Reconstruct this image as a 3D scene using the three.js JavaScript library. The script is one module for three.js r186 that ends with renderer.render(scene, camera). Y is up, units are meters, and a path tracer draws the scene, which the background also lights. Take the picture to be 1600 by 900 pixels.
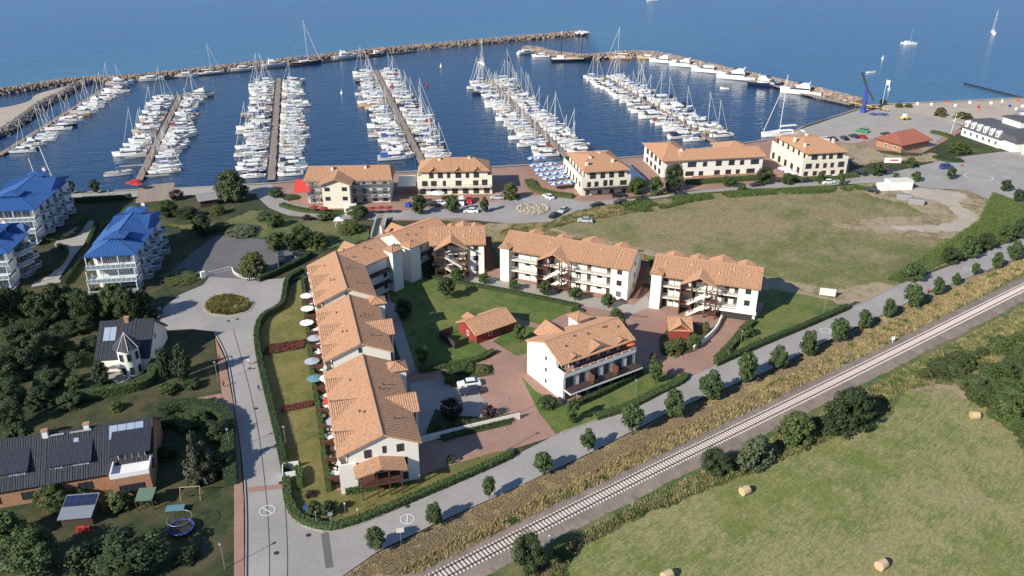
import * as THREE from 'three';
import { mergeGeometries } from 'three/addons/utils/BufferGeometryUtils.js';
import { RoundedBoxGeometry } from 'three/addons/geometries/RoundedBoxGeometry.js';

// ---------------------------------------------------------------- camera, sky, sun, exposure
const scene = new THREE.Scene();
const FOCAL = 1250, TILT = 25.5 * Math.PI / 180, CAM_H = 84;
const camera = new THREE.PerspectiveCamera(2 * Math.atan(450 / FOCAL) * 180 / Math.PI, 16 / 9, 0.5, 9000);
camera.position.set(0, CAM_H, 0);
camera.rotation.x = -TILT;
const renderer = new THREE.WebGLRenderer();
renderer.toneMapping = THREE.LinearToneMapping;
renderer.toneMappingExposure = 1.38;
renderer.shadowMap.enabled = true;
{
  const W = 256, Hh = 128, d = new Float32Array(W * Hh * 4);
  for (let j = 0; j < Hh; j++) for (let i = 0; i < W; i++) {
    const el = Math.max(0, ((j + 0.5) / Hh - 0.5) * 2), k = Math.pow(1 - el, 3.2), o = (j * W + i) * 4;   // clear blue air, paler to the horizon
    d[o] = 0.070 + 0.120 * k; d[o + 1] = 0.138 + 0.185 * k; d[o + 2] = 0.29 + 0.25 * k; d[o + 3] = 1;
  }
  const sky = new THREE.DataTexture(d, W, Hh, THREE.RGBAFormat, THREE.FloatType);
  sky.mapping = THREE.EquirectangularReflectionMapping; sky.magFilter = THREE.LinearFilter; sky.needsUpdate = true;
  scene.background = sky; scene.environment = sky;
}
const SUN_AZ = 48 * Math.PI / 180, SUN_EL = 31 * Math.PI / 180;     // behind the camera, over its left shoulder
const sun = new THREE.DirectionalLight(new THREE.Color(1, 0.93, 0.82), 4.9);
sun.position.set(-Math.sin(SUN_AZ) * Math.cos(SUN_EL) * 400, Math.sin(SUN_EL) * 400, -150 + Math.cos(SUN_AZ) * Math.cos(SUN_EL) * 400);
sun.target.position.set(0, 0, -150);
sun.castShadow = true; sun.shadow.mapSize.set(4096, 4096);
Object.assign(sun.shadow.camera, { left: -350, right: 350, top: 350, bottom: -350, near: 1, far: 1500 });
scene.add(sun, sun.target);

// ---------------------------------------------------------------- helpers
let seed0 = 12345;
const rnd = (a = 1, b) => { seed0 = (seed0 * 1664525 + 1013904223) >>> 0; const r = seed0 / 4294967296; return b === undefined ? r * a : a + r * (b - a); };
const pick = (a) => a[Math.floor(rnd(a.length))];
const V = (x, y, z) => new THREE.Vector3(x, y, z);
// the survey: where a point seen in the aerial photograph lies on the ground (metres), at height h
function G(px, py, h = 0) {
  const dy = py - 450, t = (CAM_H - h) / (dy * Math.cos(TILT) + FOCAL * Math.sin(TILT));
  return V((px - 800) * t, h, -(FOCAL * Math.cos(TILT) - dy * Math.sin(TILT)) * t);
}
function tall(px, py, topPy) {                                         // height of an upright thing from its foot and its top
  const z = G(px, py).z, k = (topPy - 450) / FOCAL, c = Math.cos(TILT), s = Math.sin(TILT);
  return CAM_H - (-z) * (s + k * c) / (c - k * s);
}
const mpp = (px, py) => { const g = G(px, py); return Math.hypot(g.z * Math.cos(TILT) - CAM_H * Math.sin(TILT)) / FOCAL; };
const taken = new Map();
function numbered(n) { const k = taken.get(n) || 0; taken.set(n, k + 1); return k ? n + '_' + String(k).padStart(3, '0') : n; }
function thing(name, label, category, pos, turn = 0, group) {
  const o = new THREE.Group(); o.name = numbered(name); if (pos) o.position.copy(pos); o.rotation.y = turn; scene.add(o);
  o.userData = { label, category }; if (group) o.userData.group = group;
  return o;
}
function part(parent, name, geo, mat, label) {
  const m = new THREE.Mesh(geo, mat); m.name = parent === scene ? numbered(name) : name; m.castShadow = m.receiveShadow = true;
  if (label) m.userData.label = label;
  parent.add(m); return m;
}
function struct(name, geo, mat) { const m = part(scene, name, geo, mat); m.userData = { kind: 'structure', label: name.replace(/_/g, ' ') }; return m; }
function relabel(o, label, group) { o.userData = { ...o.userData, label }; if (group) o.userData.group = group; return o; }
function copy(src, label, group) {
  const o = src.clone(); o.name = numbered(src.name.replace(/_\d{3}$/, '')); o.userData = { ...src.userData }; relabel(o, label, group); scene.add(o); return o;
}
const ORD = ['first', 'second', 'third', 'fourth', 'fifth', 'sixth', 'seventh', 'eighth', 'ninth', 'tenth', 'eleventh', 'twelfth', 'thirteenth', 'fourteenth', 'fifteenth', 'sixteenth', 'seventeenth', 'eighteenth', 'nineteenth', 'twentieth'];
const ord = (i) => ORD[i] || (i + 1) + (['th', 'st', 'nd', 'rd'][(i + 1) % 10 < 4 && Math.floor((i + 1) / 10) % 10 !== 1 ? (i + 1) % 10 : 0]);

function metric(g) {                                                   // uv in metres on boxy shapes
  g = g.index ? g.toNonIndexed() : g;
  const p = g.attributes.position, n = g.attributes.normal, uv = new Float32Array(p.count * 2);
  for (let i = 0; i < p.count; i++) {
    const ax = Math.abs(n.getX(i)), ay = Math.abs(n.getY(i)), az = Math.abs(n.getZ(i));
    uv[2 * i] = ax > ay && ax > az ? p.getZ(i) : p.getX(i); uv[2 * i + 1] = ay >= ax && ay >= az ? p.getZ(i) : p.getY(i);
  }
  g.setAttribute('uv', new THREE.BufferAttribute(uv, 2)); return g;
}
const box = (w, h, d, x = 0, y = 0, z = 0, ry = 0) => { const g = new THREE.BoxGeometry(w, h, d); if (ry) g.rotateY(ry); return metric(g.translate(x, y, z)); };
const slabBox = (x0, x1, y0, y1, z0, z1) => box(x1 - x0, y1 - y0, z1 - z0, (x0 + x1) / 2, (y0 + y1) / 2, (z0 + z1) / 2);
const cyl = (r0, r1, h, x = 0, y = 0, z = 0, n = 10) => metric(new THREE.CylinderGeometry(r1, r0, h, n).translate(x, y + h / 2, z));
function bar(a, b, r, n = 5) {
  const d = b.clone().sub(a), g = new THREE.CylinderGeometry(r, r, d.length(), n);
  g.applyQuaternion(new THREE.Quaternion().setFromUnitVectors(V(0, 1, 0), d.clone().normalize())); return metric(g.translate((a.x + b.x) / 2, (a.y + b.y) / 2, (a.z + b.z) / 2));
}
function beam(a, b, w, h) {
  const d = b.clone().sub(a), g = new THREE.BoxGeometry(w, h, d.length());
  g.lookAt(d); return metric(g.translate((a.x + b.x) / 2, (a.y + b.y) / 2, (a.z + b.z) / 2));
}
function merge(list) {
  return mergeGeometries(list.map((g) => { g = g.index ? g.toNonIndexed() : g; for (const k of Object.keys(g.attributes)) if (!['position', 'normal', 'uv', 'color'].includes(k)) g.deleteAttribute(k); return g; }));
}
function tris(pos, uvs, cols) {
  const g = new THREE.BufferGeometry(); g.setAttribute('position', new THREE.Float32BufferAttribute(pos, 3));
  g.setAttribute('uv', new THREE.Float32BufferAttribute(uvs || new Array(pos.length / 3 * 2).fill(0), 2));
  if (cols) g.setAttribute('color', new THREE.Float32BufferAttribute(cols, 3));
  g.computeVertexNormals(); return g;
}
// a flat plate through 3 or 4 corners (anticlockwise from its upper side), thickness t, uv: u along the first edge, v up the plate
function plate(c, t) {
  const e = c[1].clone().sub(c[0]).normalize(), n = new THREE.Vector3().crossVectors(c[1].clone().sub(c[0]), c[c.length - 1].clone().sub(c[0])).normalize(), f = new THREE.Vector3().crossVectors(n, e);
  const pos = [], uv = [], put = (q) => { for (const p of q) { pos.push(p.x, p.y, p.z); const d = p.clone().sub(c[0]); uv.push(d.dot(e), d.dot(f)); } };
  const b = c.map((p) => p.clone().addScaledVector(n, -t));
  for (let i = 2; i < c.length; i++) { put([c[0], c[i - 1], c[i]]); put([b[0], b[i], b[i - 1]]); }
  for (let i = 0; i < c.length; i++) { const j = (i + 1) % c.length; put([c[i], b[i], b[j]]); put([c[i], b[j], c[j]]); }
  return tris(pos, uv);
}
// the same plate with rows of barrel tiles running up it
function tilePlate(c, t, pitch = 0.38, amp = 0.075) {
  const e = c[1].clone().sub(c[0]).normalize(), n = new THREE.Vector3().crossVectors(c[1].clone().sub(c[0]), c[c.length - 1].clone().sub(c[0])).normalize(); let f = new THREE.Vector3().crossVectors(n, e); if (n.y < 0) n.negate();
  const q = c.map((p) => { const d = p.clone().sub(c[0]); return [d.dot(e), d.dot(f)]; }), u0 = Math.min(...q.map((p) => p[0])), u1 = Math.max(...q.map((p) => p[0]));
  const range = (u) => { let a = 1e9, b = -1e9; for (let i = 0; i < q.length; i++) { const [x0, y0] = q[i], [x1, y1] = q[(i + 1) % q.length]; if (u < Math.min(x0, x1) - 1e-6 || u > Math.max(x0, x1) + 1e-6) continue; if (Math.abs(x1 - x0) < 1e-6) { a = Math.min(a, y0, y1); b = Math.max(b, y0, y1); } else { const y = y0 + (y1 - y0) * (u - x0) / (x1 - x0); a = Math.min(a, y); b = Math.max(b, y); } } return [a, b]; };
  const m = Math.max(1, Math.round((u1 - u0) / pitch)), S = 5, P = (u, v, h) => c[0].clone().addScaledVector(e, u).addScaledVector(f, v).addScaledVector(n, h), pos = [], uv = [], put = (p, u, v) => { pos.push(p.x, p.y, p.z); uv.push(u, v); };
  for (let i = 0; i < m * S; i++) {
    const a = u0 + (u1 - u0) * i / (m * S), b = u0 + (u1 - u0) * (i + 1) / (m * S), ha = 0.01 + amp * Math.sin(Math.PI * ((i % S) / S)), hb = 0.01 + amp * Math.sin(Math.PI * (((i % S) + 1) / S)), [a0, a1] = range(a + 1e-4), [b0, b1] = range(b - 1e-4);
    if (a1 < a0 || b1 < b0) continue;
    for (const [u, v, h] of [[a, a0, ha], [b, b0, hb], [b, b1, hb], [a, a0, ha], [b, b1, hb], [a, a1, ha]]) put(P(u, v, h), u, v);
  }
  return merge([plate(c, t), tris(pos, uv)]);
}
// a wall, kerb, hedge core or rail that follows a line of points
function ribbon(pts, w, y0, y1, closed = false) {
  const n = pts.length, L = [], R = [];
  for (let i = 0; i < n; i++) {
    const a = pts[closed ? (i + n - 1) % n : Math.max(0, i - 1)], b = pts[closed ? (i + 1) % n : Math.min(n - 1, i + 1)];
    const d = V(b.x - a.x, 0, b.z - a.z).normalize(), nx = -d.z * w / 2, nz = d.x * w / 2;
    L.push([pts[i].x + nx, pts[i].z + nz]); R.push([pts[i].x - nx, pts[i].z - nz]);
  }
  const pos = [], uv = []; let s = 0;
  const q = (A, B, C, D, l, w2) => { pos.push(...A, ...B, ...C, ...A, ...C, ...D); uv.push(s, 0, s + l, 0, s + l, w2, s, 0, s + l, w2, s, w2); };
  for (let i = 0; i < (closed ? n : n - 1); i++) {
    const j = (i + 1) % n, l = Math.hypot(pts[j].x - pts[i].x, pts[j].z - pts[i].z), P = (a, y) => [a[0], y, a[1]];
    q(P(L[i], y1), P(L[j], y1), P(R[j], y1), P(R[i], y1), l, w);
    q(P(L[i], y0), P(L[j], y0), P(L[j], y1), P(L[i], y1), l, y1 - y0);
    q(P(R[j], y0), P(R[i], y0), P(R[i], y1), P(R[j], y1), l, y1 - y0);
    if (!closed && i === 0) q(P(R[0], y0), P(L[0], y0), P(L[0], y1), P(R[0], y1), w, y1 - y0);
    if (!closed && j === n - 1) q(P(L[j], y0), P(R[j], y0), P(R[j], y1), P(L[j], y1), w, y1 - y0);
    s += l;
  }
  return tris(pos, uv);
}
const line = (a, h = 0) => a.map(([x, y]) => G(x, y, h));
const curve = (a, n = 60, h = 0, closed = false) => new THREE.CatmullRomCurve3(line(a, h), closed, 'centripetal').getSpacedPoints(n);
function flat(pts, y) {                                                // a level sheet, uv in metres
  const sh = new THREE.Shape(pts.map((p) => new THREE.Vector2(p.x, -p.z))), g = new THREE.ShapeGeometry(sh);
  return g.rotateX(-Math.PI / 2).translate(0, y, 0);
}
let layer = 0;
const sheet = (name, px, mat, smooth) => {                             // smooth sheets have ragged, grown edges
  layer += 0.006; let P = line(px);
  if (smooth) { P = curve(px, smooth * 4, 0, true).slice(0, -1); P.forEach((p, i) => { const j = 1.1; p.x += j * 2 * (fbm(p.x / 32 + 7, p.z / 32 + 7, 32, 4) - 0.5) + rnd(-0.25, 0.25); p.z += j * 4 * (fbm(p.x / 32 + 3, p.z / 32 + 5, 32, 4) - 0.5) + rnd(-0.4, 0.4); }); }
  return struct(name, flat(P, layer), mat);
};

// ---------------------------------------------------------------- surfaces
const LAT = 256, lat = new Float32Array(LAT * LAT); for (let i = 0; i < lat.length; i++) lat[i] = rnd();
function noise(x, y, per) {                                            // tiles every `per` cells
  const xi = Math.floor(x), yi = Math.floor(y), fx = x - xi, fy = y - yi, u = fx * fx * (3 - 2 * fx), v = fy * fy * (3 - 2 * fy);
  const m = (a) => ((a % per) + per) % per, at = (i, j) => lat[(m(j) * 71 + per * 13) % LAT * LAT + (m(i) * 1) % LAT];
  const a = at(xi, yi), b = at(xi + 1, yi), c = at(xi, yi + 1), d = at(xi + 1, yi + 1);
  return a + (b - a) * u + (c - a) * v + (a - b - c + d) * u * v;
}
function fbm(u, v, per, oct) { let s = 0, a = 0.5, t = 0; for (let o = 0; o < oct; o++) { s += a * noise(u * per, v * per, per); t += a; a *= 0.6; per *= 2; if (per > 256) break; } return s / t; }
const toS = (c) => 255 * (c <= 0.0031308 ? 12.92 * c : 1.055 * Math.pow(Math.min(1, c), 1 / 2.4) - 0.055);
function texture(n, metres, fn, colour = true) {
  const d = new Uint8Array(n * n * 4), c = [0, 0, 0];
  for (let j = 0; j < n; j++) for (let i = 0; i < n; i++) {
    fn(i / n, j / n, c); const o = (j * n + i) * 4;
    for (let k = 0; k < 3; k++) d[o + k] = colour ? toS(Math.max(0, c[k])) : Math.max(0, Math.min(255, c[k] * 255));
    d[o + 3] = 255;
  }
  const t = new THREE.DataTexture(d, n, n); t.wrapS = t.wrapT = THREE.RepeatWrapping; t.magFilter = THREE.LinearFilter; t.repeat.set(1 / metres, 1 / metres);
  if (colour) t.colorSpace = THREE.SRGBColorSpace; t.needsUpdate = true; return t;
}
const mix = (c, a, b, k) => { k = Math.max(0, Math.min(1, k)); for (let i = 0; i < 3; i++) c[i] = a[i] + (b[i] - a[i]) * k; };
const scaleC = (c, k) => { c[0] *= k; c[1] *= k; c[2] *= k; };
const std = (o) => new THREE.MeshStandardMaterial({ roughness: 0.85, side: THREE.DoubleSide, ...o });
const rgb = (r, g, b) => new THREE.Color().setRGB(r, g, b);
const plain = (r, g, b, rough = 0.7, metal = 0) => std({ color: rgb(r, g, b), roughness: rough, metalness: metal });
function turf(a, b, dry, dryAmount, metres, streak = 0) {
  return std({ roughness: 0.95, map: texture(1024, metres, (u, v, c) => {
    const big = fbm(u, v, 5, 4), mid = fbm(u + 0.37, v + 0.11, 24, 3), fine = noise(u * 256, v * 256, 256), st = streak ? fbm(u * 0.25 + v * 0.75, v * 3 - u * 3, 64, 2) : 0.5;
    mix(c, a, b, (mid - 0.5) * 2.2 + 0.5);
    const k = (big - 0.5) * 3.2 + dryAmount + (mid - 0.5) * 1.3 + (st - 0.5) * streak, d = [0, 0, 0]; mix(d, c, dry, k); c[0] = d[0]; c[1] = d[1]; c[2] = d[2];
    scaleC(c, 0.72 + 0.56 * fine);
  }) });
}
const M = {};
M.lawn = turf([0.060, 0.110, 0.016], [0.088, 0.138, 0.025], [0.14, 0.15, 0.04], 0.22, 40);
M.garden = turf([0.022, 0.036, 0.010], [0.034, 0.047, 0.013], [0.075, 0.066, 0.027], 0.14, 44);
M.terrace = turf([0.105, 0.108, 0.024], [0.14, 0.130, 0.034], [0.18, 0.15, 0.05], 0.3, 40);
M.meadow = turf([0.120, 0.135, 0.040], [0.165, 0.158, 0.058], [0.235, 0.190, 0.098], 0.45, 110, 0.9);
M.hay = turf([0.130, 0.160, 0.040], [0.175, 0.185, 0.056], [0.245, 0.222, 0.098], 0.34, 60, 2.2);
M.verge = turf([0.14, 0.125, 0.05], [0.20, 0.155, 0.082], [0.27, 0.20, 0.125], 0.55, 30);
M.green = turf([0.058, 0.098, 0.022], [0.085, 0.115, 0.03], [0.15, 0.14, 0.055], 0.25, 36);
M.straw = turf([0.16, 0.13, 0.06], [0.26, 0.2, 0.11], [0.33, 0.26, 0.17], 0.5, 24);
M.asphalt = std({ roughness: 0.9, map: texture(1024, 36, (u, v, c) => { const k = 0.76 + 0.36 * fbm(u, v, 6, 5) + 0.16 * (noise(u * 256, v * 256, 256) - 0.5); const j = Math.abs(((u * 6) % 1) - 0.5) > 0.494 || Math.abs(((v * 6) % 1) - 0.5) > 0.494 ? 0.86 : 1; c[0] = 0.335 * k * j; c[1] = 0.312 * k * j; c[2] = 0.298 * k * j; }) });
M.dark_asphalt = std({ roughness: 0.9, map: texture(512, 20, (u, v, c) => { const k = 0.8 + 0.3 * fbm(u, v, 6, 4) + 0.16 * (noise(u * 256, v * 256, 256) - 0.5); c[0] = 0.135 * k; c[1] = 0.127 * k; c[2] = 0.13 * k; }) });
M.concrete = std({ map: texture(512, 18, (u, v, c) => { const k = 0.82 + 0.28 * fbm(u, v, 5, 5) + 0.1 * (noise(u * 256, v * 256, 256) - 0.5); c[0] = 0.35 * k; c[1] = 0.325 * k; c[2] = 0.29 * k; }) });
M.paving = std({ map: texture(1024, 24, (u, v, c) => { const k = 0.78 + 0.34 * fbm(u, v, 7, 5) + 0.3 * (lat[(Math.floor(u * 160) * 53 + Math.floor(v * 240) * 197) % lat.length] - 0.5); c[0] = 0.335 * k; c[1] = 0.200 * k; c[2] = 0.155 * k; }) });
M.ballast = std({ map: texture(512, 9, (u, v, c) => { const k = 0.6 + 0.5 * fbm(u, v, 6, 3) + 0.6 * (noise(u * 128, v * 128, 128) - 0.5); c[0] = 0.27 * k; c[1] = 0.215 * k; c[2] = 0.18 * k; }) });
M.sand = std({ map: texture(512, 40, (u, v, c) => { const k = 0.82 + 0.3 * fbm(u, v, 8, 5) + 0.12 * (noise(u * 256, v * 256, 256) - 0.5); c[0] = 0.42 * k; c[1] = 0.355 * k; c[2] = 0.285 * k; }) });
M.plaster = std({ map: texture(512, 9, (u, v, c) => { const k = 0.95 + 0.07 * (fbm(u, v, 5, 5) - 0.3) - 0.05 * Math.max(0, fbm(u * 4, v * 0.5, 16, 3) - 0.6); c[0] = 0.80 * k; c[1] = 0.765 * k; c[2] = 0.69 * k; }) });
M.cream = std({ map: texture(512, 9, (u, v, c) => { const k = 0.92 + 0.1 * (fbm(u, v, 5, 5) - 0.3); c[0] = 0.76 * k; c[1] = 0.70 * k; c[2] = 0.58 * k; }) });
function tiles(r, g, b, vary) {
  const N = 512, m = 3.6, cols = 14, rows = 10;
  const map = texture(N, m, (u, v, c) => { const i = Math.floor(u * cols), j = Math.floor(v * rows), q = lat[(i * 37 + j * 101) % lat.length], w = fbm(u, v, 4, 3), k = 0.93 + vary * (q - 0.5) + 0.1 * (w - 0.2); c[0] = r * k * (1 + 0.12 * (q - 0.5)); c[1] = g * k; c[2] = b * k; });
  const h = texture(N, m, (u, v, c) => { const f = (u * cols) % 1, s = (v * rows) % 1; c[0] = c[1] = c[2] = 0.75 * Math.sqrt(Math.max(0, 1 - Math.pow(2 * f - 1, 2))) + 0.25 * (1 - s); }, false);
  return std({ map, bumpMap: h, bumpScale: 0.09, roughness: 0.8 });
}
M.tile = tiles(0.47, 0.262, 0.152, 0.22);
M.tile_red = tiles(0.29, 0.100, 0.064, 0.3);
M.tile_dark = tiles(0.034, 0.036, 0.05, 0.3); M.tile_dark.roughness = 0.5;
M.slate = tiles(0.105, 0.108, 0.125, 0.25);
M.tile_blue = (() => { const t = tiles(0.036, 0.120, 0.34, 0.14); t.roughness = 0.45; return t; })();
M.brick = std({ map: texture(512, 5, (u, v, c) => { const row = Math.floor(v * 64), q = lat[(Math.floor(u * 20 + (row % 2) / 2) * 53 + row * 197) % lat.length], k = 0.7 + 0.5 * q; c[0] = 0.37 * k; c[1] = 0.2 * k; c[2] = 0.115 * k; }) });
M.plank = std({ map: texture(512, 6, (u, v, c) => { const i = Math.floor(v * 40), k = 0.75 + 0.35 * lat[i * 91] + 0.3 * (fbm(u * 2, v, 32, 3) - 0.5); c[0] = 0.30 * k; c[1] = 0.235 * k; c[2] = 0.19 * k; }) });
M.white = plain(0.78, 0.78, 0.76, 0.45); M.gel = std({ color: rgb(0.82, 0.82, 0.80), roughness: 0.3 }); M.offwhite = plain(0.66, 0.64, 0.58, 0.6);
M.glass = std({ color: rgb(0.035, 0.042, 0.05), roughness: 0.12 }); M.glass_pale = std({ color: rgb(0.16, 0.19, 0.2), roughness: 0.12 });
M.timber = plain(0.10, 0.042, 0.028); M.darkwood = plain(0.06, 0.042, 0.035); M.redwood = plain(0.26, 0.035, 0.03, 0.75);
M.grey = plain(0.25, 0.25, 0.25); M.metal = plain(0.42, 0.43, 0.44, 0.4, 0.6); M.dark = plain(0.03, 0.03, 0.032); M.rust = plain(0.10, 0.06, 0.048, 0.7, 0.2);
M.blue = plain(0.03, 0.08, 0.32); M.navy = plain(0.015, 0.025, 0.07, 0.5); M.red = plain(0.5, 0.04, 0.035); M.tan = plain(0.5, 0.36, 0.2); M.teal = plain(0.1, 0.22, 0.25); M.orange = plain(0.75, 0.16, 0.05);
M.stone = std({ roughness: 0.95, color: rgb(1, 1, 1) }); M.glassrail = std({ color: rgb(0.2, 0.28, 0.36), roughness: 0.2 }); M.panel = std({ color: rgb(0.30, 0.36, 0.46), roughness: 0.2 });
M.tar = plain(0.09, 0.088, 0.088); M.cream_cloth = plain(0.72, 0.68, 0.56, 0.9); M.line = plain(0.7, 0.7, 0.68); M.sleeper = plain(0.56, 0.50, 0.47, 0.9); M.hayroll = turf([0.38, 0.29, 0.15], [0.5, 0.38, 0.21], [0.55, 0.43, 0.26], 0.4, 4);
// ---------------------------------------------------------------- sea and ground
const SEA = -1.0;
{
  // open sea and harbour basin as one sheet of water; colour is the water's own: deep blue in the dredged basin, greener over the sand off the beaches
  const N = 150, xs = [], zs = [];
  for (let i = 0; i <= N; i++) { const t = i / N * 2 - 1; xs.push(Math.sign(t) * (Math.abs(t) * 500 + Math.pow(Math.abs(t), 6) * 3500)); zs.push(-200 - (i / N) * 520 - Math.pow(i / N, 7) * 4500); }
  const pos = [], uv = [], col = [], idx = [];
  const brk = line([[-60, 152], [120, 128], [400, 102], [800, 62], [915, 52]]), brk2 = line([[820, 78], [980, 85], [1040, 90], [1150, 115], [1345, 163]]);
  const near = (x, z, L) => { let m = 1e9; for (let i = 1; i < L.length; i++) { const a = L[i - 1], b = L[i], dx = b.x - a.x, dz = b.z - a.z, t = Math.max(0, Math.min(1, ((x - a.x) * dx + (z - a.z) * dz) / (dx * dx + dz * dz))); m = Math.min(m, Math.hypot(x - a.x - t * dx, z - a.z - t * dz)); } return m; };
  const zAt = (x, L) => { for (let i = 1; i < L.length; i++) if (x >= L[i - 1].x && x <= L[i].x) return L[i - 1].z + (L[i].z - L[i - 1].z) * (x - L[i - 1].x) / (L[i].x - L[i - 1].x); return null; };
  for (let j = 0; j <= N; j++) for (let i = 0; i <= N; i++) {
    const x = xs[i], z = zs[j]; pos.push(x, SEA, z); uv.push(x, z);
    let inside = false; const a = zAt(x, brk), b = zAt(x, brk2);
    if (x < 55 && a !== null) inside = z > a; else if (b !== null) inside = z > b;
    if (x < 9 && a !== null) inside = z > a;
    const shore = inside ? 0 : Math.exp(-Math.max(0, Math.min(near(x, z, brk) / 90, x > 150 ? (-z - 330) / 110 : 9)));
    const patch = 0.9 + 0.35 * fbm(x / 900 + 5, z / 300 + 5, 32, 4), c = inside ? [0.004, 0.028, 0.074] : [0.018 + 0.018 * shore, 0.080 + 0.055 * shore, 0.172 + 0.035 * shore];
    col.push(c[0] * patch, c[1] * patch, c[2] * patch);
  }
  for (let j = 0; j < N; j++) for (let i = 0; i < N; i++) { const a = j * (N + 1) + i, b = a + 1, c = a + N + 1, d = c + 1; idx.push(a, b, d, a, d, c); }
  const g = new THREE.BufferGeometry(); g.setAttribute('position', new THREE.Float32BufferAttribute(pos, 3)); g.setAttribute('uv', new THREE.Float32BufferAttribute(uv, 2)); g.setAttribute('color', new THREE.Float32BufferAttribute(col, 3));
  g.setIndex(idx); g.computeVertexNormals();
  const waves = texture(1024, 90, (u, v, c) => { c[0] = c[1] = c[2] = 0.55 * fbm(u, v * 2, 32, 4) + 0.45 * fbm(u + v * 0.5, v * 3, 12, 3); }, false);
  struct('sea_water', g, std({ vertexColors: true, roughness: 0.13, bumpMap: waves, bumpScale: 0.28 }));
}
const QUAY = [[-700, 330], [0, 303], [150, 299], [300, 293], [425, 286], [600, 270], [800, 259], [1000, 244], [1195, 219], [1230, 211], [1258, 196], [1345, 169]];
const SHORE = [[1345, 166], [1400, 162], [1500, 158], [1600, 153], [2000, 138]];
{
  const q = [...line(QUAY), ...line(SHORE)], far = [V(900, 0, q[q.length - 1].z), V(900, 0, 400), V(-900, 0, 400), V(-900, 0, q[0].z)];
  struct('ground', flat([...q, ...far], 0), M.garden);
  struct('quay_wall', ribbon(line(QUAY), 0.7, -3, 0.12), M.concrete);
  const up = line(SHORE).map((p) => p.add(V(0, 0, 3))), lo = line(SHORE).map((p) => p.add(V(0, -2.2, -16)));
  const pos = [], uv = []; for (let i = 1; i < up.length; i++) for (const p of [up[i - 1], lo[i - 1], lo[i], up[i - 1], lo[i], up[i]]) { pos.push(p.x, p.y + 0.02, p.z); uv.push(p.x, p.z); }
  struct('beach_slope', tris(pos, uv), M.sand);
}
// land surfaces, each a few millimetres above the last
sheet('meadow_field', [[690, 340], [760, 352], [860, 348], [935, 322], [1100, 303], [1270, 293], [1390, 287], [1480, 297], [1545, 298], [1620, 330], [1640, 352], [1420, 436], [1400, 450], [1310, 478], [1200, 492], [1000, 440], [780, 400], [760, 372]], M.meadow);
sheet('dry_strip', [[760, 350], [830, 352], [1000, 387], [1200, 432], [1300, 450], [1385, 443], [1400, 452], [1300, 474], [1195, 452], [1000, 408], [780, 366]], M.straw, 60);
sheet('rough_bank', [[1552, 300], [1625, 318], [1640, 350], [1560, 382], [1470, 415], [1410, 445], [1378, 440], [1392, 412], [1470, 380], [1520, 345], [1540, 320]], M.green, 60);
sheet('worn_ground', [[1340, 284], [1490, 298], [1530, 305], [1545, 340], [1530, 368], [1460, 372], [1300, 352], [1380, 340], [1440, 338], [1420, 320], [1360, 305]], M.straw, 70);
sheet('gravel_track', [[1400, 292], [1490, 300], [1512, 305], [1500, 318], [1524, 335], [1528, 350], [1508, 361], [1460, 362], [1380, 356], [1470, 350], [1498, 341], [1490, 330], [1465, 315], [1420, 304]], M.sand, 80);
sheet('verge', [[520, 905], [592, 864], [679, 822], [762, 783], [921, 710], [1042, 648], [1162, 597], [1300, 532], [1450, 458], [1625, 384], [1640, 430], [1400, 552], [1114, 682], [1000, 736], [680, 895], [660, 930], [500, 930]], M.verge);
sheet('green_verge', [[600, 905], [800, 805], [980, 718], [1100, 660], [1300, 562], [1460, 480], [1610, 412], [1625, 430], [1440, 530], [1114, 684], [900, 788], [690, 890], [660, 915]], M.green);
sheet('south_bank', [[760, 905], [830, 850], [1000, 760], [1114, 704], [1300, 612], [1450, 540], [1610, 455], [1700, 455], [1750, 720], [1640, 720], [1560, 640], [1470, 605], [1380, 660], [1250, 700], [1100, 760], [960, 830], [880, 905]], M.green);
sheet('hay_field', [[870, 940], [905, 862], [1000, 806], [1130, 750], [1270, 692], [1385, 648], [1420, 608], [1475, 600], [1530, 622], [1575, 668], [1612, 712], [1800, 860], [1800, 1000], [860, 1000]], M.hay, 90);
sheet('stubble_patch', [[1418, 612], [1440, 603], [1490, 602], [1530, 620], [1520, 626], [1480, 612], [1440, 614]], M.straw, 30);
// harbour front
sheet('promenade', [[-100, 309], [150, 301], [425, 288], [440, 293], [430, 302], [300, 305], [110, 311], [-100, 325]], M.concrete);
sheet('harbour_plaza', [[425, 288], [600, 272], [800, 261], [1000, 246], [1195, 221], [1260, 199], [1345, 171], [1400, 172], [1470, 186], [1505, 205], [1440, 240], [1330, 232], [1325, 275], [1000, 306], [900, 322], [770, 345], [600, 345], [430, 330]], M.paving);
sheet('slipway_yard', [[1232, 212], [1260, 199], [1345, 171], [1400, 170], [1470, 186], [1505, 198], [1470, 215], [1446, 236], [1380, 214], [1335, 224], [1290, 221]], M.concrete);
sheet('dune_grass', [[1300, 228], [1350, 226], [1380, 240], [1420, 245], [1460, 240], [1462, 252], [1390, 252], [1335, 258], [1325, 245]], M.straw, 30);
sheet('beach', [[1345, 168], [1400, 163], [1500, 159], [1600, 154], [2000, 139], [2000, 190], [1620, 190], [1510, 198], [1460, 184], [1400, 171]], M.sand);
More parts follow.
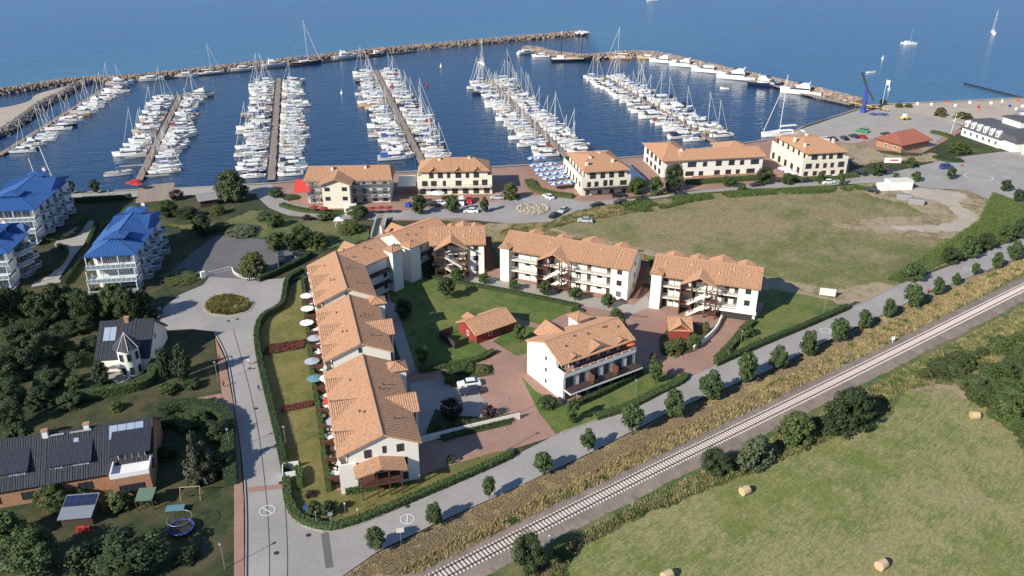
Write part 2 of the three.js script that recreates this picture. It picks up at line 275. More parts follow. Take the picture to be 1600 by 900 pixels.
const HARBOUR_ROAD = [[395, 290], [425, 291], [432, 305], [455, 318], [500, 327], [600, 333], [665, 326], [720, 322], [800, 312], [850, 304], [880, 306], [905, 316], [1000, 310], [1100, 297], [1200, 287], [1330, 276], [1400, 268], [1452, 256], [1480, 248], [1560, 238], [1640, 232], [1680, 300], [1600, 318], [1590, 325], [1600, 345], [1640, 360], [1640, 395], [1605, 385], [1580, 350], [1545, 312], [1510, 298], [1450, 294], [1400, 284], [1270, 291], [1100, 301], [935, 322], [880, 338], [860, 347], [800, 350], [755, 346], [720, 341], [600, 344], [500, 342], [450, 337], [420, 325], [402, 308]];
sheet('harbour_road', HARBOUR_ROAD, M.asphalt);
// homes and gardens on the near side
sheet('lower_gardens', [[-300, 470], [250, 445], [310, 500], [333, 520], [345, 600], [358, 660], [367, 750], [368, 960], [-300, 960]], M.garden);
sheet('courtyard', [[655, 748], [770, 712], [868, 682], [975, 643], [1072, 593], [1117, 573], [1200, 538], [1200, 475], [1020, 452], [790, 420], [640, 415], [600, 440], [612, 500], [632, 580], [650, 690]], M.paving);
sheet('gallery_walk', [[665, 428], [790, 436], [990, 478], [1010, 462], [1018, 480], [985, 492], [905, 478], [800, 456], [662, 432]], M.concrete);
sheet('courtyard_lawn', [[606, 450], [640, 436], [664, 433], [800, 460], [906, 482], [876, 494], [848, 509], [822, 502], [800, 494], [764, 532], [748, 538], [768, 552], [745, 564], [655, 580], [634, 560], [618, 500]], M.lawn);
sheet('path_lawn', [[770, 534], [796, 516], [822, 510], [850, 516], [838, 548], [808, 557]], M.lawn);
sheet('shadow_path', [[596, 466], [618, 476], [650, 578], [634, 588], [612, 520]], M.concrete);
sheet('car_bays', [[640, 600], [700, 590], [742, 604], [764, 640], [752, 660], [690, 690], [655, 690]], M.asphalt);
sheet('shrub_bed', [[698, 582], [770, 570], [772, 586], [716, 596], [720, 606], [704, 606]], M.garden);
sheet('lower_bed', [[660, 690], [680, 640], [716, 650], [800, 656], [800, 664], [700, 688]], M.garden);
sheet('block_lawn', [[815, 590], [836, 612], [878, 634], [930, 612], [990, 578], [1015, 576], [1070, 591], [1060, 600], [974, 641], [868, 679], [842, 645]], M.lawn);
sheet('shed_bed', [[1031, 545], [1030, 530], [1045, 512], [1052, 498], [1075, 502], [1112, 515], [1102, 528], [1085, 550], [1060, 557]], M.garden);
sheet('east_lawn', [[1118, 570], [1150, 535], [1180, 505], [1205, 452], [1300, 470], [1320, 485], [1200, 536]], M.lawn);
sheet('terrace_lawn', [[447, 452], [478, 432], [495, 480], [512, 600], [525, 765], [570, 772], [650, 745], [770, 708], [800, 704], [790, 714], [650, 780], [520, 829], [492, 825], [466, 813], [452, 790], [447, 745], [425, 640], [405, 560], [404, 520]], M.terrace, 0);
sheet('terrace_patios', [[480, 440], [496, 440], [512, 560], [530, 690], [540, 768], [526, 768], [508, 650], [490, 520]], M.paving);
sheet('street', [[380, 960], [384, 900], [384, 780], [376, 690], [368, 640], [354, 560], [334, 519], [300, 515], [262, 517], [250, 505], [256, 482], [280, 462], [318, 446], [330, 430], [362, 426], [388, 440], [440, 436], [480, 424], [482, 428], [455, 440], [447, 455], [443, 478], [412, 500], [402, 512], [398, 528], [402, 560], [422, 640], [444, 745], [448, 788], [462, 815], [492, 829], [520, 832], [560, 822], [650, 783], [775, 728], [866, 682], [973, 642], [1072, 593], [1117, 573], [1200, 538], [1325, 484], [1407, 445], [1475, 420], [1625, 360], [1660, 375], [1520, 432], [1450, 458], [1380, 492], [1300, 530], [1200, 580], [1162, 595], [1042, 647], [921, 709], [800, 766], [679, 820], [592, 862], [530, 905], [500, 960]], M.asphalt);
sheet('brick_footpath', [[336, 528], [352, 562], [366, 640], [374, 690], [381, 780], [382, 960], [366, 960], [366, 760], [357, 690], [346, 610]], M.paving);
sheet('garden_path', [[270, 630], [346, 616], [352, 642], [300, 650]], M.paving);
sheet('brick_crossing', [[384, 763], [447, 757], [448, 764], [384, 772]], M.paving);
sheet('asphalt_patch', [[502, 836], [513, 832], [521, 888], [509, 890]], M.dark_asphalt);
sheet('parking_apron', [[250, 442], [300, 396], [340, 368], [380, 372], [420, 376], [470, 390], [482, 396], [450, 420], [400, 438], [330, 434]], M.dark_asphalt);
sheet('park_lawn', [[250, 350], [330, 352], [400, 330], [440, 342], [560, 350], [575, 372], [480, 392], [420, 374], [330, 364]], M.green, 40);
sheet('white_path', [[50, 445], [80, 430], [108, 392], [85, 385], [90, 372], [140, 345], [148, 348], [132, 382], [118, 398], [92, 438], [110, 440], [50, 450]], M.concrete);
sheet('paved_terrace', [[165, 590], [195, 578], [215, 588], [185, 602]], M.concrete);
for (const [n, p] of [['roundabout_kerb', [[318, 480], [330, 465], [357, 460], [385, 465], [396, 477], [386, 489], [357, 495], [328, 491]]]]) struct(n, ribbon(curve(p, 40, 0, true).slice(0, -1), 0.35, 0, 0.26, true), M.concrete);
struct('roundabout_island', flat(curve([[318, 480], [330, 465], [357, 460], [385, 465], [396, 477], [386, 489], [357, 495], [328, 491]], 40, 0, true), 0.24), M.verge);
for (const k of [[[402, 560], [422, 640], [444, 745], [448, 788], [462, 815], [492, 829], [520, 832], [560, 822], [650, 783], [775, 728], [800, 716]], [[876, 678], [973, 642], [1072, 593]], [[1117, 573], [1200, 538], [1325, 484], [1407, 445]], [[384, 960], [384, 780], [376, 690], [368, 640], [354, 560], [334, 519]]])
  struct('kerb', ribbon(curve(k, 80), 0.18, 0, 0.36), M.concrete);
for (const k of [[[364, 515], [377, 560], [390, 610], [402, 665], [412, 740], [418, 800], [421, 865], [421, 920]], [[432, 700], [441, 745], [446, 800], [449, 860], [449, 920]]]) struct('road_joint', ribbon(curve(k, 60), 0.06, layer - 0.02, layer + 0.006), M.tar);
// painted rings and dashes
for (const [x, y, w, bar_] of [[418, 799.5, 25, 1], [636.5, 813, 23, 1], [1290, 518, 17, 0], [1529, 277.5, 40.7, 0], [1512, 421, 11, 0]]) {
  const c = G(x, y), r = w / 2 * mpp(x, y), g = [new THREE.RingGeometry(r - Math.max(0.14, r * 0.07), r, 40).rotateX(-Math.PI / 2)];
  if (bar_) g.push(new THREE.PlaneGeometry(0.16, r * 1.7).rotateX(-Math.PI / 2).rotateY(x < 500 ? 1.0 : 0.05));
  const m = struct('road_marking', merge(g), M.line); m.position.set(c.x, layer + 0.012, c.z);
}
for (const [x, y] of [[1590, 300], [1583, 290], [1572, 278], [1562, 268], [1553, 260]]) { const c = G(x, y), m = struct('road_marking', new THREE.PlaneGeometry(0.4, 2.4).rotateX(-Math.PI / 2).rotateY(0.5), M.line); m.position.set(c.x, layer + 0.012, c.z); }
for (const [x, y, w] of [[432, 866, 'on the street beside the dark repair strip'], [439, 756, 'on the brick crossing by the bin store'], [357, 503, 'below the roundabout, nearer the turret house'], [371, 500, 'below the roundabout, nearer the hedge'], [390, 577, 'near the people on the street'], [482, 838, 'at the hedge corner'], [400, 640, 'on the street halfway down the long hedge'], [637, 793, 'at the road kerb above the painted ring']]) { const c = G(x, y), m = part(scene, 'manhole_cover', cyl(0.36, 0.36, 0.01, 0, 0, 0, 16), M.dark); m.position.set(c.x, layer + 0.008, c.z); m.userData = { label: 'round dark manhole cover ' + w, category: 'manhole cover', group: 'manhole covers in the street' }; }

// ---------------------------------------------------------------- railway
{
  const P = curve([[640, 925], [720, 884], [1011, 740], [1114, 690], [1350, 574], [1600, 449], [1760, 372]], 700, 0.5), n = P.length;
  const t = thing('railway_track', 'single railway track with pale concrete sleepers on a gravel bed', 'railway');
  const pos = [], uv = [], prof = [[-3.7, -0.5], [-1.9, 0], [1.8, 0], [3.5, -0.5]];
  const side = P.map((p, i) => { const a = P[Math.max(0, i - 1)], b = P[Math.min(n - 1, i + 1)], d = b.clone().sub(a).normalize(); return V(-d.z, 0, d.x); });
  for (let i = 1; i < n; i++) for (let k = 1; k < prof.length; k++) {
    const at = (j, q) => { const [o, y] = prof[q], w = o + (q === 0 || q === 3 ? 1.6 * (fbm(P[j].x / 20 + q, P[j].z / 20, 7, 3) - 0.5) : 0); return V(P[j].x + side[j].x * w, 0.5 + y, P[j].z + side[j].z * w); };
    for (const p of [at(i - 1, k - 1), at(i - 1, k), at(i, k), at(i - 1, k - 1), at(i, k), at(i, k - 1)]) { pos.push(p.x, p.y, p.z); uv.push(p.x, p.z); }
  }
  part(t, 'ballast', tris(pos, uv), M.ballast);
  for (const s of [-0.75, 0.75]) part(t, 'rail', ribbon(P.map((p, i) => p.clone().addScaledVector(side[i], s)), 0.13, 0.5, 0.74), M.rust);
  const len = new THREE.CatmullRomCurve3(P), total = len.getLength(), cnt = Math.floor(total / 0.62), sg = box(2.5, 0.16, 0.27), rest = [];
  const all = len.getSpacedPoints(cnt);
  for (let i = 1; i < cnt; i++) {
    const p = all[i], d = all[i + 1].clone().sub(all[i - 1]), ry = Math.atan2(d.x, d.z);
    if (i > 20 && i < 318) { const m = part(t, 'sleeper', sg, M.sleeper); m.position.set(p.x, 0.54, p.z); m.rotation.y = ry; } else rest.push(sg.clone().rotateY(ry).translate(p.x, 0.54, p.z));
  }
  part(t, 'far_sleepers', merge(rest), M.sleeper).userData.kind = 'stuff';
  const c = G(1394, 537), mk = part(scene, 'kilometre_post', merge([cyl(0.06, 0.06, 1), box(0.7, 0.8, 0.08, 0, 1.3, 0)]), M.white); mk.position.copy(c); mk.userData = { label: 'small white signboard on a post beside the railway track', category: 'sign' };
  const c2 = G(859, 850), m2 = part(scene, 'signal_post', merge([cyl(0.05, 0.05, 1.2), box(0.5, 0.7, 0.06, 0, 1.4, 0)]), M.white); m2.position.copy(c2); m2.userData = { label: 'small white plate on a post by the round bush at the track', category: 'sign' };
}
const PILE = cyl(0.24, 0.24, 2.6 + 0.2, 0, 0, 0, 7);
// ---------------------------------------------------------------- breakwaters
const rockGeo = (() => { const g = new THREE.IcosahedronGeometry(1, 0), p = g.attributes.position, key = new Map(); for (let i = 0; i < p.count; i++) { const k = [p.getX(i), p.getY(i), p.getZ(i)].map((v) => v.toFixed(2)).join(); if (!key.has(k)) key.set(k, rnd(0.72, 1.15)); const s = key.get(k); p.setXYZ(i, p.getX(i) * s, p.getY(i) * s * 0.8, p.getZ(i) * s); } g.computeVertexNormals(); return g; })();
function rubble(parent, pts, width, crest, per, tone, size) {
  const c = new THREE.CatmullRomCurve3(pts, false, 'centripetal'), n = Math.floor(c.getLength() * per), im = new THREE.InstancedMesh(rockGeo, M.stone, n), m = new THREE.Matrix4(), q = new THREE.Quaternion(), P = c.getSpacedPoints(400);
  for (let i = 0; i < n; i++) {
    const k = rnd(399), a = P[Math.floor(k)], b = P[Math.floor(k) + 1], d = b.clone().sub(a), t = k % 1, w = (rnd() + rnd() - 1) * width / 2 * 1.25, len = Math.hypot(d.x, d.z) || 1;
    const y = SEA - 0.3 + (crest - SEA) * Math.max(0, 1 - Math.pow(Math.abs(w) / (width / 2), 2.2)), s = rnd(0.6, 1.25) * size;
    q.setFromEuler(new THREE.Euler(rnd(6.3), rnd(6.3), rnd(6.3)));
    im.setMatrixAt(i, m.compose(V(a.x + d.x * t - d.z / len * w, y, a.z + d.z * t + d.x / len * w), q, V(s, s * rnd(0.7, 1), s)));
    const v = rnd(0.5, 1.25), h = rnd(-0.02, 0.04); im.setColorAt(i, rgb(tone[0] * v + h, tone[1] * v, tone[2] * v - h * 0.5));
  }
  im.name = 'boulders'; im.userData.kind = 'stuff'; im.castShadow = im.receiveShadow = true; parent.add(im); return im;
}
function core(parent, pts, width, crest) { part(parent, 'rubble_core', ribbon(pts, width * 0.62, -4, crest - 0.9), M.ballast); }
{
  let p = curve([[-70, 154], [0, 146], [120, 129], [210, 124], [400, 103], [600, 81], [800, 63], [915, 53]], 80, SEA), t = thing('north_breakwater', 'long curving boulder breakwater running out behind the piers', 'breakwater');
  core(t, p, 11, 1.4); rubble(t, p, 11, 1.4, 11, [0.26, 0.215, 0.185], 0.95);
  const tip = G(913, 53, 0), cap = part(t, 'pale_head', merge([0, 1, 2, 3, 4, 5, 6].map((i) => rockGeo.clone().scale(1.7, 1.5, 1.6).rotateY(i).translate(tip.x - 6 + i * 1.4, 0.6 + (i % 3) * 0.4, tip.z + (i % 2) * 2.5))), M.offwhite);
  p = curve([[816, 79], [835, 80], [870, 88], [920, 92], [980, 87], [1020, 88], [1070, 98], [1150, 117], [1280, 147], [1345, 164]], 80, SEA); t = thing('east_breakwater', 'boulder breakwater curving from the quay crane round the harbour mouth', 'breakwater');
  core(t, p, 10, 1.7); rubble(t, p, 10, 1.7, 12, [0.30, 0.245, 0.215], 0.95);
  p = curve([[150, 127], [128, 132], [100, 148], [70, 163], [40, 185], [5, 208], [-40, 228]], 40, SEA); t = thing('spit_embankment', 'grey boulder bank between the sand spit and the first pier', 'embankment');
  core(t, p, 8, 0.8); rubble(t, p, 8, 0.8, 9, [0.17, 0.165, 0.165], 0.9);
  struct('sand_spit', flat(curve([[-60, 176], [10, 167], [45, 158], [56, 148], [90, 138], [130, 129], [128, 133], [95, 152], [60, 171], [20, 198], [-50, 232]], 60, SEA + 0.5, true), SEA + 0.5), M.sand);
  p = line([[1506, 131], [1598, 154]], SEA); t = thing('timber_groyne', 'dark straight timber groyne reaching out from the beach', 'groyne');
  for (let i = 0; i <= 60; i++) { const a = p[0].clone().lerp(p[1], i / 60); part(t, 'pile', PILE, M.dark).position.set(a.x, -3.1, a.z); }
}
// ---------------------------------------------------------------- building kit
const cache = new Map();
const cached = (k, f) => { if (!cache.has(k)) cache.set(k, f()); return cache.get(k); };
// a window on a face: local x,z and turn say where the face is; frame proud of the wall, panes behind it
function windowAt(o, x, y, z, turn, w, h, cols = 2, frame = M.white, name = 'window', glass = M.glass) {
  const t = 0.09, fg = cached(`f${w},${h},${cols}`, () => {
    const g = [slabBox(-w / 2, w / 2, 0, t, 0, 0.07), slabBox(-w / 2, w / 2, h - t, h, 0, 0.07), slabBox(-w / 2, -w / 2 + t, t, h - t, 0, 0.07), slabBox(w / 2 - t, w / 2, t, h - t, 0, 0.07)];
    for (let i = 1; i < cols; i++) g.push(slabBox(-w / 2 + w * i / cols - t / 2, -w / 2 + w * i / cols + t / 2, t, h - t, 0, 0.065)); return merge(g);
  });
  const f = part(o, name, fg, frame); f.position.set(x, y, z); f.rotation.y = turn;
  const pw = (w - t * (cols + 1)) / cols, pg = cached(`p${pw.toFixed(3)},${h}`, () => slabBox(-pw / 2, pw / 2, t, h - t, 0, 0.03));
  for (let i = 0; i < cols; i++) part(f, 'pane', pg, glass).position.x = -w / 2 + t + pw / 2 + i * (pw + t);
  return f;
}
const doorAt = (o, x, y, z, turn, w = 1, h = 2.1, mat = M.darkwood) => { const d = part(o, 'door', cached(`d${w},${h}`, () => slabBox(-w / 2, w / 2, 0, h, 0, 0.06)), mat); d.position.set(x, y, z); d.rotation.y = turn; part(d, 'handle', cached('dh', () => box(0.05, 0.05, 0.08, 0.35, 1.05, 0.08)), M.metal); return d; };
// gabled body: ridge along local x (y = ridge), z = 0 under the ridge; eaves at z = -zl (height hl) and z = zr (height hr)
function gable(o, L, zl, zr, hl, hr, ridge, { wall = M.plaster, tile = M.tile, over = 0.6, end = 0.45, insetL = 0, insetR = 0, noWallEnd = 0 } = {}) {
  const sl = (ridge - hl) / zl, sr = (ridge - hr) / zr, T = 0.26, wl = zl - insetL, wr = zr - insetR;
  const s = new THREE.Shape(); s.moveTo(-wr, -0.3); s.lineTo(wl, -0.3); s.lineTo(wl, ridge - sl * wl - T - 0.02); s.lineTo(0, ridge - T - 0.02); s.lineTo(-wr, ridge - sr * wr - T - 0.02); s.closePath();
  const g = metric(new THREE.ExtrudeGeometry(s, { depth: L, bevelEnabled: false }).rotateY(Math.PI / 2));
  part(o, 'wall', g, wall);
  const x0 = -end, x1 = L + end, zl2 = -(zl + over), zr2 = zr + over;
  const R = part(o, 'roof', merge([
    tilePlate([V(x0, ridge - sr * zr2, zr2), V(x1, ridge - sr * zr2, zr2), V(x1, ridge, 0.002), V(x0, ridge, 0.002)], T),
    tilePlate([V(x1, ridge + sl * zl2, zl2), V(x0, ridge + sl * zl2, zl2), V(x0, ridge, -0.002), V(x1, ridge, -0.002)], T)]), tile);
  part(R, 'ridge_cap', metric(new THREE.CylinderGeometry(0.16, 0.16, x1 - x0, 7).rotateZ(Math.PI / 2).translate((x0 + x1) / 2, ridge - 0.02, 0)), tile);
  o.slope = { ridge, sl, sr, zl, zr, tile, L };
  return R;
}
// cross gable on side s (+1 front, -1 back): ridge height h2 at its face zf, half width w, eaves h1
function cross(o, xc, w, s, zf, h1, h2, { tile = M.tile, wall = M.plaster, face = true, drop = 0 } = {}) {
  const { ridge, sl, sr } = o.slope, k = s > 0 ? sr : sl, zb = (h) => Math.max(-0.1, (ridge - h) / k) - 0.15, T = 0.2, f = (v) => V(v.x, v.y, v.z * s);
  const q = (a) => { const c = a.map(f); return tilePlate(s > 0 ? c : c.reverse(), T); };
  const zf2 = zf + 0.4;
  const list = [q([V(xc - w, h1, zb(h1)), V(xc - w, h1, zf2), V(xc, h2, zf2), V(xc, h2, zb(h2))]), q([V(xc + w, h1, zf2), V(xc + w, h1, zb(h1)), V(xc, h2, zb(h2)), V(xc, h2, zf2)])];
  const R = part(o, 'cross_gable_roof', merge(list), tile);
  for (const e of [-1, 1]) part(R, 'hip_line', bar(f(V(xc + e * w, h1 + 0.02, zb(h1) + 0.1)), f(V(xc, h2 + 0.02, zb(h2))), 0.07), tile);
  if (face) {
    const sh = new THREE.Shape(); sh.moveTo(-w + 0.35, h1 - drop); sh.lineTo(w - 0.35, h1 - drop); sh.lineTo(w - 0.35, h1 + 0.02); sh.lineTo(0, h2 - 0.28); sh.lineTo(-w + 0.35, h1 + 0.02); sh.closePath();
    const g = metric(new THREE.ExtrudeGeometry(sh, { depth: 0.25, bevelEnabled: false }).translate(xc, 0, zf - 0.27)); if (s < 0) { g.scale(1, 1, -1); }
    part(o, 'gable_wall', g, wall);
  }
  return R;
}
function hipRoof(parent, x0, x1, z0, z1, he, rise, inset, tile, T = 0.2, name = 'roof') {   // ridge along x; inset 0.5*depth = pyramid when square
  const zc = (z0 + z1) / 2, h = he + rise, A = V(x0, he, z1), B = V(x1, he, z1), C = V(x1, he, z0), D = V(x0, he, z0), P = V(x0 + inset, h, zc), Q = V(x1 - inset, h, zc);
  const one = Math.abs(Q.x - P.x) < 0.05, f = [one ? [A, B, P] : [A, B, Q, P], [B, C, Q], one ? [C, D, Q] : [C, D, P, Q], [D, A, P]];
  const R = part(parent, name, merge(f.map((c) => tilePlate(c, T))), tile);
  for (const [a, b] of [[A, P], [B, Q], [C, Q], [D, P]]) part(R, 'hip_line', bar(a.clone().add(V(0, 0.04, 0)), b.clone().add(V(0, 0.04, 0)), 0.09), tile);
  if (!one) part(R, 'ridge_cap', bar(P.clone().add(V(0, 0.04, 0)), Q.clone().add(V(0, 0.04, 0)), 0.1), tile);
  return R;
}
function tower(o, x, z, w, d, h, tile = M.tile) {
  const t = part(o, 'stair_tower', slabBox(x - w / 2, x + w / 2, -0.3, h, z - d / 2, z + d / 2), M.plaster);
  hipRoof(t, x - w / 2 - 0.4, x + w / 2 + 0.4, z - d / 2 - 0.4, z + d / 2 + 0.4, h, Math.min(w, d) * 0.3, (w + 0.8) / 2, tile, 0.18, 'tower_roof'); return t;
}
function chimney(parent, x, y, z, mat = M.plaster) { const c = part(parent, 'chimney', slabBox(x - 0.4, x + 0.4, y - 1, y + 0.9, z - 0.35, z + 0.35), mat); part(c, 'cap', slabBox(x - 0.5, x + 0.5, y + 0.95, y + 1.06, z - 0.45, z + 0.45), M.tile); }
function vents(R, list, o) { for (const [x, z] of list) { const { ridge, sl, sr } = o.slope; part(R, 'roof_vent', cached('vent', () => cyl(0.11, 0.11, 0.5, 0, 0, 0, 7)), M.timber).position.set(x, ridge - (z > 0 ? sr * z : -sl * z), z); } }
function railing(o, a, b, y, mat = M.darkwood, posts = true, h = 1) {
  const g = [bar(V(a[0], y + h, a[1]), V(b[0], y + h, b[1]), 0.045), bar(V(a[0], y + h * 0.55, a[1]), V(b[0], y + h * 0.55, b[1]), 0.03), bar(V(a[0], y + 0.15, a[1]), V(b[0], y + 0.15, b[1]), 0.03)], n = Math.max(1, Math.round(Math.hypot(a[0] - b[0], a[1] - b[1]) / 1.6));
  if (posts) for (let i = 0; i <= n; i++) { const x = a[0] + (b[0] - a[0]) * i / n, z = a[1] + (b[1] - a[1]) * i / n; g.push(bar(V(x, y, z), V(x, y + h, z), 0.04)); }
  return part(o, 'railing', merge(g), mat);
}
const yaw = (a, b) => Math.atan2(-(b.z - a.z), b.x - a.x);
// ---------------------------------------------------------------- terraced row with stepped tiled roofs (left of the courtyard)
function terrace(label, r0, r1, ridge, { zl = 6.6, zr = 5.4, porch = false, towerAt = null, left = true, dorm = true, right = true, ext = 0, drop = [2.6, 2.4] }) {
  const a = G(...r0, ridge), b = G(...r1, ridge), L = Math.hypot(b.x - a.x, b.z - a.z) + ext, o = thing('terraced_house', label, 'house', V(a.x, 0, a.z), yaw(a, b), 'apartment terraces with orange tile roofs');
  const hl = ridge - drop[0], hr = ridge - drop[1], R = gable(o, L, zl, zr, hl, hr, ridge, { insetL: 1.1 });
  vents(R, [[L * 0.3, -2], [L * 0.33, -2.7], [L * 0.62, 2.2], [L * 0.2, 2.6], [L * 0.75, -3.1], [L * 0.55, 1.4]], o);
  if (dorm) for (const [k, w] of [[0.17, 2.1], [0.5, 3.2], [0.83, 2.1]]) cross(o, L * k, w, -1, zl + 0.1, hl - 0.05, hl + 0.5 * w, { face: true, drop: 1.2 });
  if (right) cross(o, L * 0.45, 3.1, 1, zr + 1.5, hr - 0.25, ridge - 0.75, { drop: hr });
  if (towerAt) tower(o, towerAt[0], towerAt[1], 3, 3, hr + 0.5);
  if (left) {                                                        // garden side: two balcony floors with capped parapet piers
    for (const [y, dz] of [[hl - 2.7, 0.3]]) {
      const z = -zl - dz; part(o, 'balcony_slab', slabBox(0, L, y - 0.25, y, z - 0.15, -zl + 1.1), M.plaster);
      const par = part(o, 'parapet', slabBox(0, L, y, y + 0.75, z - 0.2, z), M.plaster), n = Math.round(L / 2.1);
      for (let i = 0; i <= n; i++) { const p = part(par, 'parapet_pier', cached('pier', () => slabBox(-0.3, 0.3, 0, 0.3, -0.3, 0.3)), i % 2 ? M.tile : M.plaster); p.position.set(0.3 + (L - 0.6) * i / n, y + 0.75, z - 0.1); }
      part(o, 'lower_wall', slabBox(0, L, -0.3, y - 0.25, z + 0.1, -zl + 1.12), M.plaster);
      for (let i = 0; i < 5; i++) part(o, 'dividing_wall', slabBox(L * (i + 0.5) / 5 - 0.12, L * (i + 0.5) / 5 + 0.12, 0, 1.8, z - 2.4, z + 0.1), M.timber);
    }
    for (let i = 0; i < 9; i++) { windowAt(o, L * (i + 0.5) / 9, hl - 2.6, -zl + 1.08, Math.PI, 1.5, 2.1, 2, M.darkwood, 'balcony_door'); windowAt(o, L * (i + 0.5) / 9, 0.3, -zl - 0.22, Math.PI, 1.6, 2.1, 2, M.darkwood, 'patio_door'); }
  }
  for (let i = 0; i < 6; i++) for (let f = 0; f < 2; f++) if (Math.abs((i + 0.5) / 6 - 0.45) * L > 3.4) windowAt(o, L * (i + 0.5) / 6, 1 + f * 3, zr + 0.01, 0, 1.1, 1.3, 2, M.darkwood);
  if (porch) {                                                       // near gable end
    for (const [z, y, w, h] of [[-2.6, 6.1, 1.1, 1.5], [2.5, 6.3, 1.1, 1.4], [3.1, 3.6, 0.9, 1.4], [3.1, 0.7, 0.9, 1.4], [-2.9, 0.6, 1.2, 1.2]]) windowAt(o, -0.02, y, z, -Math.PI / 2, w, h, 2, M.dark);
    windowAt(o, -0.02, 6.5, 0, -Math.PI / 2, 0.55, 1.3, 1, M.dark);
    part(o, 'corner_terrace_wall', slabBox(-0.3, 0.02, -0.3, 5.7, -zl - 0.5, -zl + 2.2), M.plaster);
    const P = part(o, 'porch_balcony', slabBox(-2.8, 0, 2.55, 2.8, -4.2, 2.2), M.timber);
    for (const z of [-4.1, -1.7, 0.2, 2.1]) part(P, 'post', slabBox(-2.8, -2.62, -0.2, 5.2, z - 0.09, z + 0.09), M.timber);
    for (let i = 0; i < 4; i++) part(P, 'balustrade_rail', slabBox(-2.8, -2.74, 2.95 + i * 0.25, 3.02 + i * 0.25, -4.2, 2.2), M.timber);
    part(o, 'porch_roof', merge([tilePlate([V(-3.4, 4.9, -5), V(-3.4, 5.9, -0.9), V(0, 5.9, -0.9), V(0, 4.9, -5)].reverse(), 0.2), tilePlate([V(-3.4, 5.9, -0.9), V(-3.4, 4.95, 3), V(0, 4.95, 3), V(0, 5.9, -0.9)].reverse(), 0.2)]), M.tile);
    for (const z of [-3, -1, 1]) windowAt(o, -0.02, 2.85, z, -Math.PI / 2, 1.3, 2, 2, M.white, 'patio_door');
    for (const z of [-0.6, 1.2]) windowAt(o, -0.02, 0.1, z, -Math.PI / 2, 1.3, 2, 2, M.white, 'patio_door');
    part(o, 'terrace_slab', slabBox(-3, 0, -0.3, 0.16, -4.4, 2.6), M.concrete);
  } else windowAt(o, -0.02, ridge - 2.1, -0.2, -Math.PI / 2, 0.6, 0.9, 1, M.dark);
  return o;
}
terrace('nearest terrace section with a porch on its white gable wall', [598, 677], [567, 555], 10.2, { porch: true, towerAt: [22.5, 5.6], zl: 6.7 });
terrace('middle terrace section between two white stepped gable walls', [563, 535], [546, 466], 11.2, { towerAt: [20.5, 5.6], zl: 6.4, ext: 1.5 });
terrace('upper terrace section beside the roundabout, joining the angled wing', [542, 449], [524, 393], 12, { zl: 6.2, right: false });
{
  const o = terrace('angled end wing of the terrace with a white stair tower', [527, 396], [590, 371], 11.9, { zl: 5.2, zr: 5.2, left: false, dorm: false, right: false });
  const L = o.slope.L; tower(o, L - 0.6, 5.6, 3, 3, 10.6); cross(o, L * 0.6, 2.6, -1, 6, 9.2, 11, { drop: 2 });
  for (let f = 1; f < 3; f++) { part(o, 'gallery_slab', slabBox(3, L - 2, f * 3.1 - 0.2, f * 3.1, 5.2, 6.8), M.darkwood); railing(o, [3, 6.8], [L - 2, 6.8], f * 3.1); }
}
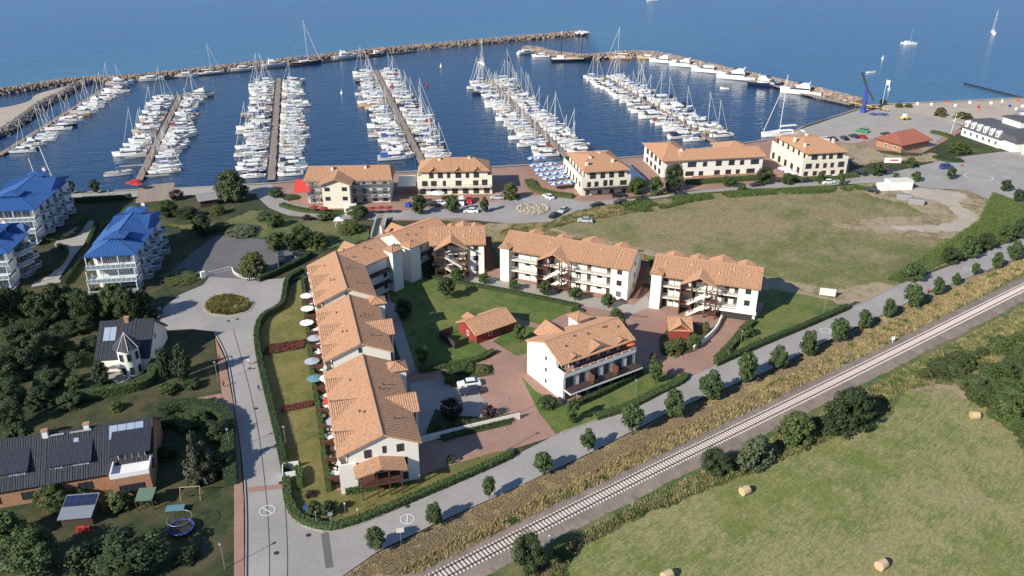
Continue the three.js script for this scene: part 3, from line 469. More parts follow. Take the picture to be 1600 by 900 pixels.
// ---------------------------------------------------------------- gallery blocks behind the courtyard
function galleryBlock(label, pa, pb, { storeys = 3, D = 11.5, xc = 0.45, towerL = true, ridgeUp = 2.4, left = false, ground = 0, rise = 1 } = {}) {
  const a = G(...pa), b = G(...pb), L = Math.hypot(b.x - a.x, b.z - a.z), o = thing('gallery_block', label, 'apartment block', V(a.x, 0, a.z), yaw(a, b), 'white gallery apartment blocks');
  const S = 2.85, top = ground + storeys * S, ridge = top + ridgeUp, half = D / 2, zr = half + 0.1;   // ridge runs at z = -half
  // body set back behind the open galleries
  const sh = new THREE.Shape(), k = ridgeUp / zr; sh.moveTo(-(half - 1.7), -0.3); sh.lineTo(half, -0.3); sh.lineTo(half, top - 0.3); sh.lineTo(0, ridge - 0.3); sh.lineTo(-(half - 1.7), ridge - k * (half - 1.7) - 0.3); sh.closePath();
  part(o, 'wall', metric(new THREE.ExtrudeGeometry(sh, { depth: L, bevelEnabled: false }).rotateY(Math.PI / 2).translate(0, 0, -half)), M.plaster);
  const x0 = -0.5, x1 = L + 0.5, e = 0.6, z = (v) => v - half, R = part(o, 'roof', merge([
    tilePlate([V(x0, top - k * e, z(zr + e)), V(x1, top - k * e, z(zr + e)), V(x1, ridge, z(0.002)), V(x0, ridge, z(0.002))], 0.26),
    tilePlate([V(x1, top - k * e, z(-zr - e)), V(x0, top - k * e, z(-zr - e)), V(x0, ridge, z(-0.002)), V(x1, ridge, z(-0.002))], 0.26)]), M.tile);
  part(R, 'ridge_cap', metric(new THREE.CylinderGeometry(0.16, 0.16, x1 - x0, 7).rotateZ(Math.PI / 2).translate((x0 + x1) / 2, ridge - 0.02, -half)), M.tile);
  for (const [u, v] of [[0.1, 0.5], [0.35, 0.35], [0.62, 0.6], [0.75, 0.3], [0.9, 0.5]]) part(R, 'roof_vent', cached('vent', () => cyl(0.11, 0.11, 0.5, 0, 0, 0, 7)), M.offwhite).position.set(L * u, ridge - k * zr * v, z(zr * v));
  o.slope = { ridge, sl: k, sr: k, L };
  const shift = (f) => { const before = o.children.length; f(); for (const c of o.children.slice(before)) c.position.z -= half; };
  const X = L * xc, pw = 4.3;
  shift(() => { for (const [u, w, d] of [[0.14, 2, 1.15], [0.38, 2, 1.2], [0.62, 3.2, 0.7], [0.85, 2, 1.15]]) cross(o, L * u, w, -1, zr + 0.4, ridge - d - 0.45 * w, ridge - d, { face: false });
    cross(o, X, pw, 1, zr + 1.9, top - 0.8, top + 1.45, { face: false }); });
  const tx = towerL ? 2.3 : 0, rx = L - 4.2;
  part(o, 'end_bay', slabBox(rx, L, -0.3, top - 0.25, -1.75, 0), M.plaster);
  if (towerL) tower(o, 1.0, -0.3, 2.3, 2.6, top + 0.4);
  for (let f = 0; f < storeys; f++) {
    const y = ground + f * S;
    if (f) { part(o, 'gallery_slab', slabBox(tx, rx, y - 0.18, y, -1.72, 0.1), M.offwhite); part(o, 'gallery_edge', slabBox(tx, rx, y - 0.05, y + 0.12, 0.1, 0.2), M.plaster); railing(o, [tx + 0.1, 0.1], [X - pw, 0.1], y + 0.05, M.metal); railing(o, [X + pw, 0.1], [rx - 0.1, 0.1], y + 0.05, M.metal); }
    windowAt(o, rx + 2.1, y + 0.9, 0.01, 0, 1.2, 1.3, 2, M.dark, 'window', f === 0 ? M.glass_pale : M.glass);
    const left_ = [0.16, 0.36, 0.62, 0.86], span = X - pw - tx, r2 = rx - X - pw;
    for (const t of [0.12, 0.5, 0.86]) (t === 0.12 ? doorAt(o, tx + span * t, y, -1.68, 0) : windowAt(o, tx + span * t, y + 1.2, -1.68, 0, 1.2, 0.9, 2, M.dark));
    for (const [t, d] of [[0.1, 0], [0.38, 1], [0.66, 0], [0.9, 1]]) (d ? doorAt(o, X + pw + r2 * t, y, -1.68, 0) : windowAt(o, X + pw + r2 * t, y + 1.2, -1.68, 0, 1.2, 0.9, 2, M.dark));
    doorAt(o, X - 1.5, y, -1.68, 0); windowAt(o, X + 1.2, y + 1.2, -1.68, 0, 1.2, 0.9, 2, M.dark);
    for (const dx of [0.02, 0.98]) part(o, 'downpipe', cached('dp' + S, () => bar(V(0, 0, 0), V(0, S, 0), 0.06)), M.metal).position.set(tx + span * (dx === 0.02 ? 0.6 : 0.98), y, -1.62);
  }
  // timber stair cage under the front gable
  const st = part(o, 'stair_frame', merge([-pw + 0.3, -1.6, 1.6, pw - 0.3].flatMap((dx) => [slabBox(X + dx - 0.14, X + dx + 0.14, -0.3, top - 0.6, 1.7, 1.98), slabBox(X + dx - 0.12, X + dx + 0.12, -0.3, top - 0.4, 0.2, 0.44)]).concat([slabBox(X - pw + 0.16, X - pw + 0.4, -0.3, top - 1, -1.6, 2)])), M.timber);
  for (let f = 1; f < storeys; f++) {
    const y = ground + f * S;
    part(st, 'landing', merge([slabBox(X - pw, X - 1.5, y - 0.16, y, 0.2, 2), slabBox(X + 1.5, X + pw, y - S / 2 - 0.16, y - S / 2, 0.2, 2)]), M.timber);
    for (const [xa, ya, xb, yb, zc] of [[X - 1.6 * rise, y - S, X + 1.7 * rise, y, 1.7]]) { part(st, 'stringer', merge([beam(V(xa - 0.8 * rise, ya, zc + 0.25), V(xb, yb, zc + 0.25), 0.08, 0.55), beam(V(xa - 0.8 * rise, ya, zc - 0.9), V(xb, yb, zc - 0.9), 0.08, 0.55)]), M.offwhite); for (let i = 1; i < 10; i++) part(st, 'tread', cached('tread', () => box(0.34, 0.06, 1.1)), M.offwhite).position.set(xa - 0.8 * rise + (xb - xa + 0.8 * rise) * i / 10, ya + (yb - ya) * i / 10, zc - 0.33); }
    railing(st, [X - pw + 0.2, 1.9], [X - 1.5, 1.9], y, M.timber); railing(st, [X + 1.5, 1.9], [X + pw - 0.2, 1.9], y, M.timber);
  }
  // end wall: small round-headed lights, outside stair on the right
  for (const y of [1.2, 4, 6.8]) windowAt(o, L + 0.02, y, -half, Math.PI / 2, 0.7, 1.1, 1, M.dark);
  windowAt(o, L + 0.02, top + 0.3, -half, Math.PI / 2, 0.6, 0.9, 1, M.dark);
  if (left) { part(o, 'side_stair', merge([beam(V(L + 1.4, 0.2, -2), V(L + 1.4, 5.6, -9.5), 1.6, 0.25), slabBox(L + 0.6, L + 2.2, 5.4, 5.6, -11.5, -9), ...[-2.6, -5, -7.6, -10].map((zz) => slabBox(L + 2.1, L + 2.25, -0.3, 6 - (zz + 10) * 0.6, zz, zz + 0.15))]), M.timber); }
  return o;
}
galleryBlock('long gallery block with stair gable, between the bent block and the block over the garage', [785, 436], [979, 471], { xc: 0.44, left: true });
{
  const c = galleryBlock('gallery apartment block above the sunken garage entrance by the small red hut', [1016, 479], [1178, 503], { xc: 0.46 });
  const L = c.slope.L;
  part(c, 'garage_door', slabBox(L - 8.5, L - 0.6, -0.28, 1.9, 0.02, 0.12), M.dark); part(c, 'garage_canopy', slabBox(L - 9, L + 0.2, 2.0, 2.5, 0, 0.8), M.plaster);
}
{
  const a = galleryBlock('right wing of the bent gallery block with a stair gable', [676, 430], [757, 428], { xc: 0.38, towerL: false, left: true, D: 10.5, rise: -1 });
  const r0 = G(613, 364, 11), r1 = G(672, 343, 11), L = Math.hypot(r1.x - r0.x, r1.z - r0.z) + 2, o = thing('gallery_wing', 'left wing of the bent block with a white gable and tall stair tower', 'apartment block', V(r0.x, 0, r0.z), yaw(r0, r1), 'white gallery apartment blocks');
  const R = gable(o, L, 5.6, 5.4, 8.7, 8.6, 11, {}); vents(R, [[3, 2], [5, 3], [8, 1.6]], o);
  tower(o, 0.6, 6.0, 3.2, 3.2, 9.4); cross(o, 5, 2.6, -1, 6, 9, 10.8, { drop: 2 });
  chimney(R, 0.5, 10.6, -4.6); windowAt(o, -0.02, 7.6, 0.6, -Math.PI / 2, 0.6, 0.9, 1, M.dark);
  part(o, 'rear_balcony', slabBox(-0.2, 2.2, 5.2, 6.2, -7.2, -5.5), M.plaster);
  for (let f = 1; f < 3; f++) { part(o, 'gallery_slab', slabBox(2.4, L, f * 2.9 - 0.2, f * 2.9, 5.4, 6.8), M.darkwood); railing(o, [2.4, 6.8], [L - 1, 6.8], f * 2.9); for (const x of [4, 7]) windowAt(o, x, f * 2.9 + 0.9, 5.42, 0, 1.2, 1.2, 2, M.white); }
}
// ---------------------------------------------------------------- freestanding block with balconies
{
  const a = G(880, 628), b = G(991, 586), L = Math.hypot(b.x - a.x, b.z - a.z), D = 12, half = 6, o = thing('balcony_block', 'freestanding white block with a blank gable wall and three floors of balconies', 'apartment block', V(a.x, 0, a.z).add(V(0, 0, 0)), yaw(a, b));
  const ridge = 10.2, g = new THREE.Group(); const before = () => o.children.length;
  const R = gable(o, L, 6, 5.2, 7.7, 7.9, ridge, { insetR: 1.6, over: 0.45, end: 0.3 }); vents(R, [[3, 2.4], [6, 1], [9, 1.5], [13, 1.2], [13.6, 1.2], [16, 2]], o);
  for (const [x, w] of [[3.3, 1.5], [9, 2.8], [14.6, 1.5]]) cross(o, x, w, 1, 4.9, 7.95, 7.95 + 0.44 * w, { drop: 0.9 });
  cross(o, 6, 3, -1, 8, 7.4, 9.4, { drop: 7 }); tower(o, L - 4.5, -6.5, 3, 3, 9);
  part(o, 'lower_front', slabBox(0, L, -0.3, 5.2, 3.5, 5.9), M.plaster);
  part(o, 'roof_terrace', slabBox(0, L, 5.2, 5.3, 3.5, 5.9), M.paving);
  part(o, 'parapet', merge([slabBox(0, L, 5.2, 6.2, 5.9, 6.1), slabBox(0, 0.2, 5.2, 6.3, 3.6, 5.9), slabBox(L - 0.2, L, 5.2, 6.3, 3.6, 5.9)]), M.plaster);
  for (let i = 0; i < 9; i++) part(o, 'parapet_cap', slabBox(L * i / 9 + 0.3, L * (i + 1) / 9 - 0.3, 6.2, 6.34, 5.84, 6.16), M.tile);
  for (let i = 0; i < 7; i++) windowAt(o, L * (i + 0.5) / 7, 5.35, 3.62, 0, 1.8, 2.1, 2, M.white, 'terrace_door');
  part(o, 'balcony_deck', slabBox(0.2, L + 0.2, 2.6, 2.72, 5.95, 8), M.darkwood); part(o, 'deck_edge', merge([slabBox(0.2, L + 0.2, 2.42, 2.7, 8, 8.1), slabBox(0.1, 0.2, 2.42, 2.7, 6, 8)]), M.white);
  for (let i = 1; i < 3; i++) part(o, 'dividing_wall', slabBox(L * i / 3 - 0.12, L * i / 3 + 0.12, 2.72, 4.7, 6.1, 7.9), M.timber);
  railing(o, [0.3, 7.9], [L, 7.9], 2.7, M.darkwood);
  for (let i = 0; i < 6; i++) { windowAt(o, L * (i + 0.5) / 6, 2.75, 5.92, 0, i % 2 ? 1.3 : 1.9, 2.1, 2, M.dark, 'balcony_door'); windowAt(o, L * (i + 0.5) / 6, 0.1, 5.92, 0, 1.9, 2.1, 2, M.dark, 'patio_door'); part(o, 'deck_post', slabBox(L * (i + 0.5) / 6 - 0.06, L * (i + 0.5) / 6 + 0.06, -0.2, 2.6, 7.8, 7.92), M.darkwood); }
  part(o, 'patio', slabBox(0, L, -0.3, 0.1, 5.95, 8.3), M.concrete);
  for (const y of [1.3, 3.8, 6.3]) windowAt(o, -0.02, y, 0.4, -Math.PI / 2, 0.5, 0.75, 1, M.dark);
  // stand the block so that its front wall line passes through the two surveyed corners
  const d = V(0, 0, -6.1).applyAxisAngle(V(0, 1, 0), o.rotation.y); o.position.add(d);
}
// red timber sheds
function shed(label, pa, pb, D, wallH, ridge, extra) {
  const a = G(...pa), b = G(...pb), L = Math.hypot(b.x - a.x, b.z - a.z), o = thing('timber_shed', label, 'shed', V(a.x, 0, a.z), yaw(a, b), 'red wooden sheds with tile roofs');
  gable(o, L, D / 2, D / 2, wallH, wallH, ridge, { wall: M.redwood, over: 0.5, end: 0.5 }); o.position.add(V(0, 0, -D / 2).applyAxisAngle(V(0, 1, 0), o.rotation.y)); extra(o, L, D); return o;
}
shed('large red timber shed with a fenced bin yard on the courtyard lawn', [745, 538], [803, 517], 7, 2.6, 4.3, (o, L, D) => {
  windowAt(o, L * 0.35, 1, D / 2 + 0.01, 0, 0.9, 0.9, 1, M.white); windowAt(o, -0.02, 0.8, 0.3, -Math.PI / 2, 0.8, 1.2, 2, M.white); doorAt(o, L * 0.7, 0, D / 2 + 0.01, 0); cross(o, 3, 1.6, -1, 4, 2.9, 3.7, { wall: M.redwood, drop: 2.6 });
  for (const [x, z, w, d] of [[-3.4, 2.6, 0.12, 0], [-3.4, -3.4, 0.12, 0]]) for (let i = 0; i < 12; i++) part(o, 'fence_board', cached('fb', () => box(0.28, 1.9, 0.06, 0, 0.95, 0)), M.darkwood).position.set(x - 1.5 + i * 0.3, 0, z);
  for (let i = 0; i < 19; i++) { const p = part(o, 'fence_board', cached('fb', () => 0), M.darkwood); p.position.set(-4.95, 0, -3.2 + i * 0.31); p.rotation.y = Math.PI / 2; }
});
shed('small red hut with a white window beside the garage ramp', [1046, 529], [1078, 530], 5, 2.4, 4.0, (o, L, D) => { windowAt(o, L * 0.45, 0.9, D / 2 + 0.01, 0, 1.1, 0.8, 2, M.white, 'window', M.offwhite); cross(o, L * 0.5, L * 0.54, 1, D / 2 + 0.2, 2.2, 3.95, { wall: M.redwood, drop: 2.2 }); });
// ---------------------------------------------------------------- harbour-front houses
function harbourHouse(name, label, pa, pb, D, he, rise, spec = {}) {
  const a = G(...pa), b = G(...pb), L = Math.hypot(b.x - a.x, b.z - a.z), o = thing(name, label, spec.category || 'house', V(a.x, 0, a.z), yaw(a, b), spec.group);
  const wall = spec.wall || M.cream, tile = spec.tile || M.tile, up = spec.setback || 0, h1 = spec.h1 || he;
  part(o, 'wall', slabBox(0, L, -0.3, h1, -D, 0), wall);
  if (up) { part(o, 'upper_wall', slabBox(up * 0.9, L - up * 0.9, h1, he, -D + up, -0.03), wall); for (const [x0, x1, z0, z1] of [[0, 0.25, -D, 0], [L - 0.25, L, -D, 0], [0.25, up, -0.25, -0.01], [L - up, L - 0.25, -0.25, -0.01]]) part(o, 'parapet', slabBox(x0, x1, h1, h1 + 0.9, z0, z1), wall); }
  const e = 0.9, ux = up * 0.9, R = hipRoof(o, ux - e, L - ux + e, -D + up - e, e, he, rise, spec.inset ?? Math.min(D, L) * 0.42, tile);
  for (const [u, v] of spec.chimneys || [[0.3, 0.35], [0.7, 0.4]]) chimney(R, L * u, he + rise * (1 - Math.abs(v - 0.5)) * 0.9, -D * v, wall);
  for (const [y, list] of spec.front || []) for (const [u, w, h, c] of list) windowAt(o, L * u, y, 0.0, 0, w, h, c || 2, spec.frame || M.dark);
  for (const [y, list] of spec.side || []) for (const [v, w, h] of list) windowAt(o, -0.01 + (y > h1 - 0.5 ? ux : 0), y, -D * v, -Math.PI / 2, w, h, 2, spec.frame || M.dark);
  if (spec.extra) spec.extra(o, L, D, R);
  return o;
}
const row = (n, w, h) => Array.from({ length: n }, (_, i) => [(i + 0.5) / n, w, h]);
const HG = 'hotels and restaurants along the harbour quay';
harbourHouse('scaffolded_house', 'scaffolded harbour house with a red tarpaulin at its end', [482, 318], [611, 316], 11, 7.4, 3, { group: HG, inset: 1.2, wall: M.offwhite, front: [[0.4, row(8, 1.4, 1.9)], [3.2, row(8, 1.2, 1.4)], [5.8, row(8, 1.1, 1.1)]], extra: (o, L) => {
  const x = L * 0.38; part(o, 'front_bay', slabBox(x - 4.2, x + 4.2, -0.3, 7.6, 0, 5), M.cream);
  const zr = 5; part(o, 'bay_roof', merge([plate([V(x - 5, 7.5, 6), V(x, 9.3, 6), V(x, 9.3, -6), V(x - 5, 7.5, -6)].reverse(), 0.2).translate(0, 0.1, 0), plate([V(x, 9.3, 6), V(x + 5, 7.5, 6), V(x + 5, 7.5, -6), V(x, 9.3, -6)].reverse(), 0.2).translate(0, 0.1, 0)]), M.tile);
  const sh = new THREE.Shape(); sh.moveTo(-4.2, 0); sh.lineTo(4.2, 0); sh.lineTo(0, 1.5); sh.closePath(); part(o, 'bay_gable', metric(new THREE.ExtrudeGeometry(sh, { depth: 0.3, bevelEnabled: false }).translate(x, 7.6, 4.7)), M.cream);
  for (const y of [2.6, 5.6]) for (const d of [-2.6, 2.6]) windowAt(o, x + d, y, 5.02, 0, 1.5, 1.2, 2, M.dark);
  const g = [], gg = (x0, x1, z) => { for (let u = x0; u <= x1 + 0.01; u += (x1 - x0) / 4) g.push(bar(V(u, 0, z), V(u, 8, z), 0.07), bar(V(u, 0, z - 1.2), V(u, 8, z - 1.2), 0.07)); for (const y of [2.1, 4.2, 6.3]) g.push(slabBox(x0, x1, y, y + 0.08, z - 1.2, z), bar(V(x0, y + 1, z), V(x1, y + 1, z), 0.06)); };
  gg(x + 4.6, L, 1.6); gg(0.5, x - 4.6, 1.6); part(o, 'scaffold', merge(g), M.metal);
  part(o, 'red_tarpaulin', merge([plate([V(-3.6, 4.4, 2.2), V(1.4, 4.4, 2.2), V(1.4, 7.4, -1.5), V(-3.6, 7.4, -1.5)], 0.08)]), M.red);
  part(o, 'white_container', slabBox(x + 3, x + 6.4, 0, 2.6, 8, 11), M.white);
} });
harbourHouse('harbour_hotel', 'cream harbour house with a hipped roof behind the red van and street trees', [653, 305], [769, 303], 12, 7.9, 2.9, { group: HG, h1: 5.4, setback: 1.6, front: [[0.3, row(7, 1.8, 2)], [3, [[0.1, 1.8, 1.7], [0.22, 1.8, 1.7], [0.36, 1, 1.7], [0.55, 1.9, 1.7], [0.78, 1.7, 1.7], [0.9, 1.8, 1.9]]], [5.6, [[0.19, 1.4, 1.8], [0.31, 1.6, 1.8], [0.42, 1, 1.8], [0.55, 1.8, 1.8], [0.67, 1.1, 1.6], [0.79, 1.7, 1.8]]]], extra: (o, L) => { part(o, 'balcony', slabBox(0.5, L - 0.5, 2.6, 2.75, 0.02, 1.4), M.offwhite); railing(o, [0.5, 1.35], [L - 0.5, 1.35], 2.7, M.darkwood);
  for (const u of [0.22, 0.55, 0.8]) { const R = o.children.find((c) => c.name === 'roof'); part(R, 'dormer_gable', merge([plate([V(L * u - 1.3, 7.85, 1.1), V(L * u, 8.9, 1.1), V(L * u, 8.9, -2.4), V(L * u - 1.3, 8.0, -0.6)].reverse(), 0.14), plate([V(L * u, 8.9, 1.1), V(L * u + 1.3, 7.85, 1.1), V(L * u + 1.3, 8.0, -0.6), V(L * u, 8.9, -2.4)].reverse(), 0.14)]), M.tile); } } });
harbourHouse('harbour_hotel', 'cream harbour house beside the terrace of blue parasols', [908, 306], [984, 301], 23, 8, 2.4, { group: HG, h1: 5.3, setback: 1.5, inset: 5, chimneys: [[0.15, 0.15], [0.3, 0.35], [0.55, 0.5], [0.7, 0.2]], front: [[0.2, row(4, 1.4, 2)], [2.9, [[0.15, 1.2, 1.6], [0.3, 1.3, 1.6], [0.48, 1.3, 1.9], [0.6, 1.2, 1.9], [0.85, 2.2, 1.5]]], [5.5, [[0.22, 1.9, 2], [0.42, 1.5, 1.9], [0.6, 1.5, 1.9], [0.8, 1.9, 1.9]]]], side: [[2.4, row(6, 1.3, 1.9)], [5.6, row(6, 1.3, 1.8)]], extra: (o, L) => { part(o, 'canopy', slabBox(0.5, L + 0.5, 2.3, 2.5, 0.02, 2.2), M.dark); railing(o, [0.5, 2.1], [L + 0.5, 2.1], 2.5, M.darkwood); part(o, 'white_awning', plate([V(L + 1, 2.8, -4), V(L + 7, 2.6, -4), V(L + 5, 4.4, -17), V(L - 0.5, 4.4, -17)], 0.1), M.white); } });
harbourHouse('harbour_hall', 'long white L-shaped harbour building with ivy on its wall', [1064, 278], [1189, 272], 9, 6.4, 2.4, { group: HG, wall: M.plaster, inset: 1.5, chimneys: [[0.02, 0.4]], front: [[0.6, [[0.1, 3, 1.6], [0.24, 1.6, 1.5], [0.44, 2, 1.6], [0.58, 2, 1.6], [0.7, 1.4, 1.5], [0.86, 3, 1.6]]], [3.7, [[0.12, 3, 1.7], [0.28, 1.5, 1.6], [0.45, 2.1, 1.8], [0.61, 2.1, 1.8], [0.74, 1.5, 1.6], [0.9, 3, 1.7]]]], extra: (o, L) => {
  part(o, 'rear_wing', slabBox(-6.5, 4.4, -0.3, 6.4, -22, -1.5), M.plaster); const W = new THREE.Group();
  const R = hipRoof(o, -7.4, 5.2, -23, 0.9, 6.38, 2.7, 6.2, M.tile, 0.2, 'wing_roof'); part(o, 'rear_wing', slabBox(L - 11, L - 1, -0.3, 6.4, -18, -9.02), M.plaster); hipRoof(o, L - 12, L, -19, -4, 6.36, 2.6, 5.9, M.tile, 0.2, 'wing_roof');
  for (const y of [0.5, 3.6]) for (let i = 0; i < 4; i++) windowAt(o, -6.52, y, -4 - i * 4.6, -Math.PI / 2, 2.4, 1.9, 2, M.darkwood);
  part(o, 'plinth', slabBox(4, L + 0.3, -0.2, 0.5, 0.02, 0.6), M.brick);
} });
harbourHouse('harbour_hotel', 'cream harbour hotel next to the big boatyard, with tall side terrace', [1251, 276], [1321, 272], 23, 8.2, 2.4, { group: HG, h1: 5.6, setback: 1.5, inset: 5.2, chimneys: [[0.15, 0.2], [0.1, 0.45], [0.55, 0.7], [0.85, 0.3]], front: [[0.2, row(5, 1.5, 1.5)], [2.7, [[0.14, 2.2, 1.8], [0.33, 1.2, 1.7], [0.5, 1.3, 1.7], [0.66, 1.2, 1.7], [0.86, 2.3, 1.9]]], [5.8, [[0.24, 2.2, 1.8], [0.45, 1.3, 1.7], [0.6, 1.4, 1.7], [0.8, 2.1, 1.8]]]], side: [[0.4, row(5, 1.8, 2.3)], [5.8, row(6, 1.3, 1.7)]] });
harbourHouse('brick_pavilion', 'brick pavilion with a red hipped roof next to the boatyard', [1407, 239], [1450, 230], 11, 3, 3.4, { wall: M.brick, tile: M.tile_red, category: 'pavilion', inset: 4, chimneys: [], frame: M.white, front: [[0.8, [[0.2, 1.5, 1.2], [0.45, 1.5, 1.2], [0.85, 1.4, 1.9]]]], side: [[0.9, [[0.25, 1.3, 1.2], [0.6, 1.3, 1.2]]]] });
{
  const a = G(1501, 211), b = G(1560, 232), c = G(1580, 229), L = Math.hypot(b.x - a.x, b.z - a.z), o = thing('beach_hotel', 'white beach hotel with a dark mansard roof and arched dormers', 'hotel', V(a.x, 0, a.z), yaw(a, b));
  part(o, 'wall', slabBox(0, L, -0.3, 3.4, -13, 0), M.white);
  part(o, 'mansard_roof', merge([plate([V(-0.4, 3.3, 0.5), V(L + 0.4, 3.3, 0.5), V(L - 0.8, 6.6, -1.4), V(0.8, 6.6, -1.4)], 0.15), plate([V(L + 0.4, 3.3, 0.5), V(L + 0.4, 3.3, -13.4), V(L - 0.8, 6.6, -12), V(L - 0.8, 6.6, -1.4)], 0.15), plate([V(-0.4, 3.3, -13.4), V(-0.4, 3.3, 0.5), V(0.8, 6.6, -1.4), V(0.8, 6.6, -12)], 0.15), slabBox(0.7, L - 0.7, 6.4, 6.62, -12.2, -1.3)]), M.slate);
  for (let i = 0; i < 6; i++) { const x = L * (i + 0.6) / 6.2, d = part(o, 'dormer', merge([slabBox(x - 0.75, x + 0.75, 3.9, 5.7, -1.2, 0.25), new THREE.CylinderGeometry(0.75, 0.75, 1.4, 12, 1, false, -Math.PI / 2, Math.PI).rotateX(-Math.PI / 2).translate(x, 5.7, -0.45)].map(metric)), M.white); windowAt(o, x, 4.2, 0.27, 0, 0.9, 1.3, 2, M.white); windowAt(o, x, 0.9, 0.01, 0, 1.3, 1.5, 2, M.white); }
  part(o, 'corner_wing', slabBox(L, L + 6, -0.3, 3.4, -10, -1), M.white); part(o, 'wing_roof', slabBox(L - 0.7, L + 6.4, 3.4, 5.8, -10, -0.8), M.slate); part(o, 'side_wing', slabBox(L + 8, L + 20, -0.3, 4.2, -14, -3), M.white);
  hipRoof(o, L + 7.5, L + 21, -15, -2.4, 4.2, 2.6, 5.5, M.slate, 0.2, 'wing_roof');
  const t = part(o, 'lookout', slabBox(L * 0.42, L * 0.42 + 9, 6.5, 9, -17, -10), M.white); part(t, 'lookout_roof', slabBox(L * 0.42 - 0.4, L * 0.42 + 9.4, 9, 9.5, -17.4, -9.6), M.slate);
  const t2 = part(o, 'pavilion_tower', cyl(2.6, 2.6, 9.8, L * 0.42, 0, -19, 8), M.white); part(t2, 'tower_roof', cyl(3, 2.4, 0.9, L * 0.42, 9.8, -19, 8), M.metal);
}
// ---------------------------------------------------------------- blue-roofed villas
function villa(label, fl, fr, h, D, rise = 2.3) {
  const a = G(...fl, h), b = G(...fr, h), L = Math.hypot(b.x - a.x, b.z - a.z), o = thing('blue_roofed_villa', label, 'villa', V(a.x, 0, a.z), yaw(a, b), 'white villas with blue roofs');
  const W = std({ color: rgb(0.62, 0.66, 0.68), roughness: 0.6 });
  part(o, 'wall', slabBox(1.4, L - 1.4, -0.3, h - 0.1, -D + 1.4, -2.4), M.plaster);
  hipRoof(o, 0, L, -13.5, 0, h, rise, 6.4, M.tile_blue); hipRoof(o, 0.8, L - 0.8, -D, -13.5, h + 0.05, rise * 0.92, 0.7, M.tile_blue, 0.2, 'rear_roof');
  { const zc = -D / 2 - 6; const R = part(o, 'long_roof', merge([tilePlate([V(L + 0.2, h + 0.1, -8), V(L + 0.2, h + 0.1, -D + 6), V(L / 2, h + rise + 0.4, -D + 6), V(L / 2, h + rise + 0.4, -8)], 0.2), tilePlate([V(-0.2, h + 0.1, -D + 6), V(-0.2, h + 0.1, -8), V(L / 2, h + rise + 0.4, -8), V(L / 2, h + rise + 0.4, -D + 6)], 0.2)]), M.tile_blue); part(R, 'ridge_cap', bar(V(L / 2, h + rise + 0.42, -8), V(L / 2, h + rise + 0.42, -D + 6), 0.12), M.tile_blue); }
  for (const z of [-8, -D + 5]) { const t = part(o, 'roof_turret', slabBox(L / 2 - 1.6, L / 2 + 1.6, h + 1, h + rise + 0.15, z - 1.6, z + 1.6), M.plaster); hipRoof(t, L / 2 - 2.6, L / 2 + 2.6, z - 2.6, z + 2.6, h + rise + 0.1, 0.9, 2.59, M.tile_blue, 0.15, 'turret_roof'); }
  chimney(o, L / 2 + 1.5, h + rise + 0.5, -D + 3, M.white);
  const S = 2.9, n = Math.floor(h / S + 0.3);
  for (let f = 0; f < n; f++) {
    const y = h - S * (n - f), out = 1.6 - (f === n - 1 ? 1.0 : 0) + (n - 1 - f) * 0.5;
    const bal = part(o, 'balcony', slabBox(0.4, L - 0.4, y - 0.2, y, -2.4, out), W); part(bal, 'balustrade', merge([slabBox(0.4, L - 0.4, y + 0.1, y + 0.85, out - 0.05, out), slabBox(0.4, 0.45, y + 0.1, y + 0.85, -2.4, out - 0.06), slabBox(L - 0.45, L - 0.4, y + 0.1, y + 0.85, -2.4, out - 0.06)]), M.glassrail);
    const posts = []; for (let i = 0; i <= 10; i++) posts.push(slabBox(0.4 + (L - 0.9) * i / 10, 0.5 + (L - 0.9) * i / 10, y, y + 1, out, out + 0.06)); posts.push(slabBox(0.4, L - 0.4, y + 0.9, y + 1, out + 0.06, out + 0.12)); part(bal, 'rail_posts', merge(posts), M.white);
    for (let i = 0; i < 5; i++) windowAt(o, 2.4 + (L - 4.8) * (i + 0.5) / 5, y + 0.1, -2.38, 0, 2, 2.2, 2, M.white, 'window', M.glass_pale);
    for (let k = 0; k < 4; k++) {                                      // bays and rounded balconies down the long right side
      const z = -7 - k * (D - 10) / 4, sb = part(o, 'side_balcony', cyl(1.8, 1.8, 0.18, L - 0.9 + (k % 2) * 0.6, y - 0.18, z, 12), W);
      const ring = new THREE.CylinderGeometry(1.8, 1.8, 0.8, 12, 1, true, 0, Math.PI).translate(L - 0.9 + (k % 2) * 0.6, y + 0.5, z); part(sb, 'curved_rail', ring, M.glassrail); part(sb, 'top_rail', metric(new THREE.TorusGeometry(1.8, 0.05, 5, 16, Math.PI).rotateX(Math.PI / 2).rotateY(Math.PI / 2).translate(L - 0.9 + (k % 2) * 0.6, y + 0.97, z)), M.white);
      windowAt(o, L - 1.38, y + 0.1, z, Math.PI / 2, 1.9, 2.1, 2, M.white);
    }
    for (const x of [0.6, L * 0.35, L * 0.65, L - 0.6]) part(o, 'column', cached('vc', () => cyl(0.13, 0.13, S, 0, 0, 0, 8)), M.white).position.set(x, y, out - 0.35);
  }
  return o;
}
villa('blue-roofed villa nearest the dark parking area', [129, 403], [213, 398], 8.8, 31);
villa('blue-roofed villa closest to the harbour promenade', [-46, 333], [55, 328], 9.6, 31);
villa('blue-roofed villa cut off by the picture edge', [-82, 402], [13, 396], 8.8, 17);
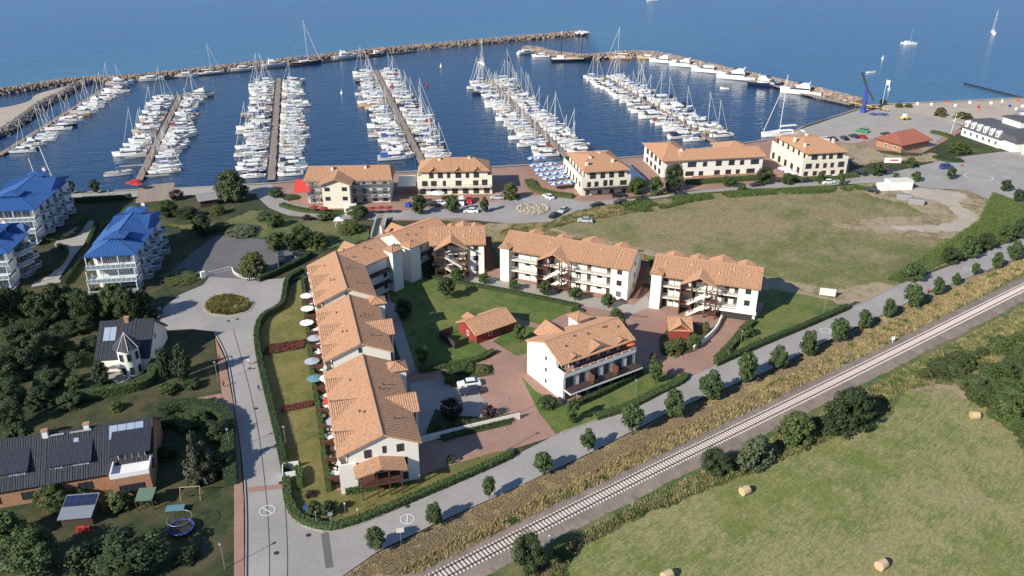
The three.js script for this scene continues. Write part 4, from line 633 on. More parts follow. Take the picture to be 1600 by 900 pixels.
// ---------------------------------------------------------------- dark-roofed houses, lower corner
{
  const a = G(157, 583), b = G(236, 578), L = Math.hypot(b.x - a.x, b.z - a.z) , D = 13, o = thing('turret_house', 'detached house with a dark tiled roof and white pointed turret', 'house', V(a.x, 0, a.z), yaw(a, b));
  o.position.add(V(0, 0, -D / 2).applyAxisAngle(V(0, 1, 0), o.rotation.y));
  const R = gable(o, L, D / 2, D / 2, 3.4, 3.4, 8.2, { tile: M.tile_dark, over: 0.5 });
  const k = 4.8 / 6.5, onRoof = (x0, x1, z0, z1, t) => plate([V(x0, 8.2 - k * z1 + 0.12, z1), V(x1, 8.2 - k * z1 + 0.12, z1), V(x1, 8.2 - k * z0 + 0.12, z0), V(x0, 8.2 - k * z0 + 0.12, z0)], t);
  for (const x of [0.7, 1.9]) part(R, 'solar_panel', onRoof(x, x + 1.12, 1.2, 3.6, 0.08), M.panel);
  chimney(R, L * 0.5, 8, 0.2, M.brick);
  const tx = L * 0.66, tz = 7.2, T = part(o, 'turret', cyl(2.1, 2.1, 6.4, tx, -0.2, tz, 8), M.plaster); part(T, 'turret_roof', cyl(2.7, 0.05, 3, tx, 6.2, tz, 8), M.tile_dark);
  for (let i = 0; i < 4; i++) { const t = i * Math.PI / 4 + Math.PI / 8 - Math.PI / 4; for (const y of [0.6, 3.6]) windowAt(o, tx + Math.sin(t) * 1.98, y, tz + Math.cos(t) * 1.98, t, 0.9, 1.7, 1, M.teal); }
  for (let i = -1; i < 2; i++) part(T, 'roof_seam', bar(V(tx + Math.sin(i * 0.785 + 0.39) * 2.7, 6.24, tz + Math.cos(i * 0.785 + 0.39) * 2.7), V(tx, 9.22, tz), 0.05), M.white);
  windowAt(o, L + 0.02, 1, 2, Math.PI / 2, 1.2, 1.3, 2, M.white); windowAt(o, L + 0.02, 4, 0.5, Math.PI / 2, 1.2, 1.3, 2, M.white);
  for (let i = 0; i < 7; i++) part(o, 'awning_panel', plate([V(0.8 + i * 0.75, 2.5, 9.4), V(1.53 + i * 0.75, 2.5, 9.4), V(1.53 + i * 0.75, 3, 6.6), V(0.8 + i * 0.75, 3, 6.6)], 0.05), M.cream_cloth);
}
{
  const a = G(-30, 800), b = G(243, 753), L = Math.hypot(b.x - a.x, b.z - a.z), D = 13.5, o = thing('row_house', 'brick row house with long dark tiled roof, dormers and solar panels', 'house', V(a.x, 0, a.z), yaw(a, b));
  o.position.add(V(0, 0, -D / 2).applyAxisAngle(V(0, 1, 0), o.rotation.y));
  const R = gable(o, L, 6.75, 6.75, 3.6, 3.6, 8, { wall: M.brick, tile: M.tile_dark, over: 0.5 }), k = 4.4 / 6.75;
  const onRoof = (x0, x1, z0, z1, t, lift = 0.12) => plate([V(x0, 8 - k * z1 + lift, z1), V(x1, 8 - k * z1 + lift, z1), V(x1, 8 - k * z0 + lift, z0), V(x0, 8 - k * z0 + lift, z0)], t);
  for (let i = 0; i < 4; i++) part(R, 'solar_panel', onRoof(L - 6.2 + i * 1.3, L - 4.98 + i * 1.3, 0.4, 2.4, 0.08), M.panel);
  for (const [x0, x1] of [[L - 24, L - 17.6], [L - 15, L - 8.6]]) {         // shed dormers
    const d = part(o, 'dormer', merge([plate([V(x0, 5.3, 5.6), V(x1, 5.3, 5.6), V(x1, 7.2, 1.2), V(x0, 7.2, 1.2)], 0.2), slabBox(x0 + 0.2, x1 - 0.2, 4, 5.2, 4.6, 5.2)]), M.tile_dark);
    part(d, 'dormer_front', slabBox(x0 + 0.25, x1 - 0.25, 4.2, 5.15, 5.2, 5.26), std({ color: rgb(0.2, 0.2, 0.15) })); for (const u of [0.25, 0.66, 0.84]) windowAt(o, x0 + (x1 - x0) * u, 4.3, 5.27, 0, 1, 0.8, 1, M.white, 'window', M.panel);
  }
  for (const [x, z] of [[L - 15.5, 0.4], [L - 9.5, 0.2]]) chimney(R, x, 7.9, z, M.white);
  part(R, 'skylight', onRoof(L - 11.4, L - 10.7, 1.4, 2.6, 0.1, 0.16), M.panel);
  for (let i = 0; i < 2; i++) part(R, 'walkway_board', onRoof(L - 16 + i * 4, L - 12.8 + i * 4, 0.5, 0.75, 0.1, 0.3), M.grey);
  const bx = L - 5.6, B = part(o, 'balcony_bay', slabBox(bx, L + 0.1, -0.3, 3.9, 5.5, 9.6), M.brick); part(B, 'bay_terrace', slabBox(bx + 0.2, L - 0.1, 3.9, 4, 5.5, 9.4), M.white); part(B, 'bay_parapet', merge([slabBox(bx, L + 0.1, 3.9, 4.7, 9.4, 9.6), slabBox(bx, bx + 0.2, 3.9, 4.7, 6, 9.4), slabBox(L - 0.1, L + 0.1, 3.9, 4.7, 6, 9.4)]), M.white);
  part(o, 'terrace_dormer', plate([V(bx - 0.2, 6.1, 6.4), V(L + 0.2, 6.1, 6.4), V(L + 0.2, 7.3, 1.1), V(bx - 0.2, 7.3, 1.1)], 0.2), M.tile_dark); windowAt(o, L - 2.8, 4.02, 5.4, 0, 4, 1.9, 4, M.white);
  windowAt(o, L - 2.8, 0.9, 9.62, 0, 3.6, 1.6, 4, M.dark); for (const u of [10, 14, 18, 23]) windowAt(o, L - u, 0.9, 6.77, 0, 2, 1.4, 2, M.dark);
  part(o, 'patio', slabBox(L - 16, L, -0.28, 0.08, 6.78, 9.4), M.concrete);
}
// garden buildings and play things
{
  let a = G(94, 830), o = thing('solar_garden_house', 'garden house with solar panels on a grey mono-pitch roof', 'garden house', V(a.x, 0, a.z), 0.13);
  part(o, 'wall', slabBox(0.2, 4.6, 0, 2.1, -4.2, -0.6), M.darkwood); part(o, 'roof', plate([V(0, 2.1, 0), V(4.8, 2.1, 0), V(4.8, 3, -4.6), V(0, 3, -4.6)], 0.12), M.metal); for (let i = 0; i < 4; i++) for (let j = 0; j < 2; j++) part(o, 'solar_panel', plate([V(0.1 + i * 1.15, 2.62 + j * 0.2, -2.3 - j * 1.05), V(1.2 + i * 1.15, 2.62 + j * 0.2, -2.3 - j * 1.05), V(1.2 + i * 1.15, 2.8 + j * 0.2, -3.3 - j * 1.05), V(0.1 + i * 1.15, 2.8 + j * 0.2, -3.3 - j * 1.05)], 0.05), M.navy);
  part(o, 'red_bench', slabBox(2.6, 4.4, 0, 0.8, 0.2, 0.7), M.red);
  a = G(214, 800); o = thing('green_roofed_shelter', 'small open shelter with a flat green roof by the trampoline', 'shelter', V(a.x, 0, a.z), 0.1); part(o, 'roof', plate([V(0, 2.1, 0), V(2.6, 2.1, 0), V(2.6, 2.5, -2.6), V(0, 2.5, -2.6)], 0.12), plain(0.11, 0.17, 0.12)); for (const [x, z] of [[0.1, -0.1], [2.5, -0.1], [0.1, -2.5], [2.5, -2.5]]) part(o, 'post', slabBox(x - 0.06, x + 0.06, 0, 2.2, z - 0.06, z + 0.06), M.darkwood);
  a = G(285, 830); o = thing('trampoline', 'round garden trampoline with blue padding and a safety net', 'trampoline', a); part(o, 'mat', cyl(1.7, 1.7, 0.04, 0, 0.75, 0, 24), M.dark); part(o, 'blue_padding', metric(new THREE.TorusGeometry(1.75, 0.14, 6, 28).rotateX(Math.PI / 2).translate(0, 0.8, 0)), M.blue); part(o, 'top_ring', metric(new THREE.TorusGeometry(1.75, 0.04, 5, 28).rotateX(Math.PI / 2).translate(0, 2.5, 0)), M.metal);
  for (let i = 0; i < 8; i++) part(o, 'net_pole', bar(V(Math.sin(i * 0.785) * 1.78, 0, Math.cos(i * 0.785) * 1.78), V(Math.sin(i * 0.785) * 1.75, 2.5, Math.cos(i * 0.785) * 1.75), 0.035), M.navy);
  { const g = []; for (let i = 0; i < 48; i++) { const t = i * Math.PI / 24; g.push(bar(V(Math.sin(t) * 1.73, 0.85, Math.cos(t) * 1.73), V(Math.sin(t) * 1.73, 2.48, Math.cos(t) * 1.73), 0.008, 3)); } part(o, 'net', merge(g), M.dark).userData.kind = 'stuff'; }
  a = G(275, 800); o = thing('table_tennis_table', 'teal table tennis table tilted up beside the trampoline', 'games table', a, 0.15); part(o, 'top', box(2.7, 0.05, 1.4, 0, 0.8, 0), M.teal); for (const [x, z] of [[-1.1, -0.5], [1.1, -0.5], [-1.1, 0.5], [1.1, 0.5]]) part(o, 'leg', bar(V(x, 0, z), V(x, 0.78, z), 0.03), M.dark);
  a = G(300, 778); o = thing('garden_swing', 'wooden garden swing frame under the big conifer', 'swing', a, 0.1); part(o, 'frame', merge([bar(V(-1.5, 2.2, 0), V(1.5, 2.2, 0), 0.06), ...[-1.5, 1.5].flatMap((x) => [bar(V(x, 2.2, 0), V(x, 0, -0.9), 0.05), bar(V(x, 2.2, 0), V(x, 0, 0.9), 0.05)])]), M.tan); for (const x of [-0.6, 0.6]) { const s = part(o, 'seat', box(0.5, 0.05, 0.25, x, 0.5, 0), M.dark); part(s, 'rope', merge([bar(V(x - 0.22, 0.5, 0), V(x - 0.22, 2.2, 0), 0.015), bar(V(x + 0.22, 0.5, 0), V(x + 0.22, 2.2, 0), 0.015)]), M.dark); }
  a = G(312, 322); o = thing('garden_pavilion', 'small grey pitched pavilion among the shrubs by the promenade', 'pavilion', a, 0.5); gable(o, 5, 2, 2, 2.4, 2.4, 3.7, { wall: M.darkwood, tile: M.grey, over: 0.4 });
  a = G(531, 354); o = thing('white_gazebo', 'little white gazebo in the garden below the scaffolded house', 'gazebo', a); for (const [x, z] of [[-1, -1], [1, -1], [-1, 1], [1, 1]]) part(o, 'post', bar(V(x, 0, z), V(x, 2.2, z), 0.07), M.white); part(o, 'roof', cyl(2, 0.1, 0.9, 0, 2.2, 0, 4).rotateY(Math.PI / 4), M.white);
  a = G(1389, 298); o = thing('white_hut', 'long white flat-roofed storage hut at the meadow edge', 'hut', V(a.x, 0, a.z), 0.12); part(o, 'body', slabBox(0, 8, 0, 3, -3.6, 0), M.white); part(o, 'roof_edge', slabBox(-0.1, 8.1, 3, 3.15, -3.7, 0.1), M.offwhite); part(o, 'end_box', slabBox(-3, -0.2, 0, 2, -3, 0), M.white);
  for (const [x, y, l] of [[1412, 312, 'grey covered material pile on the meadow nearer the white hut'], [1431, 319, 'grey covered material pile on the meadow nearer the sandy track']]) { const m = part(scene, 'covered_pile', metric(new RoundedBoxGeometry(4.6, 1.9, 2.4, 2, 0.35).translate(0, 0.9, 0)), M.grey); m.position.copy(G(x, y)); m.rotation.y = -0.35; m.userData = { label: l, category: 'material pile' }; }
  a = G(1292, 464); o = thing('information_board', 'pale roofed information board at the end of the east lawn', 'board', a, -0.3); part(o, 'panel', box(3.6, 1.8, 0.25, 0, 1.3, 0), M.offwhite); for (const x of [-1.6, 1.6]) part(o, 'post', bar(V(x, 0, 0), V(x, 2.3, 0), 0.08), M.grey);
  a = G(458, 748); o = thing('bin_store', 'small white bin store cut into the hedge by the street', 'bin store', V(a.x, 0, a.z), 0.25); part(o, 'wall', merge([slabBox(-1.6, -1.45, 0, 1.5, -2.6, 0), slabBox(-1.45, 1, 0, 1.5, -2.6, -2.45)]), M.plaster); part(o, 'notice_panel', slabBox(-1.3, 0.6, 0.3, 1.3, -0.3, -0.2), M.white);
}
{ const P = line([[655, 693], [740, 672], [812, 655]]); const w = thing('ramp_wall', 'white retaining wall stepping down beside the brick ramp', 'wall'); part(w, 'wall_body', ribbon(P, 0.35, -0.3, 1.5), M.plaster); part(w, 'rail', ribbon(P, 0.08, 1.5, 1.6), M.darkwood); for (let i = 0; i < 9; i++) { const q = P[0].clone().lerp(P[2], i / 8); part(w, 'post', cached('rp', () => bar(V(0, 1.5, 0), V(0, 2, 0), 0.05)), M.darkwood).position.set(q.x, 0, q.z); } }
{ const P = curve([[1084, 548], [1100, 536], [1118, 518], [1127, 500]], 20); const w = thing('garage_ramp_wall', 'curved pale wall beside the ramp to the garage', 'wall'); part(w, 'wall_body', ribbon(P, 0.35, -0.3, 1.3), M.plaster); }
{ const P = curve([[363, 423], [368, 431], [385, 437], [402, 436], [416, 434]], 24), f = thing('entrance_fence', 'curved white picket fence round the corner bed at the parking entrance', 'fence'); part(f, 'rail', merge([ribbon(P, 0.06, 0.9, 1.0), ribbon(P, 0.06, 0.25, 0.33)]), M.white); for (const p of P) part(f, 'picket', cached('pk', () => slabBox(-0.06, 0.06, 0, 1.15, -0.06, 0.06)), M.white).position.set(p.x, 0, p.z);
  const a = G(322, 433), b = G(361, 423), g = thing('entrance_gate', 'long white sliding gate across the parking entrance', 'gate', V(a.x, 0, a.z), yaw(a, b)), L = a.distanceTo(b); part(g, 'beam', merge([slabBox(0, L, 0.25, 0.4, -0.06, 0.06), slabBox(0, L, 1.1, 1.25, -0.06, 0.06)]), M.white); for (let i = 0; i <= 12; i++) part(g, 'upright', cached('gu', () => slabBox(-0.04, 0.04, 0.4, 1.1, -0.04, 0.04)), M.white).position.x = 0.1 + (L - 0.2) * i / 12; part(g, 'gate_post', slabBox(-1.2, -0.1, 0, 1.7, -0.4, 0.4), M.white); }
{ const a = G(597, 342), b = G(589, 372), w = thing('footbridge', 'straight footbridge with white rails leading down from the harbour road', 'footbridge'), P = [V(a.x, 0, a.z), V(b.x, 0, b.z)]; part(w, 'deck', ribbon(P, 3, 0.05, 0.2), M.plank); const d = P[1].clone().sub(P[0]).normalize(); for (const s of [-1.55, 1.55]) { const Q = P.map((p) => p.clone().add(V(-d.z * s, 0, d.x * s))); part(w, 'parapet', ribbon(Q, 0.12, 0.2, 1.3), M.white); } }
{ const c = G(832.5, 327), o = thing('stone_ring_island', 'round island of laid stones in the harbour turning circle', 'traffic island', c), r = 25.5 * mpp(832, 327); part(o, 'bed', cyl(r, r, 0.25, 0, 0, 0, 32), M.straw); const im = new THREE.InstancedMesh(rockGeo, M.stone, 260), m = new THREE.Matrix4(); for (let i = 0; i < 260; i++) { const t = rnd(6.3), q = i < 120 ? r * rnd(0.9, 1) : r * Math.sqrt(rnd()) * 0.9, s = rnd(0.2, 0.45); m.compose(V(Math.sin(t) * q, 0.3, Math.cos(t) * q), new THREE.Quaternion(), V(s, s, s)); im.setMatrixAt(i, m); const v = rnd(0.25, 0.45); im.setColorAt(i, rgb(v, v * 0.9, v * 0.75)); } im.name = 'stones'; im.userData.kind = 'stuff'; o.add(im); }
// ---------------------------------------------------------------- vegetation
const leafMat = std({ vertexColors: true, roughness: 0.8 });
function leaf(pos, col, p, n, size, c) {                              // one leaf-clump face
  const a = V(rnd(-1, 1), rnd(-1, 1), rnd(-1, 1)).normalize(), u = new THREE.Vector3().crossVectors(n, a).normalize(), v = new THREE.Vector3().crossVectors(n, u), s = size * rnd(0.6, 1.25);
  const q = [[-1, -0.6], [0.1, -1], [1, 0.5], [-0.2, 1]].map(([x, y]) => [p.x + (u.x * x + v.x * y) * s * 0.5, p.y + (u.y * x + v.y * y) * s * 0.5, p.z + (u.z * x + v.z * y) * s * 0.5]);
  pos.push(...q[0], ...q[1], ...q[2], ...q[0], ...q[2], ...q[3]); for (let i = 0; i < 6; i++) col.push(...c);
}
// crowns are about 1 in radius and 2 tall, standing on y = 0
function crown(kind, n, size, base, vary = 0.35) {
  const pos = [], col = [], K = kind === 'dome' ? 110 : kind === 'round' ? 38 : 44, cl = [];
  for (let i = 0; i < K; i++) {
    const y = kind === 'cone' ? 1 - Math.sqrt(rnd()) : rnd(-1, 1), t = rnd(6.283), env = kind === 'cone' ? 0.95 * (1 - y * 0.93) : kind === 'dome' ? Math.sqrt(Math.max(0, 1 - Math.pow((y + 1) / 2, 2.2))) : kind === 'tall' ? Math.sqrt(Math.max(0.02, 1 - y * y)) * (1 - 0.25 * y) : Math.sqrt(1 - y * y);
    const r = env * Math.pow(rnd(), 0.33) * 0.84; cl.push([V(Math.sin(t) * r, kind === 'cone' ? y * 1.9 + 0.1 : 1 + y * 0.84, Math.cos(t) * r), (kind === 'cone' ? 0.2 : kind === 'dome' ? 0.2 : 0.30) * rnd(0.75, 1.3)]);
  }
  for (let i = 0; i < n; i++) {
    const [c, r] = cl[i % K], d = V(rnd(-1, 1), rnd(-0.8, 1), rnd(-1, 1)).normalize(), p = c.clone().addScaledVector(d, r * Math.pow(rnd(), 0.4)); if (p.y < 0) p.y = rnd(0.15);
    const nn = d.clone().add(V(rnd(-0.7, 0.7), rnd(-0.3, 0.9), rnd(-0.7, 0.7))).normalize(), k = 1 - vary + 2 * vary * rnd(), h = rnd(-0.15, 0.25);
    leaf(pos, col, p, nn, size, [base[0] * k * (1 + h), base[1] * k, base[2] * k * (1 - h * 0.5)]);
  }
  return tris(pos, null, col);
}
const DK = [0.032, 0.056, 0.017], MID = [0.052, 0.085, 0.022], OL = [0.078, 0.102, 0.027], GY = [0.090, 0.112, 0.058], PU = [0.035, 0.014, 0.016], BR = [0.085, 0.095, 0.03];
const CR = {};
for (const [k, kind, n, s, c] of [['street', 'tall', 3000, 0.17, [0.050, 0.085, 0.026]], ['street2', 'tall', 3000, 0.17, [0.044, 0.078, 0.023]], ['street3', 'round', 3000, 0.17, [0.052, 0.090, 0.027]], ['mid', 'round', 2800, 0.17, MID], ['dark', 'round', 2800, 0.17, DK], ['olive', 'dome', 2600, 0.17, OL], ['cone', 'tall', 2600, 0.16, [0.032, 0.052, 0.022]], ['greycone', 'cone', 5200, 0.11, [0.056, 0.066, 0.036]], ['willow', 'dome', 6500, 0.10, [0.060, 0.088, 0.034]], ['purple', 'round', 1000, 0.22, PU], ['bright', 'dome', 1100, 0.22, BR], ['grey', 'dome', 4200, 0.12, GY], ['darkdome', 'dome', 7000, 0.09, [0.032, 0.052, 0.016]], ['middome', 'dome', 4600, 0.12, [0.062, 0.094, 0.025]], ['ball', 'round', 2600, 0.16, [0.048, 0.085, 0.021]]]) { CR[k] = crown(kind, n, s, c); if (['mid', 'dark', 'olive', 'darkdome'].includes(k)) CR[k + '_big'] = crown(kind, k === 'darkdome' ? 9000 : 8000, 0.085, c); }
const trunkGeo = (() => { const g = [new THREE.CylinderGeometry(0.045, 0.075, 1, 7).translate(0, 0.5, 0)]; for (let i = 0; i < 5; i++) { const t = i * 1.3; g.push(bar(V(0, 0.75 + i * 0.05, 0), V(Math.sin(t) * 0.35, 1.25, Math.cos(t) * 0.35), 0.022, 4)); } return merge(g.map(metric)); })(), bark = plain(0.085, 0.062, 0.045, 0.95);
const TRACK = Math.atan2(G(1114, 690).z - G(1011, 740).z, G(1114, 690).x - G(1011, 740).x);
// foot px, top of crown py, width px; bare = share of the height that is trunk
function tree(name, label, category, kind, x, y, topY, w, bare, group, squash = 1) {
  const k = mpp(x, y), r = Math.max(0.3, w * k / 2); let foot = G(x, y), h = Math.max(0.6, tall(x, y, topY));
  if (bare < 0.07) {                                                    // low and broad: its outline spans footprint and height, so its foot lies behind the lowest leaf
    const E = (y - topY) * k, dep = TILT + Math.atan((y - 450) / FOCAL), q = Math.min(r * squash, E * 0.42 / Math.sin(dep)); h = Math.max(0.6, 2 * Math.sqrt(Math.max(E * E / 4 - Math.pow(q * Math.sin(dep), 2), E * E * 0.04)) / Math.cos(dep));
    foot = G(x, (y + topY) / 2, h / 2).setY(0);
  }
  const o = thing(name, label, category, foot, squash < 0.8 ? -TRACK : rnd(6.28), group);
  const hc = h * (1 - bare), t = part(o, bare > 0.05 ? 'trunk' : 'stem', trunkGeo, bark), c = part(o, 'crown', r > 2.4 && CR[kind + '_big'] || CR[kind], leafMat);
  const th = Math.max(0.3, h * bare + hc * 0.25); t.scale.set(Math.max(0.5, r * 0.9), th, Math.max(0.5, r * 0.9)); t.position.y = -0.05; c.position.y = h * bare * 0.9; c.scale.set(r, hc / 2, r * squash); return o;
}
[[587, 862, 824, 29], [679, 821, 786, 28], [764, 780, 745, 19], [848, 743, 707, 29], [918, 706, 671, 23], [987, 680, 633, 33], [1051, 653, 609, 33], [1109, 624, 581, 35], [1164, 599, 552, 33], [1214, 578, 540, 27], [1262, 555, 517, 28], [1308, 535, 498, 28], [1347, 514, 484, 22], [1387, 496, 467, 22], [1423, 482, 445, 28], [1462, 462, 433, 18], [1492, 446, 427, 13], [1522, 431, 411, 12], [1555, 420, 394, 17], [1583, 407, 377, 21]]
  .forEach(([x, y, t, w], i) => tree('street_tree', `young green street tree, ${ord(i)} along the verge counted from the street junction`, 'tree', ['street', 'street2', 'street3'][i % 3], x, y, t, w * 1.08, i < 6 ? 0.24 : 0.13, 'street trees between road and railway', rnd(0.85, 1.1)));
[[1428, 441, 410, 34], [1487, 414, 387, 32], [1515, 404, 369, 34], [1543, 391, 364, 30], [1573, 379, 352, 27], [1598, 373, 340, 24]].forEach(([x, y, t, w], i) => tree('roadside_tree', `bushy dark roadside tree, ${ord(i)} along the meadow side of the road`, 'tree', i % 2 ? 'dark' : 'street', x, y, t, w, 0.05, 'trees on the meadow side of the road'));
